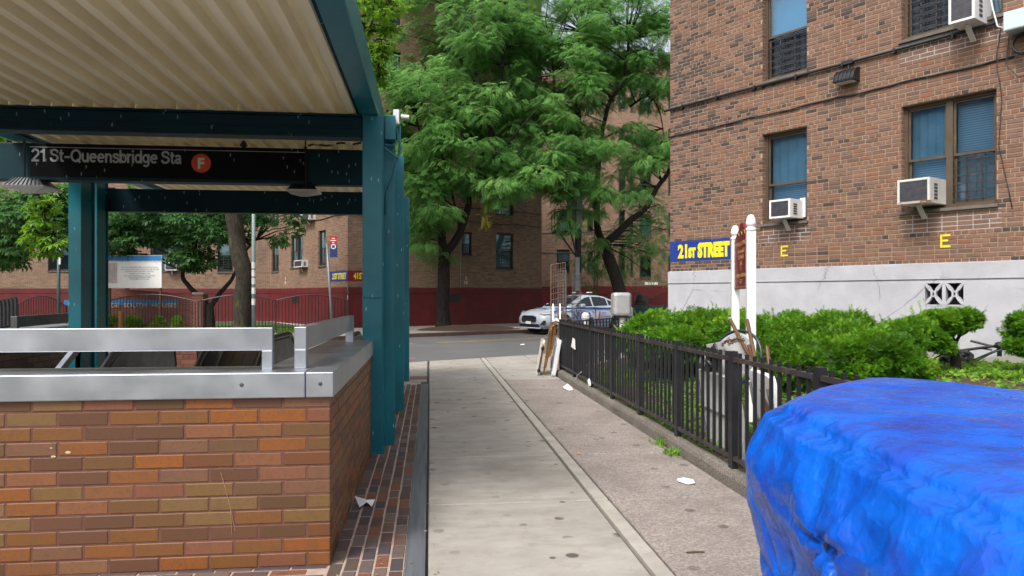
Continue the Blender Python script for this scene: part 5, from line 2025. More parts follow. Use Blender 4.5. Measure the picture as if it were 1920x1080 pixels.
# behind the fence: two big white tables, a round table, poles and a chain
g2 = 'white tables stored behind the fence'
folded_table('big white folded table leaning inside the fence behind the pickets, its left corner low', (2.62, 5.93, garden_z(2.62, 6.4) + 0.01), (0.03, 1, 0.0), (-0.09, 0.05, 0), 0.95, 0.70, 0.05, M['white_plastic'], True, g2)
folded_table('grey shaded white folded table leaning behind the fence nearest the blue tarp', (2.66, 5.28, garden_z(2.62, 5.5) + 0.01), (0.16, 1, 0.0), (-0.11, 0.08, 0), 0.60, 0.78, 0.05, M['white_plastic'], True, g2)
rt = thing('round_table', 'round grey cafe table top with blue black rim leaning behind the fence', 'table', (2.72, 6.35, 0.3))
rc = on_x(1377, 668, 2.70)
ax = Vector((-0.80, -0.52, 0.30)).normalized()
s_ = ax.cross(Vector((0, 0, 1))).normalized()
t_ = s_.cross(ax).normalized()
X = Matrix((s_, t_, ax)).transposed().to_4x4()
X.translation = rc
mb = MB()
mb.lathe([(0.0, -0.012), (0.20, -0.012), (0.215, 0.0), (0.20, 0.012), (0.0, 0.014)], n=36, M=X)
mb.build('table_top', M['silver'], rt, smooth=False)
mb = MB()
mb.tube([X @ Vector((0.245 * math.cos(2 * math.pi * k / 40), 0.245 * math.sin(2 * math.pi * k / 40), -0.03)) for k in range(41)], 0.014, 7, False)
mb.build('rim', pm('blue_black_rim', (0.02, 0.03, 0.05), 0.3, 0, 0.2), rt, smooth=True)
mb = MB()
mb.tube([X @ Vector((0, 0, -0.02)), X @ Vector((0.05, -0.55, -0.12))], 0.02, 8)
mb.build('pedestal', M['black'], rt)
gp = 'brown poles behind the fence'
for i, (a, b, lab) in enumerate((((1369, 599), (1424, 705), 'long brown pole with pale cap rising highest left of the white sign post'),
                                 ((1401, 601), (1422, 700), 'brown hollow tube standing in front of the white sign post'),
                                 ((1404, 648), (1424, 712), 'short brown pole with pale cap just right of the chain'),
                                 ((1438, 651), (1447, 715), 'short brown hollow tube right of the white sign post'))):
    A, Bq = on_x(*a, 2.74), on_x(*b, 2.66 if i < 3 else 2.7)
    dd = (Bq - A).normalized()
    t_ = thing('pole', lab, 'pole', tuple(A + dd * ((A.z - 0.2) / max(0.2, -dd.z))), 0, gp)
    mb = MB()
    E_ = A + dd * ((A.z - 0.18) / max(0.2, -dd.z))
    mb.tube([A, E_], 0.017, 8)
    mb.build('tube', M['wood'], t_, smooth=False)
    mb = MB()
    mb.tube([A - dd * 0.012, A + dd * 0.004], 0.018 if i in (0, 2) else 0.013, 8)
    mb.build('end_cap', M['silver'] if i in (0, 2) else M['black'], t_)
q = [on_x(u, v, 2.60) for u, v in ((1347, 651), (1360, 641), (1372, 638), (1384, 634), (1396, 637), (1378, 640), (1366, 646), (1368, 634), (1358, 643))]
chain_run('pale bronze chain looped around the round table and the poles', q, 0.010)
p = on_x(1331, 657, 2.5)
mb = MB()
mb.bar((2.47, p.y, 1.03), (2.62, p.y - 0.02, 1.06), 0.03, 0.05)
mb.build('padlock', M['silver'])
bpy.data.objects['padlock']['label'] = 'silver padlock bar on top of the fence rail beside the black wrapping'
bpy.data.objects['padlock']['category'] = 'padlock'
p = on_x(1334, 668, 2.46)
crumple('black plastic wrapping knotted over the fence rail', (2.47, p.y, 0.93), 0.06, 0.10, 0.12, M['bag'], 11, 'plastic_wrapping', 'plastic wrap', 18, 14, 0.5)
p = on_x(1322, 676, 2.55)
crumple('clear grey plastic bag stuffed behind the fence left of the black wrapping', (2.58, p.y, 0.86), 0.07, 0.16, 0.07, M['grey_metal'], 15, 'plastic_bag', 'bag', 16, 12, 0.5)

# ------------------------------------------------------------------ welcome sign in the garden
SPr, SPl = cw(1408, 7.6), cw(1378.5, 8.8)
ang = math.atan2(SPr[1] - SPl[1], SPr[0] - SPl[0])
SF = Face(SPl, ang)
SLn = math.hypot(SPr[0] - SPl[0], SPr[1] - SPl[1])
ws = thing('garden_sign', 'maroon welcome sign with gold letters between two white posts in the hedge', 'sign', (SPl[0], SPl[1], 0.4), ang)
for tt in (0.0, SLn):
    mb = MB()
    mb.box(tt - 0.045, tt + 0.045, -0.045, 0.045, 0.2, 2.15, SF.M)
    for k in range(4):
        pass
    mb.build('post', M['white_paint'], ws, bevel=0.006)
    mb = MB()
    mb.lathe([(0.040, 2.15), (0.052, 2.155), (0.052, 2.185), (0.040, 2.19), (0.040, 2.205), (0.050, 2.21), (0.050, 2.24), (0.044, 2.28), (0.028, 2.315), (0.0, 2.33)], (0, 0, 0), 16, SF.M @ Matrix.Translation((tt, 0, 0)))
    mb.build('finial', M['white_paint'], ws, smooth=True)
poly = [(0.05, 1.565), (SLn - 0.05, 1.565), (SLn - 0.05, 2.14)]
for k in range(13):
    q = k / 12
    x = SLn - 0.05 - (SLn - 0.1) * q
    h = 2.14 + (0.09 * math.sin(math.pi * q)) + (0.07 if 0.28 < q < 0.72 else 0) * math.sin(math.pi * (q - 0.28) / 0.44)
    poly.append((x, h))
poly.append((0.05, 2.13))
mb = MB()
mb.prism(poly, SF.M @ Matrix.Translation((0, -0.015, 0)), 0.03)
mb.build('board', M['maroon'], ws)
for s_, z, wd in (('WELCOME', 2.045, 0.72), ('Ronald', 1.965, 0.5), ('EDNA', 1.895, 0.42), ('JR', 1.83, 0.2), ('&', 1.77, 0.06), ('Apprentices', 1.70, 0.74), ('ST', 1.625, 0.2)):
    text_mb(s_, 0.07, SF.M @ Matrix.Translation((SLn / 2, -0.017, z)), 0.001, 0.0008, wd).build('lettering', M['gold'], ws)
mb = MB()
mb.box(0.05, SLn - 0.05, -0.019, -0.0155, 1.585, 1.592, SF.M)
for c in (0.32, 0.5, 0.68):
    pts = [SF.w(SLn * c + 0.11 * math.cos(R(a)), -0.018, 2.13 + 0.07 * math.sin(R(a))) for a in range(20, 161, 14)]
    mb.tube(pts, 0.005, 4)
mb.build('gold_trim', M['gold'], ws)

# ------------------------------------------------------------------ cabinet, standpipe, racks by the fence corner
c0 = cw(1165, 16.5)
sb = thing('utility_cabinet', 'rounded silver metal cabinet on a post behind the corner of the fence', 'cabinet', (c0[0], c0[1], 0))
mb = MB()
mb.box(c0[0] - 0.205, c0[0] + 0.205, c0[1] - 0.15, c0[1] + 0.2, 1.03, 1.555)
mb.build('case', M['silver'], sb, bevel=0.075, seg=5)
mb = MB()
mb.box(c0[0] - 0.04, c0[0] + 0.06, c0[1] - 0.05, c0[1] + 0.05, -0.03, 1.029)
mb.build('post', M['white_paint'], sb)
mb = MB()
mb.box(c0[0] - 0.16, c0[0] + 0.16, c0[1] - 0.12, c0[1] + 0.12, 1.0, 1.028)
mb.build('bracket', M['black'], sb)
c0 = cw(1098, 15.2)
sp_ = thing('standpipe', 'stubby white capped pipe standing behind the fence by the police car', 'pipe', (c0[0], c0[1], 0))
mb = MB()
mb.lathe([(0.068, -0.03), (0.068, 1.02)], (c0[0], c0[1], 0), 14)
mb.build('pipe', M['dirty_white'], sp_, smooth=False)
mb = MB()
mb.lathe([(0.085, 1.021), (0.085, 1.09), (0.07, 1.11), (0.055, 1.14), (0.0, 1.145)], (c0[0], c0[1], 0), 14)
mb.build('cap', M['dirty_white'], sp_)


def wire_panel(label, a, b, z0, z1, nx, nz, mat, group=None, skew=0):
    t_ = thing('wire_rack', label, 'wire rack', (a[0], a[1], z0), 0, group)
    A, Bq = Vector((*a, 0)), Vector((*b, 0))
    mb = MB()
    P = lambda f, z: A.lerp(Bq, f) + Vector((0, 0, z + skew * f))
    for k in range(nx + 1): mb.tube([P(k / nx, z0), P(k / nx, z1)], 0.008 if k in (0, nx) else 0.0055, 4)
    for k in range(nz + 1):
        z = z0 + (z1 - z0) * k / nz
        mb.tube([P(0, z), P(1, z)], 0.008 if k in (0, nz) else 0.0055, 4)
    mb.build('grid', mat, t_)
    mb = MB()
    for f in (0, 0.5, 1):
        p = P(f, z0)
        mb.box(p.x - 0.01, p.x + 0.01, p.y - 0.05, p.y + 0.05, z0 - 0.02, z0)
    mb.build('foot', mat, t_)
    return t_


gr = 'wire racks behind the end of the fence'
M['wire'] = pm('dull_chrome_wire', (0.22, 0.215, 0.21), 0.4, 0.7, 0.2)
M['rusty_wire'] = pm('rust_tinted_wire', (0.34, 0.22, 0.17), 0.5, 0.5, 0.3)
a, b = cw(1033, 14.7), cw(1060, 15.1)
wire_panel('tall rusty wire grid rack panel, the leftmost behind the fence end', a, b, 0.0, 2.10, 6, 18, M['rusty_wire'], gr, 0.06)
a, b = cw(1046, 15.6), cw(1062, 15.2)
wire_panel('tall chrome wire grid rack panel standing just behind the rusty one', a, b, 0.0, 2.0, 6, 16, M['wire'], gr)
a, b = cw(1073, 15.3), cw(1089, 15.6)
wire_panel('narrower chrome wire rack panel in front of the utility pole', a, b, 0.0, 1.92, 7, 22, M['wire'], gr, 0.03)
a, b = cw(1060, 15.2), cw(1076, 15.4)
t_ = thing('wire_shelf', 'low jumble of wire shelves between the two tall rack panels', 'wire shelf', (a[0], a[1], 0))
for k in range(7):
    z = 0.55 + 0.15 * k
    mb = MB()
    for j in range(4):
        d = 0.12 * j
        mb.tube([(a[0], a[1] + d, z), (b[0], b[1] + d, z + rnd.uniform(-0.03, 0.05))], 0.006, 4)
    mb.tube([(a[0], a[1], z), (a[0], a[1] + 0.36, z)], 0.006, 4)
    mb.tube([(b[0], b[1], z), (b[0], b[1] + 0.36, z)], 0.006, 4)
    mb.build('shelf', M['wire'], t_)
mb = MB()
for x, y in (a, b): mb.tube([(x, y + 0.2, 0), (x, y + 0.2, 1.5)], 0.009, 5)
mb.build('upright', M['wire'], t_)
for i, u in enumerate((1037, 1050)):
    p = cw(u, 14.5)
    t_ = thing('white_pole', ['thin white plastic pole at the fence end, the left of the pair', 'thin white plastic pole at the fence end, the right of the pair'][i], 'pole', (p[0], p[1], 0), 0, 'white poles at the fence end')
    mb = MB()
    mb.tube([(p[0], p[1], 0), (p[0], p[1], 1.33)], 0.016, 7)
    mb.build('tube', M['white_plastic'], t_, smooth=True)
    mb = MB()
    mb.lathe([(0.05, 0), (0.03, 0.03), (0.018, 0.05)], (p[0], p[1], 0.0), 8)
    mb.build('foot', M['white_plastic'], t_)
p = cw(1043, 14.6)
crumple('small white plastic bag hanging between the two white poles', (p[0], p[1], 0.98), 0.05, 0.05, 0.06, M['paper'], 21, 'plastic_bag', 'bag')

# folded black frame on the grass by the building wall
uf = thing('tent_skeleton', 'folded black umbrella or tent frame lying against the white base wall', 'frame', tuple(RB.w(6.0, -0.6, 0.6)))
hub = RB.w(5.85, -0.45, 0.98)
def wl2(u, v, y): 
    q = RB.at(u, v, y)
    return RB.w(q[0], y, q[1])
mb = MB()
for pts, r in (([wl2(1796, 658, -0.55), wl2(1870, 648, -0.5), wl2(1922, 668, -0.5)], 0.022), ([wl2(1820, 639, -0.45), wl2(1856, 648, -0.45), wl2(1925, 664, -0.45)], 0.018), ([wl2(1812, 681, -0.6), wl2(1850, 664, -0.55), wl2(1872, 655, -0.5)], 0.012), ([wl2(1818, 683, -0.65), wl2(1862, 661, -0.6), wl2(1880, 655, -0.55)], 0.012), ([wl2(1838, 653, -0.5), wl2(1860, 656, -0.5)], 0.012)):
    mb.tube(pts, r, 6)
mb.build('strut', M['black'], uf, smooth=False)
mb = MB()
h = wl2(1874, 647, -0.5)
mb.lathe([(0.05, -0.04), (0.06, 0.0), (0.05, 0.03), (0.02, 0.045)], tuple(h), 10)
mb.lathe([(0.03, -0.15), (0.03, -0.03)], tuple(h), 8)
mb.build('hub', M['black'], uf)
for u, v, s_, lab in ((1778, 683, 1.0, 'black bin bag lying left of the bare trunk of the shrub'), (1806, 672, 1.15, 'black bin bag slumped right of the bare trunk of the shrub')):
    q = wl2(u, v, -0.85 if u < 1800 else -0.6)
    crumple(lab, (q.x, q.y, garden_z(q.x, q.y) + 0.1), 0.11 * s_, 0.11 * s_, 0.11 * s_, M['bag'], u, 'rubbish_bag', 'rubbish bag', 18, 12, 0.4)

# ------------------------------------------------------------------ the blue tarp
def cam_pt(s, d, z): return Vector((s * CS + d * SN, -s * SN + d * CS, z))


tp = [cam_pt(1.09, 3.02, 1.04), cam_pt(1.40, 3.44, 1.055), cam_pt(1.80, 3.80, 1.068), cam_pt(2.25, 3.36, 1.055), cam_pt(2.75, 2.6, 1.05), cam_pt(2.6, 1.2, 1.0), cam_pt(2.0, 0.75, 0.95), cam_pt(1.30, 0.75, 0.93), cam_pt(1.20, 1.3, 0.95), cam_pt(1.15, 1.8, 0.98), cam_pt(1.12, 2.45, 1.0)]
NS = 420
per = []
cum = [0]
for i in range(len(tp)): cum.append(cum[-1] + (tp[(i + 1) % len(tp)] - tp[i]).length)
for k in range(NS):
    s = cum[-1] * k / NS
    i = max(j for j in range(len(tp)) if cum[j] <= s + 1e-9)
    f = (s - cum[i]) / (cum[i + 1] - cum[i])
    per.append(tp[i].lerp(tp[(i + 1) % len(tp)], f))
for _ in range(6): per = [(per[k - 1] + per[k] * 2 + per[(k + 1) % NS]) / 4 for k in range(NS)]
cen = sum(per, Vector()) / NS
cen.z += 0.02
nrm = []
for k in range(NS):
    d = per[(k + 1) % NS] - per[k - 1]
    n = Vector((-d.y, d.x, 0)).normalized()
    if n.dot(per[k] - cen) < 0: n = -n
    nrm.append(n)
vs, fs = [], []
EYE = ((-0.70, 0.29), (-0.86, 0.45), (-0.25, 0.62))
rows_top = [0.02, 0.15, 0.3, 0.45, 0.58, 0.69, 0.78, 0.85, 0.9, 0.94, 0.97, 0.99, 1.0]


def rid(p, f): return 1 - abs(noise.noise(p * f)) * 2


for f in rows_top:
    for k in range(NS):
        p = cen.lerp(per[k], f)
        rim = max(0, (f - 0.88) / 0.12)
        p = p + Vector((0, 0, 0.05 * math.sqrt(max(0, 1 - rim * rim)) - 0.015))
        w_ = 0.012 * noise.noise(Vector((p.x * 1.3 + p.y * 0.6, p.y * 2.6 - p.x * 1.2, 3))) + 0.003 * rid(Vector((p.x * 2.5, p.y * 7, 1)), 1.0)
        vs.append(p + Vector((0, 0, w_ * (1 - rim * 0.4))))
ND = 64
for j in range(1, ND + 1):
    f = j / ND
    for k in range(NS):
        b, n = per[k], nrm[k]
        s = k / NS * cum[-1]
        fold = math.sin(s * 9 + 2.2 * noise.noise(Vector((s * 1.7, 0, 0))) * 3 + f * 1.6) * 0.5 + noise.noise(Vector((s * 5, f * 1.2, 5)))
        diag = noise.noise(Vector((s * 2.4 + f * 2.3, f * 3.4 - s * 1.1, 9)))
        fine = max(-0.6, rid(Vector((s * 1.5 + f * 2.6, f * 2.2 - s * 1.6, 2)), 1.7)) + 0.6 * max(-0.5, rid(Vector((s * 3.2 - f * 2.0, f * 4.2 + s * 2.0, 6)), 1.5))
        pinch = 0 * math.exp(-((s - 1.3) ** 2) / 0.05 - ((f - 0.55) ** 2) / 0.05)
        out = 0.03 + 0.10 * math.exp(-((f - 0.22) / 0.2) ** 2) + 0.05 * f + (0.030 * fold * (f ** 1.2) + 0.030 * diag * min(1, f * 3) + 0.018 * fine * min(1, f * 5))
        fan = 0
        for se, fe in EYE:
            ds, df = s - (cum[-1] + se), (f - fe) * 1.05
            r_ = math.hypot(ds, df)
            if r_ < 1.2: fan += 0.045 * (abs(math.sin(math.atan2(df, ds) * 3.5 + 0.5)) - 0.55) * math.exp(-r_ / 0.32) * min(1, r_ / 0.06) - 0.03 * math.exp(-(r_ / 0.05) ** 2)
        out += 0 if False else fan
        z = (b.z - 0.015) * (1 - f) + 0.012 * f
        vs.append(Vector((b.x, b.y, 0)) + n * out + Vector((0, 0, max(0.008, z + 0.025 * diag * math.sin(f * math.pi)))))
NR = len(rows_top) + ND
for j in range(NR - 1):
    for k in range(NS):
        k2 = (k + 1) % NS
        fs.append((j * NS + k, j * NS + k2, (j + 1) * NS + k2, (j + 1) * NS + k))
hub_ = len(vs)
vs.append(sum((vs[k] for k in range(NS)), Vector()) / NS)
fs += [(k, (k + 1) % NS, hub_) for k in range(NS)]
t = NT('blue_tarpaulin')
co = t.coord('Object')
n1 = t.noise(co, 2.6, 6, 0.6, 0.8)
mp = t.node('ShaderNodeMapping')
mp.inputs['Scale'].default_value = (1.6, 3.4, 2.4)
mp.inputs['Rotation'].default_value = (0.3, 0.4, 0.35)
t.l.new(co, mp.inputs[0])
vc = t.node('ShaderNodeTexVoronoi')
vc.inputs['Scale'].default_value = 4.2
warp = t.node('ShaderNodeTexNoise')
warp.inputs['Scale'].default_value = 3.0
warp.inputs['Detail'].default_value = 4
t.l.new(mp.outputs[0], warp.inputs['Vector'])
t.l.new(t.mix(0.28, mp.outputs[0], warp.outputs[1]), vc.inputs['Vector'])
n2 = t.math('ADD', vc.outputs['Distance'], t.math('MULTIPLY', t.noise(mp.outputs[0], 2.0, 3, 0.5), 0.5))
mp3 = t.node('ShaderNodeMapping')
mp3.inputs['Scale'].default_value = (1.0, 2.4, 1.6)
mp3.inputs['Rotation'].default_value = (0.2, 0.5, 0.3)
t.l.new(co, mp3.inputs[0])
n3 = t.noise(mp3.outputs[0], 13, 6, 0.7, 0.6)
col = t.mix(t.ramp(n1, [(0.35, 0.0), (0.65, 1.0)]), (0.001, 0.058, 0.40), (0.002, 0.110, 0.57))
col = t.mix(t.math('MULTIPLY', t.ramp(t.noise(co, 4.5, 6, 0.7), [(0.48, 0.0), (0.60, 1.0)]), 0.42), col, (0.022, 0.034, 0.31))  # purple-blue patches put the tint of the shaded, reflecting sides into the colour
wvx = t.node('ShaderNodeTexWave', wave_type='BANDS', bands_direction='X')
wvx.inputs['Scale'].default_value = 120
t.l.new(co, wvx.inputs['Vector'])
rg = t.node('ShaderNodeTexNoise', noise_type='RIDGED_MULTIFRACTAL')
rg.inputs['Scale'].default_value = 1.5
rg.inputs['Detail'].default_value = 6
rg.inputs['Roughness'].default_value = 0.6
mp2 = t.node('ShaderNodeMapping')
mp2.inputs['Scale'].default_value = (2.6, 1.0, 1.5)
mp2.inputs['Rotation'].default_value = (0.5, 0.7, 0.5)
t.l.new(co, mp2.inputs[0])
t.l.new(mp2.outputs[0], rg.inputs['Vector'])
h = None
for scl, amp in ((5.0, 0.8), (11.0, 0.8), (24.0, 0.5)):
    wq = t.node('ShaderNodeTexNoise')
    wq.inputs['Scale'].default_value = scl * 0.6
    wq.inputs['Detail'].default_value = 2
    t.l.new(co, wq.inputs['Vector'])
    vq = t.node('ShaderNodeTexVoronoi', distance='EUCLIDEAN')
    vq.inputs['Scale'].default_value = scl
    t.l.new(t.mix(0.10, co, wq.outputs[1]), vq.inputs['Vector'])
    e_ = t.math('MULTIPLY', vq.outputs['Distance'], amp / scl * 3.0)
    h = e_ if h is None else t.math('ADD', h, e_)
nm = t.bump(h, 0.5, 0.12)
nm = t.bump(wvx.outputs[0], 0.08, 0.001, nm)
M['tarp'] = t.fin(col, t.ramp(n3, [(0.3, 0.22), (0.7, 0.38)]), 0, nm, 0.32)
tr = thing('tarp_cover', 'bright blue tarpaulin draped to the ground over a boxy stall', 'tarpaulin', (cen.x, cen.y, 0))
mb = MB()
mb.add(vs, fs)
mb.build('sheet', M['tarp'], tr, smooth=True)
# eyelets in the sheet
for (s, f) in [(cum[-1] + a_, b_) for a_, b_ in EYE]:
    k = int(s / cum[-1] * NS) % NS
    j = len(rows_top) + int(f * ND) - 1
    p = vs[j * NS + k]
    n = nrm[k]
    X = Matrix.Translation(p + n * 0.006) @ n.to_track_quat('Z', 'Y').to_matrix().to_4x4()
    mb = MB()
    mb.lathe([(0.0, 0.0), (0.013, 0.0), (0.013, 0.003), (0.0, 0.003)], n=12, M=X)
    mb.build('eyelet', M['black'], tr)
# shiny crumpled film lying on the tarp's far edge
c = cam_pt(2.96, 5.05, 0.80)
mb = MB()
for k in range(60):
    f = rnd.random()
    q = on_z(1800 + 100 * f + rnd.uniform(-4, 4), 738 + 14 * f + rnd.uniform(-2.5, 2.5), 1.07)
    q.z = 1.065 + rnd.uniform(0.0, 0.02)
    r = rnd.uniform(0.008, 0.022)
    mb.add([q + Vector((rnd.uniform(-r, r), rnd.uniform(-r, r), rnd.uniform(-r, r) * 0.5)) for _ in range(3)], [(0, 1, 2)])
M['film'] = pm('dark_glossy_film', (0.01, 0.04, 0.14), 0.08, 0.2, 0.3, 20, 0)
tag(mb.build('plastic_film', M['film']), 'crumpled dark glossy plastic film lying on top of the blue tarpaulin', 'plastic film')


# ------------------------------------------------------------------ across the street: car, poles, fences, signs
tcar = 4.97
kc = Vector((*cw(755, 26.4), 0)) + (-NV) * 1.22
def bt(u):
    """distance along the parked car's centre line at photo column u"""
    k = (u - 960) / FOC
    f = lambda p: (p.x * CS - p.y * SN) - k * (p.x * SN + p.y * CS)
    return -f(kc) / f(BV)
car_front = kc + BV * bt(992)
cz = 0.04
ca = math.atan2(BV.y, BV.x)
pc = thing('police_car', 'white police car with blue stripes parked at the far kerb', 'police car', (car_front.x, car_front.y, cz), ca)
XC = Matrix.Translation((car_front.x, car_front.y, cz)) @ Matrix.Rotation(ca, 4, 'Z')
# local: x from front bumper back to 4.87, y towards the far kerb, z up
body = MB()
st_ = [  # x, half width, z low, z waist, z top (hood / deck line)
    (0.00, 0.55, 0.40, 0.55, 0.62), (0.06, 0.72, 0.24, 0.58, 0.72), (0.22, 0.84, 0.20, 0.62, 0.80), (0.55, 0.90, 0.20, 0.70, 0.88), (1.0, 0.92, 0.20, 0.78, 0.95),
    (1.45, 0.92, 0.20, 0.84, 1.00), (2.2, 0.925, 0.20, 0.88, 1.0), (3.0, 0.925, 0.20, 0.91, 1.0), (3.7, 0.92, 0.22, 0.94, 1.03), (4.2, 0.90, 0.24, 0.96, 1.06), (4.6, 0.86, 0.28, 0.95, 1.06), (4.80, 0.78, 0.34, 0.90, 1.02), (4.87, 0.66, 0.42, 0.80, 0.90)]
ring = []
for x, w_, zl, zw, zt in st_:
    half = [(0.0, zl), (w_ * 0.86, zl), (w_ * 0.97, zl + 0.10), (w_, (zl + zw) / 2), (w_ * 0.985, zw), (w_ * 0.93, zw + 0.05), (w_ * 0.80, zt - 0.01), (w_ * 0.45, zt + 0.012), (0.0, zt + 0.02)]
    ring.append([(x, -y, z) for y, z in half] + [(x, y, z) for y, z in reversed(half[1:-1])])
n = len(ring[0])
vs = [XC @ Vector(p) for r_ in ring for p in r_]
fs = [(i * n + k, (i + 1) * n + k, (i + 1) * n + (k + 1) % n, i * n + (k + 1) % n) for i in range(len(ring) - 1) for k in range(n)]
fs += [tuple(range(n)), tuple((len(ring) - 1) * n + k for k in range(n - 1, -1, -1))]
body.add(vs, fs)
body.build('body', M['car_white'], pc, smooth=True)
# greenhouse
gh = MB()
gs = [(1.25, 0.80, 0.97, 0.985), (1.75, 0.80, 0.97, 1.24), (2.15, 0.80, 0.98, 1.41), (2.45, 0.80, 0.98, 1.46), (2.9, 0.80, 0.98, 1.465), (3.3, 0.79, 0.99, 1.41), (3.7, 0.77, 1.00, 1.28), (4.15, 0.74, 1.02, 1.11), (4.5, 0.72, 1.04, 1.055)]
ring = []
for x, w_, zb_, zt in gs:
    k_ = (zt - zb_) / 0.5
    wt = w_ - 0.24 * k_
    half = [(w_, zb_), (wt + 0.05 * k_, zt - 0.06 * k_), (wt - 0.05, zt - 0.012 * k_), (wt * 0.5, zt + 0.004)]
    ring.append([(x, -y, z) for y, z in half] + [(x, 0, zt + 0.012)] + [(x, y, z) for y, z in reversed(half)])
n = len(ring[0])
gh.add([XC @ Vector(p) for r_ in ring for p in r_], [(i * n + k, (i + 1) * n + k, (i + 1) * n + k + 1, i * n + k + 1) for i in range(len(ring) - 1) for k in range(n - 1)])
gh.build('roof', M['car_white'], pc, smooth=True)


def side_y(x, z):
    """outer face of the greenhouse side at x, z (near side is -y)"""
    for (xa, wa, ba, ta), (xb, wb, bb, tb__) in zip(gs, gs[1:]):
        if xa <= x <= xb:
            f = (x - xa) / (xb - xa)
            w_, b_, t__ = wa + (wb - wa) * f, ba + (bb - ba) * f, ta + (tb__ - ta) * f
            k_ = (t__ - b_) / 0.5
            top, zt_ = w_ - 0.24 * k_ + 0.05 * k_, t__ - 0.06 * k_
            return -(w_ + (top - w_) * min(1, max(0, (z - b_) / max(0.01, zt_ - b_)))) - 0.012
    return -0.8


def side_patch(nm, pts, mat, dy=0.0):
    mb = MB()
    mb.add([XC @ Vector((x, side_y(x, z) - dy, z)) for x, z in pts], [tuple(range(len(pts)))])
    return mb.build(nm, mat, pc)


side_patch('side_window', [(1.62, 1.02), (2.52, 1.03), (2.50, 1.395), (2.22, 1.35), (1.95, 1.23)], M['car_glass'])
side_patch('side_window', [(2.60, 1.03), (3.36, 1.05), (3.32, 1.315), (3.05, 1.375), (2.58, 1.395)], M['car_glass'])
side_patch('side_window', [(3.43, 1.06), (3.84, 1.075), (3.62, 1.20), (3.40, 1.285)], M['car_glass'])
mb = MB()
mb.add([XC @ Vector(p) for p in ((1.30, -0.66, 1.008), (1.30, 0.66, 1.008), (2.12, 0.50, 1.405), (2.12, -0.50, 1.405))], [(0, 1, 2, 3)])
for i in range(4): mb.v[i] = mb.v[i] + XC.to_3x3() @ Vector((-0.02, 0, 0.022))
mb.build('windscreen', M['car_glass'], pc)
bm_y = lambda x: -0.94
mb = MB()
mb.box(0.55, 4.5, -0.9335, -0.90, 0.915, 0.965, XC)
mb.build('upper_stripe', M['car_blue'], pc)
mb = MB()
mb.box(1.45, 3.35, -0.9345, -0.90, 0.37, 0.41, XC)
mb.build('lower_stripe', M['car_blue'], pc)
mb = MB()
mb.add([XC @ Vector(p) for p in ((0.50, -0.845, 0.80), (0.95, -0.905, 0.87), (0.98, -0.895, 0.93), (0.52, -0.80, 0.865))], [(0, 1, 2, 3)])
mb.build('wing_stripe', M['car_blue'], pc)
text_mb('NYPD', 0.38, XC @ Matrix.Translation((1.86, -0.9365, 0.53)), 0.018, 0.001, 0.90).build('lettering', M['car_blue'], pc)
M['red_text'] = pm('red_print', (0.5, 0.03, 0.03), 0.5, 0, 0.1)
for i, (s_, wd) in enumerate((('COURTESY', 0.30), ('PROFESSIONALISM', 0.52), ('RESPECT', 0.28))):
    text_mb(s_, 0.085, XC @ Matrix.Translation((2.84 + wd / 2, -0.9365, 0.72 - 0.13 * i)), 0.0, 0.001, wd).build('lettering', M['car_blue'], pc)
mb = MB()
mb.add([XC @ Vector(p) for p in ((2.68, -0.9365, 0.42), (2.77, -0.9365, 0.42), (2.82, -0.9365, 0.82), (2.77, -0.9365, 0.82))], [(0, 1, 2, 3)])
mb.build('red_flash', M['red_text'], pc)
text_mb('NYPD', 0.20, XC @ Matrix.Translation((0.62, 0.0, 0.918)) @ Matrix.Rotation(R(-90), 4, 'Z') @ Matrix.Rotation(R(-80), 4, 'X'), 0.006, 0.001, 0.62).build('lettering', M['car_blue'], pc)
# doors: thin seams
mb = MB()
for x in (1.60, 2.56, 3.55):
    mb.box(x, x + 0.012, -0.9315, -0.90, 0.34, 0.91, XC)
mb.build('door_seam', M['black'], pc)
for x in (2.36, 3.30):
    mb = MB()
    mb.box(x, x + 0.16, -0.948, -0.93, 0.845, 0.87, XC)
    mb.build('door_handle', M['car_white'], pc)
for sgn in (-1, 1):
    mb = MB()
    mb.box(1.72, 1.90, sgn * 0.93, sgn * 1.10, 0.98, 1.12, XC) if sgn > 0 else mb.box(1.72, 1.90, -1.10, -0.93, 0.98, 1.12, XC)
    mb.build('wing_mirror', M['car_white'], pc, bevel=0.03)
    for x in (0.95, 3.80):
        XW = XC @ Matrix.Translation((x, sgn * 0.84, 0.335)) @ Matrix.Rotation(R(90), 4, 'X')
        mb = MB()
        mb.lathe([(0.40, -0.085), (0.40, 0.10)], n=24, M=XC @ Matrix.Translation((x, sgn * 0.835, 0.36)) @ Matrix.Rotation(R(90), 4, 'X'))
        mb.build('wheel_arch', M['black'], pc)
        mb = MB()
        mb.lathe([(0.22, -0.115), (0.31, -0.118), (0.33, -0.09), (0.33, 0.09), (0.31, 0.118), (0.22, 0.115)], n=24, M=XW)
        wh = mb.build('wheel', M['rubber'], pc, smooth=False)
        mb = MB()
        for k in range(10):
            a = 2 * math.pi * k / 10
            for s2 in (-0.119, 0.119):
                mb.bar(XW @ Vector((0.03 * math.cos(a), 0.03 * math.sin(a), s2)), XW @ Vector((0.215 * math.cos(a), 0.215 * math.sin(a), s2)), 0.035, 0.02)
        mb.lathe([(0.05, -0.13), (0.05, 0.13)], n=10, M=XW)
        mb.build('rim', M['silver'], wh)
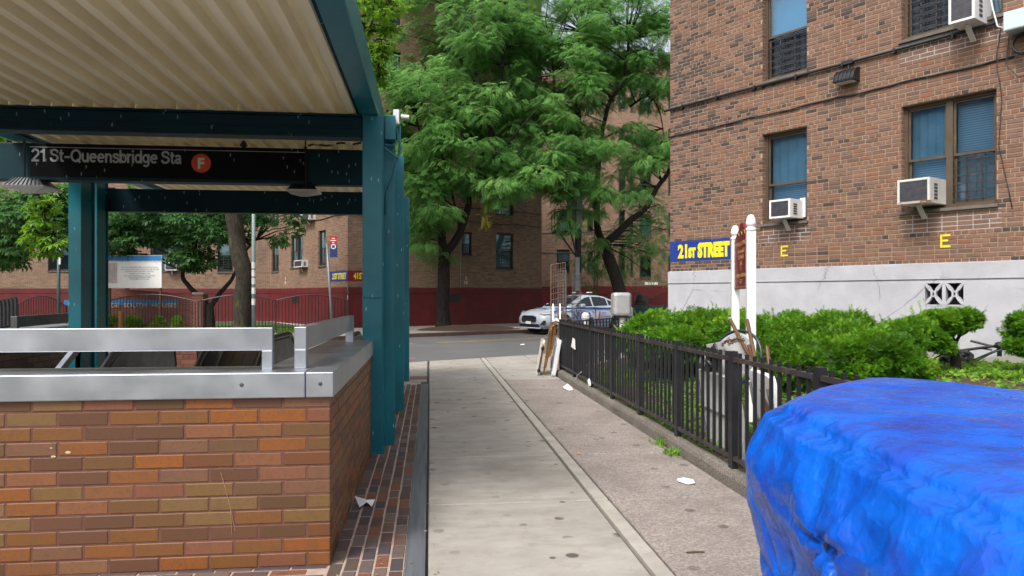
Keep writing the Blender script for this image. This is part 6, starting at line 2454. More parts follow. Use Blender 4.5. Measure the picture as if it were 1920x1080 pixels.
# front
FXc = lambda x, y, z: XC @ Vector((x, y, z))
mb = MB()
poly = [(-0.46, 0.50), (-0.40, 0.43), (0.40, 0.43), (0.46, 0.50), (0.44, 0.63), (0.30, 0.68), (-0.30, 0.68), (-0.44, 0.63)]
mb.add([FXc(-0.03 if abs(y) < 0.42 else -0.012, y, z) for y, z in poly], [tuple(range(7, -1, -1))])
mb.build('grille', M['black'], pc)
mb = MB()
mb.add([FXc(0.02, -0.62, 0.24), FXc(0.02, 0.62, 0.24), FXc(0.0, 0.60, 0.36), FXc(0.0, -0.60, 0.36)], [(3, 2, 1, 0)])
mb.build('lower_grille', M['black'], pc)
mb = MB()
mb.box(0.0, 0.10, -0.64, 0.64, 0.185, 0.235, XC)
mb.build('bumper_lip', M['car_white'], pc, bevel=0.02)
for sgn in (-1, 1):
    mb = MB()
    vs = [(0.075, 0.52, 0.70), (0.17, 0.72, 0.72), (0.42, 0.855, 0.76), (0.52, 0.875, 0.83), (0.36, 0.80, 0.835), (0.12, 0.60, 0.765)]
    mb.add([FXc(x - 0.03, sgn * (y + 0.02), z + 0.01) for x, y, z in vs], [tuple(range(6)) if sgn < 0 else tuple(range(5, -1, -1))])
    mb.build('headlight', M['lamp_lens'], pc)
    mb = MB()
    mb.add([FXc(x - 0.032, sgn * (y + 0.024), z + 0.012) for x, y, z in ((0.42, 0.855, 0.77), (0.52, 0.875, 0.83), (0.44, 0.842, 0.832))], [(0, 1, 2)])
    mb.build('indicator', M['amber'], pc)
    mb = MB()
    vs = [(0.03, 0.62, 0.33), (0.16, 0.80, 0.34), (0.17, 0.83, 0.50), (0.10, 0.75, 0.50)]
    mb.add([FXc(x - 0.025, sgn * (y + 0.015), z) for x, y, z in vs], [(0, 1, 2, 3)])
    mb.build('fog_lamp_recess', M['black'], pc)
mb = MB()
mb.box(-0.045, -0.025, -0.16, 0.16, 0.36, 0.46, XC)
mb.build('number_plate', M['white_flat'], pc)
mb = MB()
mb.box(2.55, 2.85, -0.55, 0.55, 1.50, 1.53, XC)
lbb = mb.build('lightbar', M['black'], pc)
for y, mt in ((-0.42, M['white_plastic']), (-0.2, M['black']), (0.0, M['red_plastic']), (0.2, M['black']), (0.42, M['white_plastic'])):
    mb = MB()
    mb.box(2.60, 2.80, y - 0.08, y + 0.08, 1.531, 1.575, XC)
    mb.build('light_cover', mt, lbb, bevel=0.02)


def pole_thing(name, label, cat, u, d, z1, r0, r1, mat, z0=0.1, lean=(0, 0), n=10):
    p = cw(u, d)
    t_ = thing(name, label, cat, (p[0], p[1], z0))
    mb = MB()
    mb.tube([(p[0], p[1], z0), (p[0] + lean[0], p[1] + lean[1], z1)], [r0, r1], n)
    mb.build('pole', mat, t_, smooth=True)
    return t_, Vector((p[0], p[1], 0))


# utility pole with its cabinet and platform
up_, P = pole_thing('utility_pole', 'dark utility pole with grey cabinet and iron platform behind the police car', 'utility pole', 1084, 32.5, 11.5, 0.16, 0.12, M['black'], 0.1)
a, b = cw(1065, 32.3, 430), cw(1090, 32.3, 355)
mb = MB()
mb.box(a.x, a.x + 0.30, P.y - 0.35, P.y + 0.2, a.z, b.z)
mb.box(a.x + 0.31, b.x, P.y - 0.45, P.y + 0.2, a.z, b.z + 0.05)
mb.build('cabinet', M['grey_metal'], up_, bevel=0.02)
a, b = cw(1037, 32.3, 437), cw(1087, 32.3, 437)
mb = MB()
mb.box(a.x, b.x, P.y - 0.5, P.y + 0.3, a.z, a.z + 0.08)
mb.build('platform', M['black'], up_)
zt = cw(1037, 32.3, 395).z
mb = MB()
for f, g in ((0, 0), (0.0, 1), (0.3, 0), (0.3, 1)):
    x, y = a.x + (b.x - a.x) * f, P.y - 0.5 + 0.8 * g
    mb.tube([(x, y, a.z + 0.08), (x, y, zt)], 0.02, 5)
mb.tube([(a.x, P.y - 0.5, zt), (b.x, P.y - 0.5, zt)], 0.02, 5)
mb.tube([(a.x, P.y - 0.5, zt), (a.x, P.y + 0.3, zt)], 0.02, 5)
mb.tube([(a.x, P.y - 0.5, zt), (a.x + 0.33, P.y - 0.5, a.z + 0.08)], 0.015, 5)
mb.build('railing', M['black'], up_)
mb = MB()
for x0, z0 in ((0.2, 0.0), (0.65, 0.0)):
    mb.bar((a.x + x0 * (b.x - a.x), P.y - 0.3, a.z), (P.x - 0.05, P.y - 0.1, a.z - 1.1), 0.06, 0.06)
mb.build('brace', M['black'], up_)
q0, q1 = cw(1079, 32.2, 545), cw(1087, 32.2, 482)
mb = MB()
mb.box(q0.x, q1.x, P.y - 0.30, P.y - 0.17, q0.z, q1.z)
mb.build('cable_guard', M['grey_metal'], up_)

# left of the street: bus stop, light pole, green post
bs, P = pole_thing('bus_stop_sign', 'leaning bus stop pole with red and blue flag signs before the 21ST STREET corner', 'bus stop sign', 624, 24.5, 3.2, 0.04, 0.04, M['grey_metal'], 0.1, (-0.19, 0))
q0, q1 = cw(617.5, 24.4, 459), cw(631, 24.4, 442)
mb = MB()
mb.box(q0.x, q1.x, P.y - 0.02, P.y + 0.02, q0.z + 0.0, q1.z)
mb.build('red_flag', M['red_plastic'], bs)
q2, q3 = cw(618, 24.4, 482), cw(631.5, 24.4, 454.5)
mb = MB()
mb.box(q2.x, q3.x, P.y - 0.021, P.y + 0.021, q2.z, q0.z - 0.003)
mb.build('blue_flag', M['navy'], bs)
c = cw(624.5, 24.4, 462)
mb = MB()
mb.lathe([(0.0, 0), (0.085, 0), (0.085, 0.004), (0.0, 0.004)], n=20, M=Matrix.Translation((c.x, P.y - 0.0215, c.z)) @ Matrix.Rotation(R(90), 4, 'X'))
mb.build('bus_disc', M['white_flat'], bs)
mb = MB()
mb.box(c.x - 0.045, c.x + 0.045, P.y - 0.030, P.y - 0.0265, c.z - 0.04, c.z + 0.045)
mb.box(c.x - 0.035, c.x - 0.015, P.y - 0.030, P.y - 0.0265, c.z - 0.06, c.z - 0.041)
mb.box(c.x + 0.015, c.x + 0.035, P.y - 0.030, P.y - 0.0265, c.z - 0.06, c.z - 0.041)
mb.build('bus_symbol', M['navy'], bs)
mb = MB()
for k, (w_, dz) in enumerate(((0.10, 0.07), (0.19, 0.0), (0.08, -0.07))):
    cz_ = (q0.z + q1.z) / 2 + dz
    mb.box((q0.x + q1.x) / 2 - w_ / 2, (q0.x + q1.x) / 2 + w_ / 2, P.y - 0.0225, P.y - 0.0205, cz_ - 0.015, cz_ + 0.015)
mb.build('print', M['white_flat'], bs)
lp, P = pole_thing('street_light', 'thin pale grey street light pole with stickers right of the big left trunk', 'street light', 475.5, 23.5, 5.5, 0.06, 0.055, pm('pale_grey_green_pole', (0.22, 0.29, 0.28), 0.5, 0, 0.1), 0.1)
mb = MB()
for k, v in enumerate((497, 512, 527, 545, 566)):
    q = cw(475.5, 23.4, v)
    mb.lathe([(0.0625, -0.1), (0.0625, 0.1)], (P.x, P.y, q.z), 10)
mb.build('sticker', M['dirty_white'], lp)
mb = MB()
mb.tube([(P.x, P.y, 5.5), (P.x + 0.3, P.y - 0.3, 7.2), (P.x + 1.2, P.y - 1.0, 7.8)], 0.045, 8)
mb.build('arm', M['grey_metal'], lp, smooth=True)
gp_, P = pole_thing('sign_post', 'dark green street post on the far left with a narrow sign plate', 'sign post', 110, 20.0, 2.98, 0.04, 0.04, M['green_post'], 0.0)
q = cw(111.5, 19.9, 476)
mb = MB()
mb.box(P.x + 0.02, P.x + 0.07, P.y - 0.05, P.y - 0.042, q.z - 0.28, q.z + 0.2)
mb.build('plate', M['white_flat'], gp_)
mb = MB()
mb.box(P.x - 0.06, P.x + 0.06, P.y - 0.06, P.y + 0.06, 0.0, 0.25)
mb.build('foot', M['green_post'], gp_)

# black round-topped pickets close on the left
bp = thing('picket_fence', 'tall black round topped picket fence at the far left edge', 'fence', (*cw(16, 12), 0))
for k in range(7):
    u = 6 - 9 * (k - 0) + 30 - 6 if k else 27
    u = 27 - 7.3 * k
    d = 12.0 - 0.25 * k
    p = cw(u, d)
    zt = CAM_H + (553 - (556 + 1.6 * k)) / FOC * d
    mb = MB()
    w_ = 0.028
    poly = [(-w_, 0.0), (w_, 0.0), (w_, zt - 0.12), (w_ * 0.8, zt - 0.05), (w_ * 0.4, zt - 0.01), (0, zt), (-w_ * 0.4, zt - 0.01), (-w_ * 0.8, zt - 0.05), (-w_, zt - 0.12)]
    mb.prism(poly, Matrix.Translation((p[0], p[1], 0)), 0.05)
    mb.build('picket', M['black_iron'], bp)
for z in (0.3, 1.0):
    mb = MB()
    mb.bar((*cw(27, 12.06), z), (*cw(27 - 7.3 * 6, 10.56), z), 0.03, 0.04)
    mb.build('rail', M['black_iron'], bp)

# arched iron fences in front of the far building
def arched_fence(label, a, b, n, bays, zlo, zhi, z0=0.1, solid_post=True):
    t_ = thing('iron_fence', label, 'fence', (a[0], a[1], z0), 0, 'arched iron fences across the street')
    A, B_ = Vector((*a, 0)), Vector((*b, 0))
    for j in range(bays):
        p, q = A.lerp(B_, j / bays), A.lerp(B_, (j + 1) / bays)
        h = lambda f: zlo + (zhi - zlo) * math.sin(math.pi * f) ** 1.0
        mb = MB()
        pts = [p.lerp(q, k / 12) + Vector((0, 0, z0 + h(k / 12))) for k in range(13)]
        mb.tube(pts, 0.018, 5)
        mb.build('rail', M['black_iron'], t_)
        mb = MB()
        mb.tube([p + Vector((0, 0, z0 + 0.15)), q + Vector((0, 0, z0 + 0.15))], 0.015, 5)
        mb.build('rail', M['black_iron'], t_)
        m_ = n // bays
        for k in range(1, m_):
            f = k / m_
            c = p.lerp(q, f)
            mb = MB()
            mb.tube([c + Vector((0, 0, z0 + 0.1)), c + Vector((0, 0, z0 + h(f)))], 0.012, 4)
            mb.build('picket', M['black_iron'], t_)
    for j in range(bays + 1):
        p = A.lerp(B_, j / bays)
        mb = MB()
        mb.bar(p + Vector((0, 0, z0)), p + Vector((0, 0, z0 + zlo + 0.03)), 0.05, 0.05)
        mb.build('post', M['black_iron'], t_)
    return t_


FD = 26.5
arched_fence('arched black iron fence at far left before the dark red base', cw(30, FD), cw(124, FD), 20, 1, 1.0, 1.36)
arched_fence('arched black iron fence in front of the brick name wall', cw(196, FD), cw(372, FD), 30, 1, 1.15, 1.42)
arched_fence('iron fence with a dip between two arches left of the bus stop pole', cw(378, FD), cw(652, FD + 0.7), 44, 2, 1.2, 1.4)
arched_fence('black iron fence behind the police car and the bench', cw(1105, 38), cw(1275, 40), 36, 3, 1.15, 1.5)

# brick name wall
nw0, nw1 = cw(192, 28.0), cw(372, 28.0)
angw = math.atan2(nw1[1] - nw0[1], nw1[0] - nw0[0])
NF = Face(nw0, angw)
NL = math.hypot(nw1[0] - nw0[0], nw1[1] - nw0[1])
nw = thing('name_wall', 'red brick monument wall with blue name strip behind the arched fence', 'wall', (nw0[0], nw0[1], 0.1), angw)
M['name_brick'] = facade_mat('name_wall_brick', (0.25, 0.085, 0.065), (0.20, 0.065, 0.05), (0.32, 0.20, 0.16), 0.22, 0.072, dark_amt=0.3)
mb = MB()
zt = 1.62
poly = [(-1.2, 0.05), (NL - 0.15, 0.05), (NL - 0.15, zt - 0.28)] + [(NL - 0.15 - (NL - 0.3) * k / 8, zt - 0.28 + 0.28 * math.sin(math.pi * 0.5 * k / 8)) for k in range(1, 9)] + [(-1.2, zt)]
mb.prism(poly, Matrix.Identity(4), 0.35)
mb.build('wall', M['name_brick'], nw, world=False)
mb = MB()
mb.box(NL - 0.17, NL + 0.20, -0.06, 0.40, 0.05, 1.42)
mb.build('end_pier', M['name_brick'], nw, world=False)
mb = MB()
mb.box(NL - 0.20, NL + 0.23, -0.09, 0.43, 1.421, 1.50)
mb.build('pier_cap', M['concrete'], nw, world=False)
q0 = NF.at(120, 577.5, -0.01)
q1 = NF.at(333.5, 567.5, -0.01)
mb = MB()
mb.box(q0[0], q1[0], -0.012, -0.001, q0[1], q1[1])
mb.build('name_strip', M['sky_blue'], nw, world=False)
a, b = NF.at(128, 572, -0.01)[0], NF.at(332, 572, -0.01)[0]
text_mb('QUEENSBRIDGE  SOUTH  HOUSES', 0.235, NF.M @ Matrix.Translation(((a + b) / 2, -0.02, q0[1] + 0.025)), 0.004, 0.006, b - a).build('lettering', M['tan_text'], nw)

# housing information board
bd0, bd1 = cw(196, 27.0), cw(303, 27.0)
angb = math.atan2(bd1[1] - bd0[1], bd1[0] - bd0[0])
BF = Face(bd0, angb)
BL = math.hypot(bd1[0] - bd0[0], bd1[1] - bd0[1])
ib = thing('information_board', 'white and blue housing information board standing above the arched fence', 'sign', (bd0[0], bd0[1], 0.1), angb)
zb, zt = BF.at(250, 545, 0)[1], BF.at(250, 484, 0)[1]
zh = BF.at(250, 495.5, 0)[1]
mb = MB()
mb.box(-0.12, BL, 0.0, 0.05, zb, zt)
mb.build('panel', M['white_paint'], ib, world=False)
mb = MB()
mb.box(-0.12, BL - 0.01, -0.004, -0.001, zh, zt - 0.01)
mb.build('header', M['sky_blue'], ib, world=False)
M['photo_pink'] = pm('pale_pink_print', (0.52, 0.42, 0.40), 0.7, 0, 0.25, 9, 0)
mb = MB()
mb.box(0.0, BF.at(220, 500)[0], -0.004, -0.001, BF.at(210, 536)[1], BF.at(210, 498)[1])
mb.build('picture', M['photo_pink'], ib, world=False)
mb = MB()
pa, pz0, pz1 = BF.at(220, 500)[0], BF.at(210, 532)[1], BF.at(210, 503)[1]
for r_ in range(6):
    for c_ in range(5):
        x = 0.03 + (pa - 0.06) * c_ / 5
        z = pz0 + 0.06 + (pz1 - pz0 - 0.1) * r_ / 6
        mb.box(x, x + 0.03, -0.006, -0.0045, z, z + 0.05)
mb.build('picture_detail', M['steelgrey_text'], ib, world=False)
a, b = BF.at(204.5, 490)[0], BF.at(301.5, 490)[0]
text_mb('PRESERVING AND IMPROVING PUBLIC HOUSING', 0.12, BF.M @ Matrix.Translation(((a + b) / 2, -0.006, BF.at(250, 493)[1])), 0.002, 0.001, b - a).build('lettering', M['white_flat'], ib)
for s_, v, ua, ub in (('We are investing $67 million in facade restoration', 501, 228, 296), ('and roofing replacements at Queensbridge Houses', 505, 227, 298), ('to benefit current and future residents.', 509, 234, 289),
                      ('The project is set for completion by 2020.', 513, 242, 282), ('For more information please go to on.nyc.gov/nycha', 517, 233, 291), ('or call your Property Management office at', 520, 240, 283), ('718.786.3800 or 311 for more.', 523.5, 243, 281), ('NYC', 542.5, 234, 243)):
    a, b = BF.at(ua, v)[0], BF.at(ub, v)[0]
    text_mb(s_, 0.07 if s_ != 'NYC' else 0.09, BF.M @ Matrix.Translation(((a + b) / 2, -0.003, BF.at(260, v)[1] - 0.02)), 0.001 if s_ != 'NYC' else 0.006, 0.0008, b - a).build('lettering', M['steelgrey_text'] if s_ != 'NYC' else M['black'], ib)
for tt in (0.1, BL - 0.12):
    mb = MB()
    mb.box(tt, tt + 0.08, 0.051, 0.12, 0.0, zt - 0.1)
    mb.build('post', M['wood'], ib, world=False)

# bench and bin by the far fence
c = cw(1216, 36.0)
bn = thing('park_bench', 'dark slatted park bench before the far iron fence right of the silver cabinet', 'bench', (c[0], c[1], 0.1), R(-25))
for k in range(4):
    mb = MB()
    mb.box(-0.9, 0.9, -0.02, 0.03, 0.50 + 0.11 * k, 0.58 + 0.11 * k)
    mb.build('back_slat', M['green_post'], bn, world=False)
for k in range(4):
    mb = MB()
    mb.box(-0.9, 0.9, -0.46 + 0.11 * k, -0.38 + 0.11 * k, 0.42, 0.45)
    mb.build('seat_slat', M['green_post'], bn, world=False)
for x in (-0.8, 0, 0.8):
    mb = MB()
    mb.box(x - 0.03, x + 0.03, -0.45, -0.40, 0, 0.42)
    mb.box(x - 0.03, x + 0.03, -0.03, 0.04, 0, 0.95)
    mb.box(x - 0.03, x + 0.03, -0.40, -0.03, 0.36, 0.42)
    mb.build('leg', M['black_iron'], bn, world=False)
c = cw(1201, 38.6)
lb_ = thing('litter_bin', 'black hooded litter bin beyond the bench', 'bin', (c[0], c[1], 0.1))
mb = MB()
mb.lathe([(0.28, 0.0), (0.32, 0.95)], (c[0], c[1], 0.1), 12)
mb.build('bucket', M['black'], lb_)
mb = MB()
mb.lathe([(0.36, 0.98), (0.36, 1.08), (0.22, 1.4), (0.0, 1.5)], (c[0], c[1], 0.1), 12)
mb.build('hood', M['black'], lb_)
mb = MB()
mb.box(c[0] - 0.3, c[0] - 0.26, c[1] - 0.02, c[1] + 0.02, 0.9, 1.2)
mb.build('bracket', M['black'], lb_)

# short brown bollard inside the fence
c = cw(226, 25.8)
mb = MB()
mb.lathe([(0.07, 0.0), (0.07, 0.82), (0.055, 0.85), (0.0, 0.86)], (c[0], c[1], 0.1), 10)
tag(mb.build('bollard', M['rust']), 'short rusty brown bollard among the low shrubs by the name wall', 'bollard')

# lawns across the street
def lawn(name, poly, z):
    mb = MB()
    mb.add([(p[0], p[1], z) for p in poly], [tuple(range(len(poly)))])
    return tag(mb.build(name, M['lawn']), kind='structure')
a, b, c, d = cw(-120, FD - 0.3), cw(650, FD + 0.4), cw(505, 38.5), cw(-200, 37)
lawn('lawn', [a, b, c, d], 0.125)
a, b, c, d = cw(1100, 38.0), cw(1300, 38.0), cw(1300, 46), cw(1080, 47)
lawn('lawn', [a, b, c, d], 0.125)

# tree pit with a mound of soil round the tall locust
TB = on_z(828, 614, 0.112)
mb = MB()
n = 40
vs, fs = [], []
for j in range(9):
    r = j / 8
    for k in range(n):
        a = 2 * math.pi * k / n
        rr = r * (1 + 0.12 * noise.noise(Vector((math.cos(a) * 1.5, math.sin(a) * 1.5, 2))))
        p = TB + BV * (2.3 * rr * math.cos(a) + 0.2) + NV * (1.7 * rr * math.sin(a) - 1.9)
        vs.append((p.x, p.y, 0.114 + 0.16 * (1 - r * r) + 0.03 * noise.noise(Vector((p.x * 2, p.y * 2, 0))) * (1 - r)))
for j in range(8):
    for k in range(n): fs.append((j * n + k, (j + 1) * n + k, (j + 1) * n + (k + 1) % n, j * n + (k + 1) % n))
mb.add(vs, fs)
tag(mb.build('tree_pit_soil', M['soil'], smooth=True), kind='structure')
p = on_z(762, 615, 0.112)
crumple('small pink bag on the far pavement by the tree pit', (p.x, p.y, 0.22), 0.12, 0.1, 0.13, pm('pink_plastic', (0.5, 0.02, 0.09), 0.5, 0, 0.1), 31, 'pink_bag', 'bag')


# ------------------------------------------------------------------ leaves
rng = np.random.default_rng(11)


def scatter_mesh(name, P, D, S, tone, tv, tf, mat, droop=0.0):
    """copies of a small leaf template (tv, tf) at points P, pointing along D, size S, joined into one mesh"""
    n = len(P)
    D = D / np.linalg.norm(D, axis=1, keepdims=True)
    up = np.tile(np.array([0.0, 0, 1.0]), (n, 1)) + rng.normal(0, 0.35, (n, 3))
    Y = np.cross(up, D)
    Y /= np.linalg.norm(Y, axis=1, keepdims=True) + 1e-9
    Z = np.cross(D, Y)
    k = len(tv)
    T = np.array(tv)
    V = P[:, None, :] + S[:, None, None] * (T[None, :, 0, None] * D[:, None, :] + T[None, :, 1, None] * Y[:, None, :] + T[None, :, 2, None] * Z[:, None, :])
    V[:, :, 2] -= droop * S[:, None] * (T[None, :, 0] ** 2)
    V = V.reshape(-1, 3)
    fl = [len(f) for f in tf]
    loops = np.concatenate([np.array(f) for f in tf])
    L = (loops[None, :] + (np.arange(n) * k)[:, None]).reshape(-1)
    me = bpy.data.meshes.new(name)
    me.vertices.add(len(V))
    me.vertices.foreach_set('co', V.astype(np.float32).ravel())
    me.loops.add(len(L))
    me.loops.foreach_set('vertex_index', L.astype(np.int32))
    tot = np.tile(np.array(fl), n)
    me.polygons.add(len(tot))
    st = np.concatenate([[0], np.cumsum(tot)[:-1]])
    me.polygons.foreach_set('loop_start', st.astype(np.int32))
    me.polygons.foreach_set('loop_total', tot.astype(np.int32))
    me.update(calc_edges=True)
    at = me.attributes.new('tone', 'FLOAT', 'POINT')
    at.data.foreach_set('value', np.repeat(np.clip(tone, 0, 1), k).astype(np.float32))
    me.materials.append(mat)
    return me


def pinnate(n=7, w=0.17, l=0.30):
    tv, tf = [], []
    for i in range(n):
        x = 0.08 + 0.86 * i / (n - 1)
        ll = l * (0.55 + 0.45 * math.sin(math.pi * (0.15 + 0.8 * i / (n - 1))))
        for s in (-1, 1):
            b = len(tv)
            tv += [(x, 0, 0), (x + 0.03 + w * 0.45, s * ll * 0.5, 0.01), (x + 0.14, s * ll, -0.05), (x + 0.10 - w * 0.5, s * ll * 0.55, 0.01)]
            tf.append((b, b + 1, b + 2, b + 3))
    return tv, tf


def leaf_cluster(n=5, w=0.26):
    tv, tf = [], []
    r_ = random.Random(3)
    for i in range(n):
        a = -1.3 + 2.6 * i / (n - 1) + r_.uniform(-0.2, 0.2)
        z = r_.uniform(-0.3, 0.2)
        o = (0.25 * r_.random(), r_.uniform(-0.1, 0.1), r_.uniform(-0.1, 0.1))
        c, s = math.cos(a), math.sin(a)
        b = len(tv)
        for x, y, zz in ((0, 0, 0), (0.35, w * 0.55, 0.03), (0.75, 0, z), (0.35, -w * 0.55, 0.03)):
            tv.append((o[0] + c * x - s * y, o[1] + s * x + c * y, o[2] + zz))
        tf.append((b, b + 1, b + 2, b + 3))
    return tv, tf


def yew_sprig(n=4):
    tv, tf = [], []
    for i in range(n):
        x = 0.05 + 0.70 * i / (n - 1)
        l = 0.55 * (1.0 - 0.40 * i / (n - 1))
        for s in (-1, 1):
            b = len(tv)
            tv += [(x - 0.10, 0, 0), (x + 0.10, 0, 0.0), (x + 0.22, s * l, 0.10)]
            tf.append((b, b + 1, b + 2))
    b = len(tv)
    tv += [(0.7, -0.09, 0), (0.7, 0.09, 0), (1.15, 0, 0.03)]
    tf.append((b, b + 1, b + 2))
    return tv, tf


def ell_points(C, Rr, n, shell=0.5):
    d = rng.normal(size=(n, 3))
    d /= np.linalg.norm(d, axis=1, keepdims=True)
    r = (shell + (1 - shell) * rng.random(n)) ** 0.6
    return np.array(C) + d * r[:, None] * np.array(Rr), d


M['locust_leaf'] = leaf_mat('locust_leaves', (0.024, 0.092, 0.024), (0.105, 0.285, 0.066), (0.29, 0.52, 0.15), 0.55)
M['plum_leaf'] = leaf_mat('broad_dark_leaves', (0.022, 0.075, 0.024), (0.06, 0.17, 0.05), (0.15, 0.31, 0.09), 0.4)
M['lime_leaf'] = leaf_mat('lime_green_leaves', (0.07, 0.18, 0.012), (0.14, 0.32, 0.02), (0.28, 0.46, 0.04), 0.5)
M['yew_leaf'] = leaf_mat('yew_needles', (0.028, 0.100, 0.008), (0.085, 0.245, 0.012), (0.235, 0.42, 0.026), 0.35, 0.45)
M['weed_leaf'] = leaf_mat('weed_leaves', (0.06, 0.17, 0.015), (0.15, 0.33, 0.03), (0.30, 0.46, 0.06), 0.4)
M['bark'] = bark_mat('dark_bark', (0.012, 0.010, 0.009), (0.042, 0.033, 0.028))
M['moss_bark'] = bark_mat('mossy_bark', (0.02, 0.017, 0.013), (0.06, 0.05, 0.038), (0.085, 0.095, 0.015))


def limb_mesh(limbs, parent, name='trunk', mat=None, n=9):
    mb = MB()
    for pts, r0, r1 in limbs:
        pts = [Vector(p) for p in pts]
        # smooth the polyline a little and give it a wander
        fine = []
        for i in range(len(pts) - 1):
            p0 = pts[max(0, i - 1)]; p1 = pts[i]; p2 = pts[i + 1]; p3 = pts[min(len(pts) - 1, i + 2)]
            for k in range(4):
                t = k / 4
                fine.append(0.5 * ((2 * p1) + (p2 - p0) * t + (2 * p0 - 5 * p1 + 4 * p2 - p3) * t * t + (3 * p1 - p0 - 3 * p2 + p3) * t ** 3))
        fine.append(pts[-1])
        m = len(fine)
        rs = [r0 + (r1 - r0) * (i / (m - 1)) ** 0.8 for i in range(m)]
        fine = [p + Vector((noise.noise(p * 1.1), noise.noise(p * 1.1 + Vector((7, 0, 0))), 0)) * min(0.12, r0 * 0.5) for p in fine]
        mb.tube(fine, rs, n)
    return mb.build(name, mat or M['bark'], parent, smooth=True)


def crown(tree, ells, nclump, per, size, tmpl, mat, anchors, csize=(0.55, 1.0), flat=0.55, droop=0.35, name='crown', twig_mat=None, tone0=0.42):
    """leaf clumps spread through the ellipsoids of the crown, each held by a thin branch"""
    Ps, Ds, Ss, Ts = [], [], [], []
    tw = MB()
    w = np.array([e[2] for e in ells], float)
    w /= w.sum()
    for _ in range(nclump):
        C, Rr, _w = ells[rng.choice(len(ells), p=w)]
        c, d = ell_points(C, Rr, 1, 0.30)
        c = c[0]
        if c[2] < 1.9: continue
        r = rng.uniform(*csize)
        rad = np.array([r, r, r * flat])
        out = c - np.array(C)
        pn, dn = ell_points((0, 0, 0), rad, per, 0.35)
        ct = tone0 + rng.normal(0, 0.17)
        keep = pn[:, 2] > -0.75 * rad[2]
        pn, dn = pn[keep], dn[keep]
        Ps.append(pn + c)
        dirs = 0.55 * dn * np.array([1, 1, 0.3]) + 0.2 * out / (np.linalg.norm(out) + 0.01) + np.array([0, 0, -0.16]) + rng.normal(0, 0.62, pn.shape) * np.array([1, 1, 0.32])
        Ds.append(dirs)
        Ss.append(rng.uniform(0.75, 1.25, len(pn)) * size)
        Ts.append(ct + 0.10 * (pn[:, 2] / rad[2]) + rng.normal(0, 0.16, len(pn)))
        if anchors is not None:
            an = min(anchors, key=lambda a: (a - Vector(c)).length + max(0, a.z - c[2]) * 1.0)
            cv = Vector(c)
            mid = an.lerp(cv, 0.5) + Vector((rng.normal(0, 0.15), rng.normal(0, 0.15), 0.12))
            if (cv - an).length < 4.5: tw.tube([an, mid, cv], [0.035, 0.022, 0.008], 5, False)
            for _k in range(2):
                e_ = cv + Vector(rng.normal(0, r * 0.5, 3))
                tw.tube([cv.lerp(mid, 0.25), e_], [0.012, 0.004], 4, False)
    P, D, S, T = np.concatenate(Ps), np.concatenate(Ds), np.concatenate(Ss), np.concatenate(Ts)
    inv = WM[tree.name].inverted()
    P = P + np.array(inv.translation)
    me = scatter_mesh(name, P, D, S, T, *tmpl, mat, droop)
    o = link(name, me, tree)
    if anchors is not None and tw.v: tag(tw.build('branches', twig_mat or M['bark'], tree, smooth=True), kind='stuff')
    return o


def E(u, v, d, ru, rv, rd, w=1.0):
    c = cw(u, d, v)
    return (tuple(c), (ru / FOC * d, rd, rv / FOC * d), w)


def anchors_of(limbs, skip=0.35):
    out = []
    for pts, r0, r1 in limbs:
        pts = [Vector(p) for p in pts]
        for a, b in zip(pts, pts[1:]):
            for k in range(3): out.append(a.lerp(b, k / 3))
    return out


# the tall locust before the far building
d1 = 31.3
P1 = lambda u, v, dd=0.0: cw(u, d1 + dd, v)
t1 = thing('locust_tree', 'tall feathery green locust tree standing in the soil pit by the far kerb', 'tree', tuple(cw(829, d1, 614)))
limbs1 = [([P1(829, 617), P1(830, 560), P1(834, 500), P1(838, 470)], 0.30, 0.235),
          ([P1(829, 618), P1(829, 604)], 0.42, 0.30),
          ([P1(836, 476), P1(829, 440), P1(827, 390), P1(836, 330), P1(848, 250, 0.3), P1(850, 160, 0.6), P1(845, 60, 0.8), P1(840, -60, 0.9)], 0.20, 0.06),
          ([P1(838, 474), P1(858, 440), P1(872, 400), P1(893, 330, -0.4), P1(915, 270, -0.6), P1(935, 190, -0.8), P1(945, 90, -0.9), P1(950, -40, -1)], 0.19, 0.06),
          ([P1(832, 370), P1(812, 320, -0.5), P1(790, 260, -0.9), P1(775, 190, -1.2)], 0.10, 0.03),
          ([P1(905, 295), P1(880, 230, 0.6), P1(890, 140, 1.0), P1(900, 60, 1.2)], 0.09, 0.03),
          ([P1(862, 430), P1(830, 300, -1.2), P1(800, 330, -2)], 0.06, 0.02),
          ([P1(900, 320), P1(960, 260, -1.4), P1(1000, 210, -2)], 0.08, 0.02)]
limb_mesh(limbs1, t1, 'trunk', M['bark'])
pin = pinnate()
crown(t1, [E(845, 60, d1, 125, 130, 3.0, 3.0), E(920, 120, d1, 95, 160, 2.8, 2.6), E(790, 230, d1 - 0.6, 75, 120, 2.2, 1.7), E(870, 250, d1 - 0.8, 110, 110, 2.4, 2.0), E(800, 370, d1 - 1, 60, 75, 1.6, 0.9), E(920, 320, d1 - 1.5, 70, 65, 1.5, 0.8), E(808, 440, d1 - 0.6, 42, 50, 1.0, 0.35), E(880, -90, d1, 150, 120, 3.2, 1.6), E(990, 120, d1 + 0.5, 60, 150, 2.4, 1.3), E(745, 190, d1 - 0.8, 35, 90, 1.6, 0.6)],
      275, 62, 0.36, pin, M['locust_leaf'], anchors_of(limbs1[2:]), (0.45, 0.85), 0.45, 0.35, tone0=0.46)

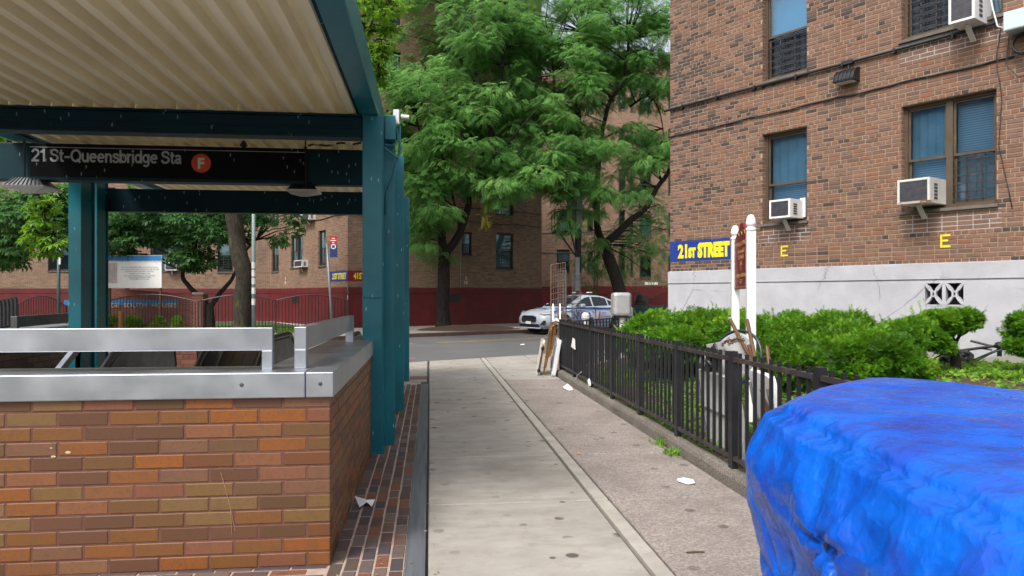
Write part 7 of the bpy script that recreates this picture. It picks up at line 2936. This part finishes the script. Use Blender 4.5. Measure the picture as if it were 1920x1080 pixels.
# the leaning locust on the right
d2 = 34.0
P2 = lambda u, v, dd=0.0: cw(u, d2 + dd, v)
t2 = thing('locust_tree', 'leaning dark trunked locust tree whose long limb reaches right behind the near building', 'tree', tuple(cw(1172, d2, 606)))
limbs2 = [([P2(1172, 608), P2(1166, 560), P2(1152, 510), P2(1138, 470), P2(1130, 452)], 0.33, 0.25),
          ([P2(1132, 458), P2(1150, 443), P2(1180, 415), P2(1208, 392), P2(1232, 352), P2(1258, 312), P2(1285, 240), P2(1300, 150)], 0.20, 0.06),
          ([P2(1131, 458), P2(1122, 425), P2(1118, 370, -0.5), P2(1125, 290, -0.8), P2(1140, 200, -1), P2(1168, 150, -1.2), P2(1180, 40, -1.4)], 0.19, 0.05),
          ([P2(1121, 400), P2(1090, 330, -1.2), P2(1060, 260, -1.8), P2(1040, 180, -2), P2(1035, 60, -2)], 0.13, 0.04),
          ([P2(1180, 200), P2(1215, 180), P2(1235, 205), P2(1246, 260)], 0.06, 0.02),
          ([P2(1150, 190), P2(1100, 120, 0.5), P2(1090, 30, 0.8)], 0.08, 0.03),
          ([P2(1090, 335), P2(1040, 340, -2.5), P2(985, 330, -3.2)], 0.07, 0.02)]
limb_mesh(limbs2, t2, 'trunk', M['bark'])
crown(t2, [E(1060, 90, d2 - 0.5, 110, 140, 3.0, 2.4), E(1160, 60, d2, 95, 130, 3.0, 2.0), E(1060, 280, d2 - 2.0, 105, 95, 2.2, 2.0), E(990, 330, d2 - 3.2, 80, 55, 1.5, 1.1), E(1130, 330, d2 - 1.5, 70, 80, 2.0, 0.9), E(1215, 100, d2, 60, 130, 2.4, 2.2), E(1220, 260, d2 - 0.6, 45, 70, 1.4, 0.9), E(1010, 150, d2 + 1, 50, 170, 2.2, 1.3), E(1080, 170, d2 - 2.2, 55, 150, 1.4, 1.6), E(1065, 390, d2 - 2.6, 38, 40, 0.9, 0.4),
           E(1100, 430, d2 - 1.2, 45, 35, 1.0, 0.28), E(1210, 300, d2 + 1, 50, 80, 1.6, 0.55), E(1110, -90, d2, 150, 110, 3.2, 1.2)],
      300, 62, 0.37, pin, M['locust_leaf'], anchors_of(limbs2[1:]), (0.45, 0.85), 0.45, 0.35, tone0=0.52)
crown(t2, [E(1160, 480, d2 + 1.5, 75, 60, 1.6, 1.0), E(1215, 440, d2 + 1.5, 45, 80, 1.4, 1.0)], 34, 26, 0.36, pin, M['locust_leaf'], anchors_of(limbs2[1:]), (0.5, 0.95), 0.7, 0.5, 'hanging_foliage', tone0=0.3)
# yellowed sprig
c, _ = ell_points(cw(912, 30.0, 405), (0.35, 0.3, 0.5), 22, 0.1)
M['yellow_leaf'] = leaf_mat('yellowing_leaves', (0.22, 0.22, 0.02), (0.38, 0.36, 0.03), (0.5, 0.46, 0.05), 0.4)
me = scatter_mesh('yellow_sprig', c - np.array(t1.location), rng.normal(0, 1, c.shape) + np.array([0, 0, -0.8]), np.full(22, 0.25), rng.random(22), *pin, M['yellow_leaf'], 0.3)
tag(link('yellow_sprig', me, t1), kind='stuff')

# big trunk beyond the entrance, its crown above the canopy
d3 = 23.6
P3 = lambda u, v, dd=0.0: cw(u, d3 + dd, v)
t3 = thing('street_tree', 'big mossy tree trunk on the far kerb seen under the canopy beam', 'tree', tuple(cw(452, d3, 634)))
limbs3 = [([P3(454, 636), P3(455, 590), P3(456, 530), P3(448, 470), P3(436, 410), P3(430, 340)], 0.30, 0.25),
          ([P3(454, 636), P3(455, 612)], 0.40, 0.30),
          ([P3(431, 350), P3(420, 220), P3(440, 80), P3(480, -60)], 0.22, 0.08),
          ([P3(432, 345), P3(480, 240, -1), P3(560, 130, -2), P3(640, 70, -3), P3(715, 55, -3.6)], 0.16, 0.04),
          ([P3(640, 72, -3), P3(690, 20, -3.4), P3(735, 0, -3.6)], 0.05, 0.015), ([P3(680, 60, -3.4), P3(700, 100, -3.6), P3(712, 140, -3.6)], 0.03, 0.008)]
limb_mesh(limbs3, t3, 'trunk', M['moss_bark'])
clus = leaf_cluster()
crown(t3, [E(400, -60, d3, 260, 150, 3, 2.0), E(600, -20, d3 - 2, 130, 100, 2, 1.4)], 90, 60, 0.24, clus, M['lime_leaf'], anchors_of(limbs3[2:]), (0.4, 0.8), 0.6, 0.3, tone0=0.25)

crown(t3, [E(715, 30, d3 - 3.6, 42, 50, 0.9, 1.0), E(712, 110, d3 - 3.6, 22, 40, 0.6, 0.45)], 34, 15, 0.2, clus, M['lime_leaf'], anchors_of(limbs3[3:]), (0.18, 0.4), 0.6, 0.3, 'hanging_foliage', tone0=0.2)

# small dark tree with the forked, crooked stem
d4 = 28.2
P4 = lambda u, v, dd=0.0: cw(u, d4 + dd, v)
t4 = thing('ornamental_tree', 'small dark leaved tree with forked crooked stems behind the arched fence', 'tree', tuple(cw(393, d4, 616)))
limbs4 = [([P4(393, 618), P4(394, 590), P4(393, 572)], 0.19, 0.16),
          ([P4(393, 576), P4(375, 558), P4(352, 535), P4(342, 518), P4(350, 490), P4(364, 465), P4(360, 452), P4(330, 435), P4(290, 420)], 0.12, 0.03),
          ([P4(394, 576), P4(410, 552), P4(430, 530), P4(442, 505), P4(462, 470), P4(490, 440)], 0.11, 0.03),
          ([P4(362, 455), P4(390, 430), P4(420, 405)], 0.06, 0.02)]
limb_mesh(limbs4, t4, 'trunk', M['bark'], 8)
crown(t4, [E(300, 420, d4, 105, 36, 2.0, 2.2), E(420, 420, d4 - 0.3, 90, 36, 1.8, 1.6), E(250, 465, d4 - 0.5, 60, 28, 1.2, 0.7), E(520, 425, d4, 35, 32, 1.2, 0.3), E(370, 370, d4, 160, 40, 2.2, 1.3), E(365, 480, d4 - 0.5, 25, 25, 0.6, 0.25)],
      120, 46, 0.25, clus, M['plum_leaf'], anchors_of(limbs4[1:]), (0.35, 0.65), 0.6, 0.2)

# far left tree
d5 = 24.5
t5 = thing('ornamental_tree', 'mid green bushy tree at the far left beside the teal canopy column', 'tree', tuple(cw(160, d5 + 0.5, 632)))
P5 = lambda u, v, dd=0.0: cw(u, d5 + dd, v)
limbs5 = [([P5(160, 632, 0.5), P5(160, 580), P5(150, 520), P5(124, 460), P5(86, 440)], 0.10, 0.06), ([P5(86, 480), P5(50, 430), P5(10, 390)], 0.08, 0.02), ([P5(86, 480), P5(100, 420), P5(110, 370)], 0.08, 0.02)]
limb_mesh(limbs5, t5, 'trunk', M['bark'], 8)
crown(t5, [E(55, 420, d5, 75, 60, 1.8, 2.0), E(-30, 430, d5, 60, 70, 1.6, 1.0), E(95, 390, d5, 40, 50, 1.4, 1.0), E(15, 475, d5, 30, 20, 0.8, 0.35)], 85, 52, 0.24, clus, M['plum_leaf'], anchors_of(limbs5), (0.35, 0.65), 0.6, 0.2, tone0=0.6)
# lime branch hanging at the left, nearer
d6 = 17.0
t6 = thing('street_tree', 'lime green tree at the far left whose drooping branch hangs below the left lamp', 'tree', tuple(Vector((*cw(-75, d6), 0.0))))
P6 = lambda u, v, dd=0.0: cw(u, d6 + dd, v)
limbs6 = [([P6(-75, 676), P6(-72, 500), P6(-60, 380), P6(-50, 260)], 0.16, 0.12), ([P6(-55, 300), P6(10, 320), P6(60, 350), P6(84, 395), P6(88, 470)], 0.06, 0.008), ([P6(-50, 265), P6(-20, 200), P6(20, 150)], 0.10, 0.03)]
limb_mesh(limbs6, t6, 'trunk', M['bark'], 8)
crown(t6, [E(80, 400, d6, 24, 36, 0.3, 1.0), E(78, 455, d6, 22, 26, 0.3, 0.9), E(0, 285, d6, 40, 30, 0.8, 1.6), E(10, 325, d6, 18, 20, 0.4, 0.4), E(-40, 200, d6, 70, 60, 1.2, 2.0), E(104, 458, d6, 12, 8, 0.2, 0.3)], 62, 9, 0.2, clus, M['lime_leaf'], anchors_of(limbs6[1:]), (0.16, 0.30), 0.8, 0.3, tone0=0.35)

# ------------------------------------------------------------------ yew hedge and shrubs
sprig = yew_sprig()


def yew(name, label, ells, n, stems=None, z_lo=None, size=0.085, group=None, base=None):
    c0_ = ells[0][0]
    b = base or (c0_[0], c0_[1], garden_z(c0_[0], c0_[1]))
    t_ = thing(name, label, 'shrub', tuple(b), 0, group)
    vol = np.array([e[1][0] * e[1][1] + e[1][0] * e[1][2] + e[1][1] * e[1][2] for e in ells])
    vol /= vol.sum()
    Ps, Ds, Ts = [], [], []
    for (C, Rr), w in zip(ells, vol):
        m = int(n * w)
        d = rng.normal(size=(m, 3))
        d /= np.linalg.norm(d, axis=1, keepdims=True)
        # uneven outline: the radius swells and dips with a noise
        rr = np.array([0.93 + 0.26 * noise.noise(Vector((q[0] * 2.2 + C[0], q[1] * 2.2 + C[1], q[2] * 2.2))) + 0.15 * noise.noise(Vector((q[0] * 6 + C[0], q[1] * 6, q[2] * 6))) for q in d])
        depth = rng.random(m) ** 1.3
        r = rr * (1.0 - 0.30 * depth)
        p = np.array(C) + d * r[:, None] * np.array(Rr)
        inside = np.zeros(m, bool)
        for C2, R2 in ells:
            if C2 is C: continue
            inside |= (((p - np.array(C2)) / np.array(R2)) ** 2).sum(1) < 0.62
        gz = np.array([garden_z(q[0], q[1]) for q in p])
        hole = np.array([noise.noise(Vector(q * 5.5)) + 0.5 * noise.noise(Vector(q * 11)) for q in p])
        ok = (~inside) & (p[:, 2] > gz + 0.02) & ((hole > -0.22) | (depth > 0.75))
        p, d, depth = p[ok], d[ok], depth[ok]
        Ps.append(p)
        Ds.append(d * np.array([0.9, 0.9, 0.7]) + np.array([0, 0, 0.15]) + rng.normal(0, 0.55, p.shape))
        clump = np.array([noise.noise(Vector(q * 2.6)) for q in p])
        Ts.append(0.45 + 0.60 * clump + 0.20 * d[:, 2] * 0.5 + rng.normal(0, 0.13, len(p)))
    P, D, T = np.concatenate(Ps), np.concatenate(Ds), np.concatenate(Ts)
    # a few long shoots standing out
    k = rng.choice(len(P), max(6, len(P) // 230))
    k = k[D[k, 2] > 0.5]
    P2_, D2_ = [], []
    for i in k:
        d = D[i] / np.linalg.norm(D[i]) * 0.6 + np.array([0, 0, 0.5])
        for j in range(4):
            P2_.append(P[i] + d * 0.045 * j)
            D2_.append(d + rng.normal(0, 0.25, 3))
    if P2_:
        P = np.concatenate([P, np.array(P2_)])
        D = np.concatenate([D, np.array(D2_)])
        T = np.concatenate([T, np.full(len(P2_), 0.8)])
    me = scatter_mesh('foliage', P - np.array(b), D, rng.uniform(0.8, 1.3, len(P)) * size, T, *sprig, M['yew_leaf'], 0.05)
    link('foliage', me, t_)
    # twiggy heart that closes the view through the bush
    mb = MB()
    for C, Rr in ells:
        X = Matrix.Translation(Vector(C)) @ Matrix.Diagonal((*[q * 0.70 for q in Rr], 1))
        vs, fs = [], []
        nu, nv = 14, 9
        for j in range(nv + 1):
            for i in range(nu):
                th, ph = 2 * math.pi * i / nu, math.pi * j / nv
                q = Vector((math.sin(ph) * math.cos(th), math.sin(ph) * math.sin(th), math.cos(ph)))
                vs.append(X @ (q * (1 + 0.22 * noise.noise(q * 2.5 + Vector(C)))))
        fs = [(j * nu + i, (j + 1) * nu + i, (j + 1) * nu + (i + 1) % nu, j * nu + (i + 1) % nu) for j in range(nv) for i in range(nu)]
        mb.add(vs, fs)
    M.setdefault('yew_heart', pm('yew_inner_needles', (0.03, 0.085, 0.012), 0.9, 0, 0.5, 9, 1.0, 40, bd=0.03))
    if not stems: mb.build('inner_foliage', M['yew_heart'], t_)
    if stems: limb_mesh(stems, t_, 'stem', M['bark'], 7)
    return t_


def Y(u, v, d, ru, rv, rd):
    return (tuple(cw(u, d, v)), (ru / FOC * d, rd, rv / FOC * d))


gy = 'yew shrubs in front of the near brick building'
yew('yew_shrub', 'broad yew shrub at the corner nearest the silver cabinet', [Y(1245, 625, 12.2, 85, 42, 0.8), Y(1330, 622, 11.4, 80, 44, 0.8), Y(1195, 640, 12.6, 40, 34, 0.5), Y(1290, 650, 11.0, 110, 40, 0.8), Y(1390, 640, 10.2, 60, 54, 0.6), Y(1370, 622, 11.2, 60, 40, 0.6)], 52000, size=0.056, group=gy)
yew('yew_shrub', 'clipped yew shrub right of the white sign posts before the base wall', [Y(1480, 630, 10.6, 80, 44, 0.6), Y(1560, 620, 10.2, 70, 36, 0.5), Y(1430, 650, 10.6, 50, 40, 0.5), Y(1600, 628, 9.7, 45, 44, 0.5), Y(1425, 630, 11.0, 45, 40, 0.5)], 30000, size=0.052, group=gy)
yew('yew_shrub', 'wide low yew shrub directly behind the peak of the blue tarp', [Y(1530, 680, 8.6, 110, 58, 0.7), Y(1640, 668, 8.4, 75, 52, 0.6), Y(1700, 690, 8.3, 40, 34, 0.45), Y(1460, 690, 8.9, 60, 60, 0.5), Y(1590, 645, 8.9, 70, 42, 0.5), Y(1680, 640, 8.8, 50, 38, 0.45)], 46000, size=0.046, group=gy)
dY = 9.5
pY = lambda u, v, dd=0.0: cw(u, dY + dd, v)
base = cw(1792, dY, 692)
stems = [([pY(1792, 694), pY(1793, 670), pY(1786, 652)], 0.075, 0.05), ([pY(1790, 660), pY(1784, 640), pY(1788, 620), pY(1776, 604)], 0.04, 0.012), ([pY(1788, 656), pY(1796, 636), pY(1806, 620), pY(1812, 604)], 0.03, 0.010),
         ([pY(1786, 655), pY(1770, 640), pY(1752, 630), pY(1738, 618)], 0.03, 0.01), ([pY(1792, 640), pY(1782, 625), pY(1770, 612)], 0.018, 0.007), ([pY(1798, 632), pY(1795, 615), pY(1790, 600)], 0.016, 0.006), ([pY(1784, 662), pY(1768, 664), pY(1752, 672)], 0.022, 0.006), ([pY(1770, 664), pY(1757, 660), pY(1748, 668)], 0.012, 0.004), ([pY(1800, 630), pY(1815, 622), pY(1822, 606)], 0.014, 0.005)]
yew('yew_shrub', 'small tree shaped yew with a bare branched trunk under the vent block', [Y(1760, 605, dY, 45, 22, 0.38), Y(1800, 598, dY, 30, 20, 0.34), Y(1712, 622, dY - 0.2, 42, 24, 0.35), Y(1745, 640, dY - 0.3, 30, 20, 0.28), Y(1775, 652, dY - 0.3, 16, 10, 0.14)], 20000, stems, size=0.048, group=gy, base=tuple(base))
yew('yew_shrub', 'yew shrub at the right edge in front of the black frame', [Y(1955, 625, 8.9, 60, 40, 0.45), Y(1920, 650, 8.8, 28, 16, 0.25), Y(1930, 600, 8.9, 30, 16, 0.25)], 12000, size=0.046, group=gy)


# ground cover, weeds and grass: nobody could count these
def cover(name, pts_fn, n, size, mat, tmpl, tone=0.45, up=0.8):
    P, D = [], []
    for _ in range(n):
        q = pts_fn()
        if q is None: continue
        P.append(q)
        a = rng.random() * 6.283
        D.append((math.cos(a), math.sin(a), up * rng.random() + 0.15))
    P, D = np.array(P), np.array(D)
    me = scatter_mesh(name, P, D, rng.uniform(0.6, 1.4, len(P)) * size, tone + rng.normal(0, 0.2, len(P)), *tmpl, mat, 0.1)
    return tag(link(name, me), kind='stuff')


def bed_pt():
    u, v = rng.uniform(1690, 2080), rng.uniform(676, 740)
    # walk the terrain: find where the view ray meets it
    for d in np.arange(6.0, 11.5, 0.15):
        p = cw(u, d, v)
        if p.z <= garden_z(p.x, p.y):
            k = noise.noise(Vector((p.x * 1.6, p.y * 1.6, 4)))
            edge = 706 + 10 * noise.noise(Vector((u * 0.02, 0, 0))) + (u - 1700) * 0.05
            if v > edge and rng.random() > 0.05: return None
            return (p.x, p.y, garden_z(p.x, p.y) + rng.random() * 0.05)
    return None


cover('ground_cover', bed_pt, 4200, 0.085, M['weed_leaf'], clus, 0.5)


def strip_pt():
    x, y = 2.47 + 0.75 * rng.random() ** 1.8, rng.uniform(3.5, 13.3)
    if noise.noise(Vector((x * 2, y * 1.1, 9))) < -0.12: return None
    return (x, y, garden_z(x, y) + rng.random() * 0.05)


cover('ground_cover', strip_pt, 3200, 0.06, M['weed_leaf'], clus, 0.5)


def strip_pt2():
    x, y = rng.uniform(3.0, 5.6), rng.uniform(4.0, 13.0)
    return (x, y, garden_z(x, y) + rng.random() * 0.04)


cover('ground_cover', strip_pt2, 3500, 0.08, M['weed_leaf'], clus, 0.4)
blade = ([(0, -0.035, 0), (0, 0.035, 0), (0.55, 0.03, 0), (0.55, -0.03, 0), (1.0, 0, 0)], [(0, 1, 2, 3), (3, 2, 4)])
for i, (u, v, lab) in enumerate(((1239, 834, 'tuft of grass growing at the foot of the kerb, the upper of two'), (1258, 852, 'tuft of grass growing at the foot of the kerb, the lower of two'))):
    c = on_z(u, v, 0.0)
    P = np.array([(c.x + rng.normal(0, 0.035), c.y + rng.normal(0, 0.06), 0.0) for _ in range(90)])
    D = np.stack([rng.normal(0, 0.45, 90), rng.normal(0, 0.45, 90), np.full(90, 0.9)], 1)
    me = scatter_mesh('grass_tuft', P - np.array(c), D, rng.uniform(0.06, 0.17, 90), 0.4 + rng.normal(0, 0.25, 90), *blade, M['weed_leaf'], 0.45)
    o = link('grass_tuft', me, None, tuple(c))
    tag(o, lab, 'grass tuft', 'grass tufts at the kerb')


def lawn_pt():
    u, d = rng.uniform(-60, 640), rng.uniform(26.6, 31.0)
    p = cw(u, d)
    return (p[0], p[1], 0.125)


cover('grass', lawn_pt, 9000, 0.17, M['weed_leaf'], blade, 0.5, 2.0)


def lawn_pt2():
    u, d = rng.uniform(1190, 1270), rng.uniform(37, 41.0)
    p = cw(u, d)
    return (p[0], p[1], 0.125)


cover('grass', lawn_pt2, 2500, 0.25, M['weed_leaf'], blade, 0.5, 2.0)
# low shrubs along the name wall
for i, (u, r_) in enumerate(((214, 11), (243, 8), (255, 11), (296, 12), (332, 8), (202, 6))):
    d = 26.9
    c = cw(u, d)
    lab = ['low lime shrub by the name wall, between the canopy column and the bollard', 'small lime shrub by the name wall just right of the bollard', 'upright lime shrub under the middle of the blue name strip',
           'round lime shrub under the word SOUTH', 'low lime shrub near the right pier of the name wall', 'lowest lime shrub at the edge of the dark canopy column'][i]
    t_ = thing('low_shrub', lab, 'shrub', (c[0], c[1], 0.12), 0, 'low shrubs along the name wall')
    P, dd = ell_points((c[0], c[1], 0.38), (r_ / FOC * d, 0.2, 0.34), 130, 0.2)
    me = scatter_mesh('foliage', P - np.array((c[0], c[1], 0.12)), dd + np.array([0, 0, 0.5]), rng.uniform(0.1, 0.17, 130), 0.5 + rng.normal(0, 0.25, 130), *clus, M['lime_leaf'], 0.1)
    link('foliage', me, t_)
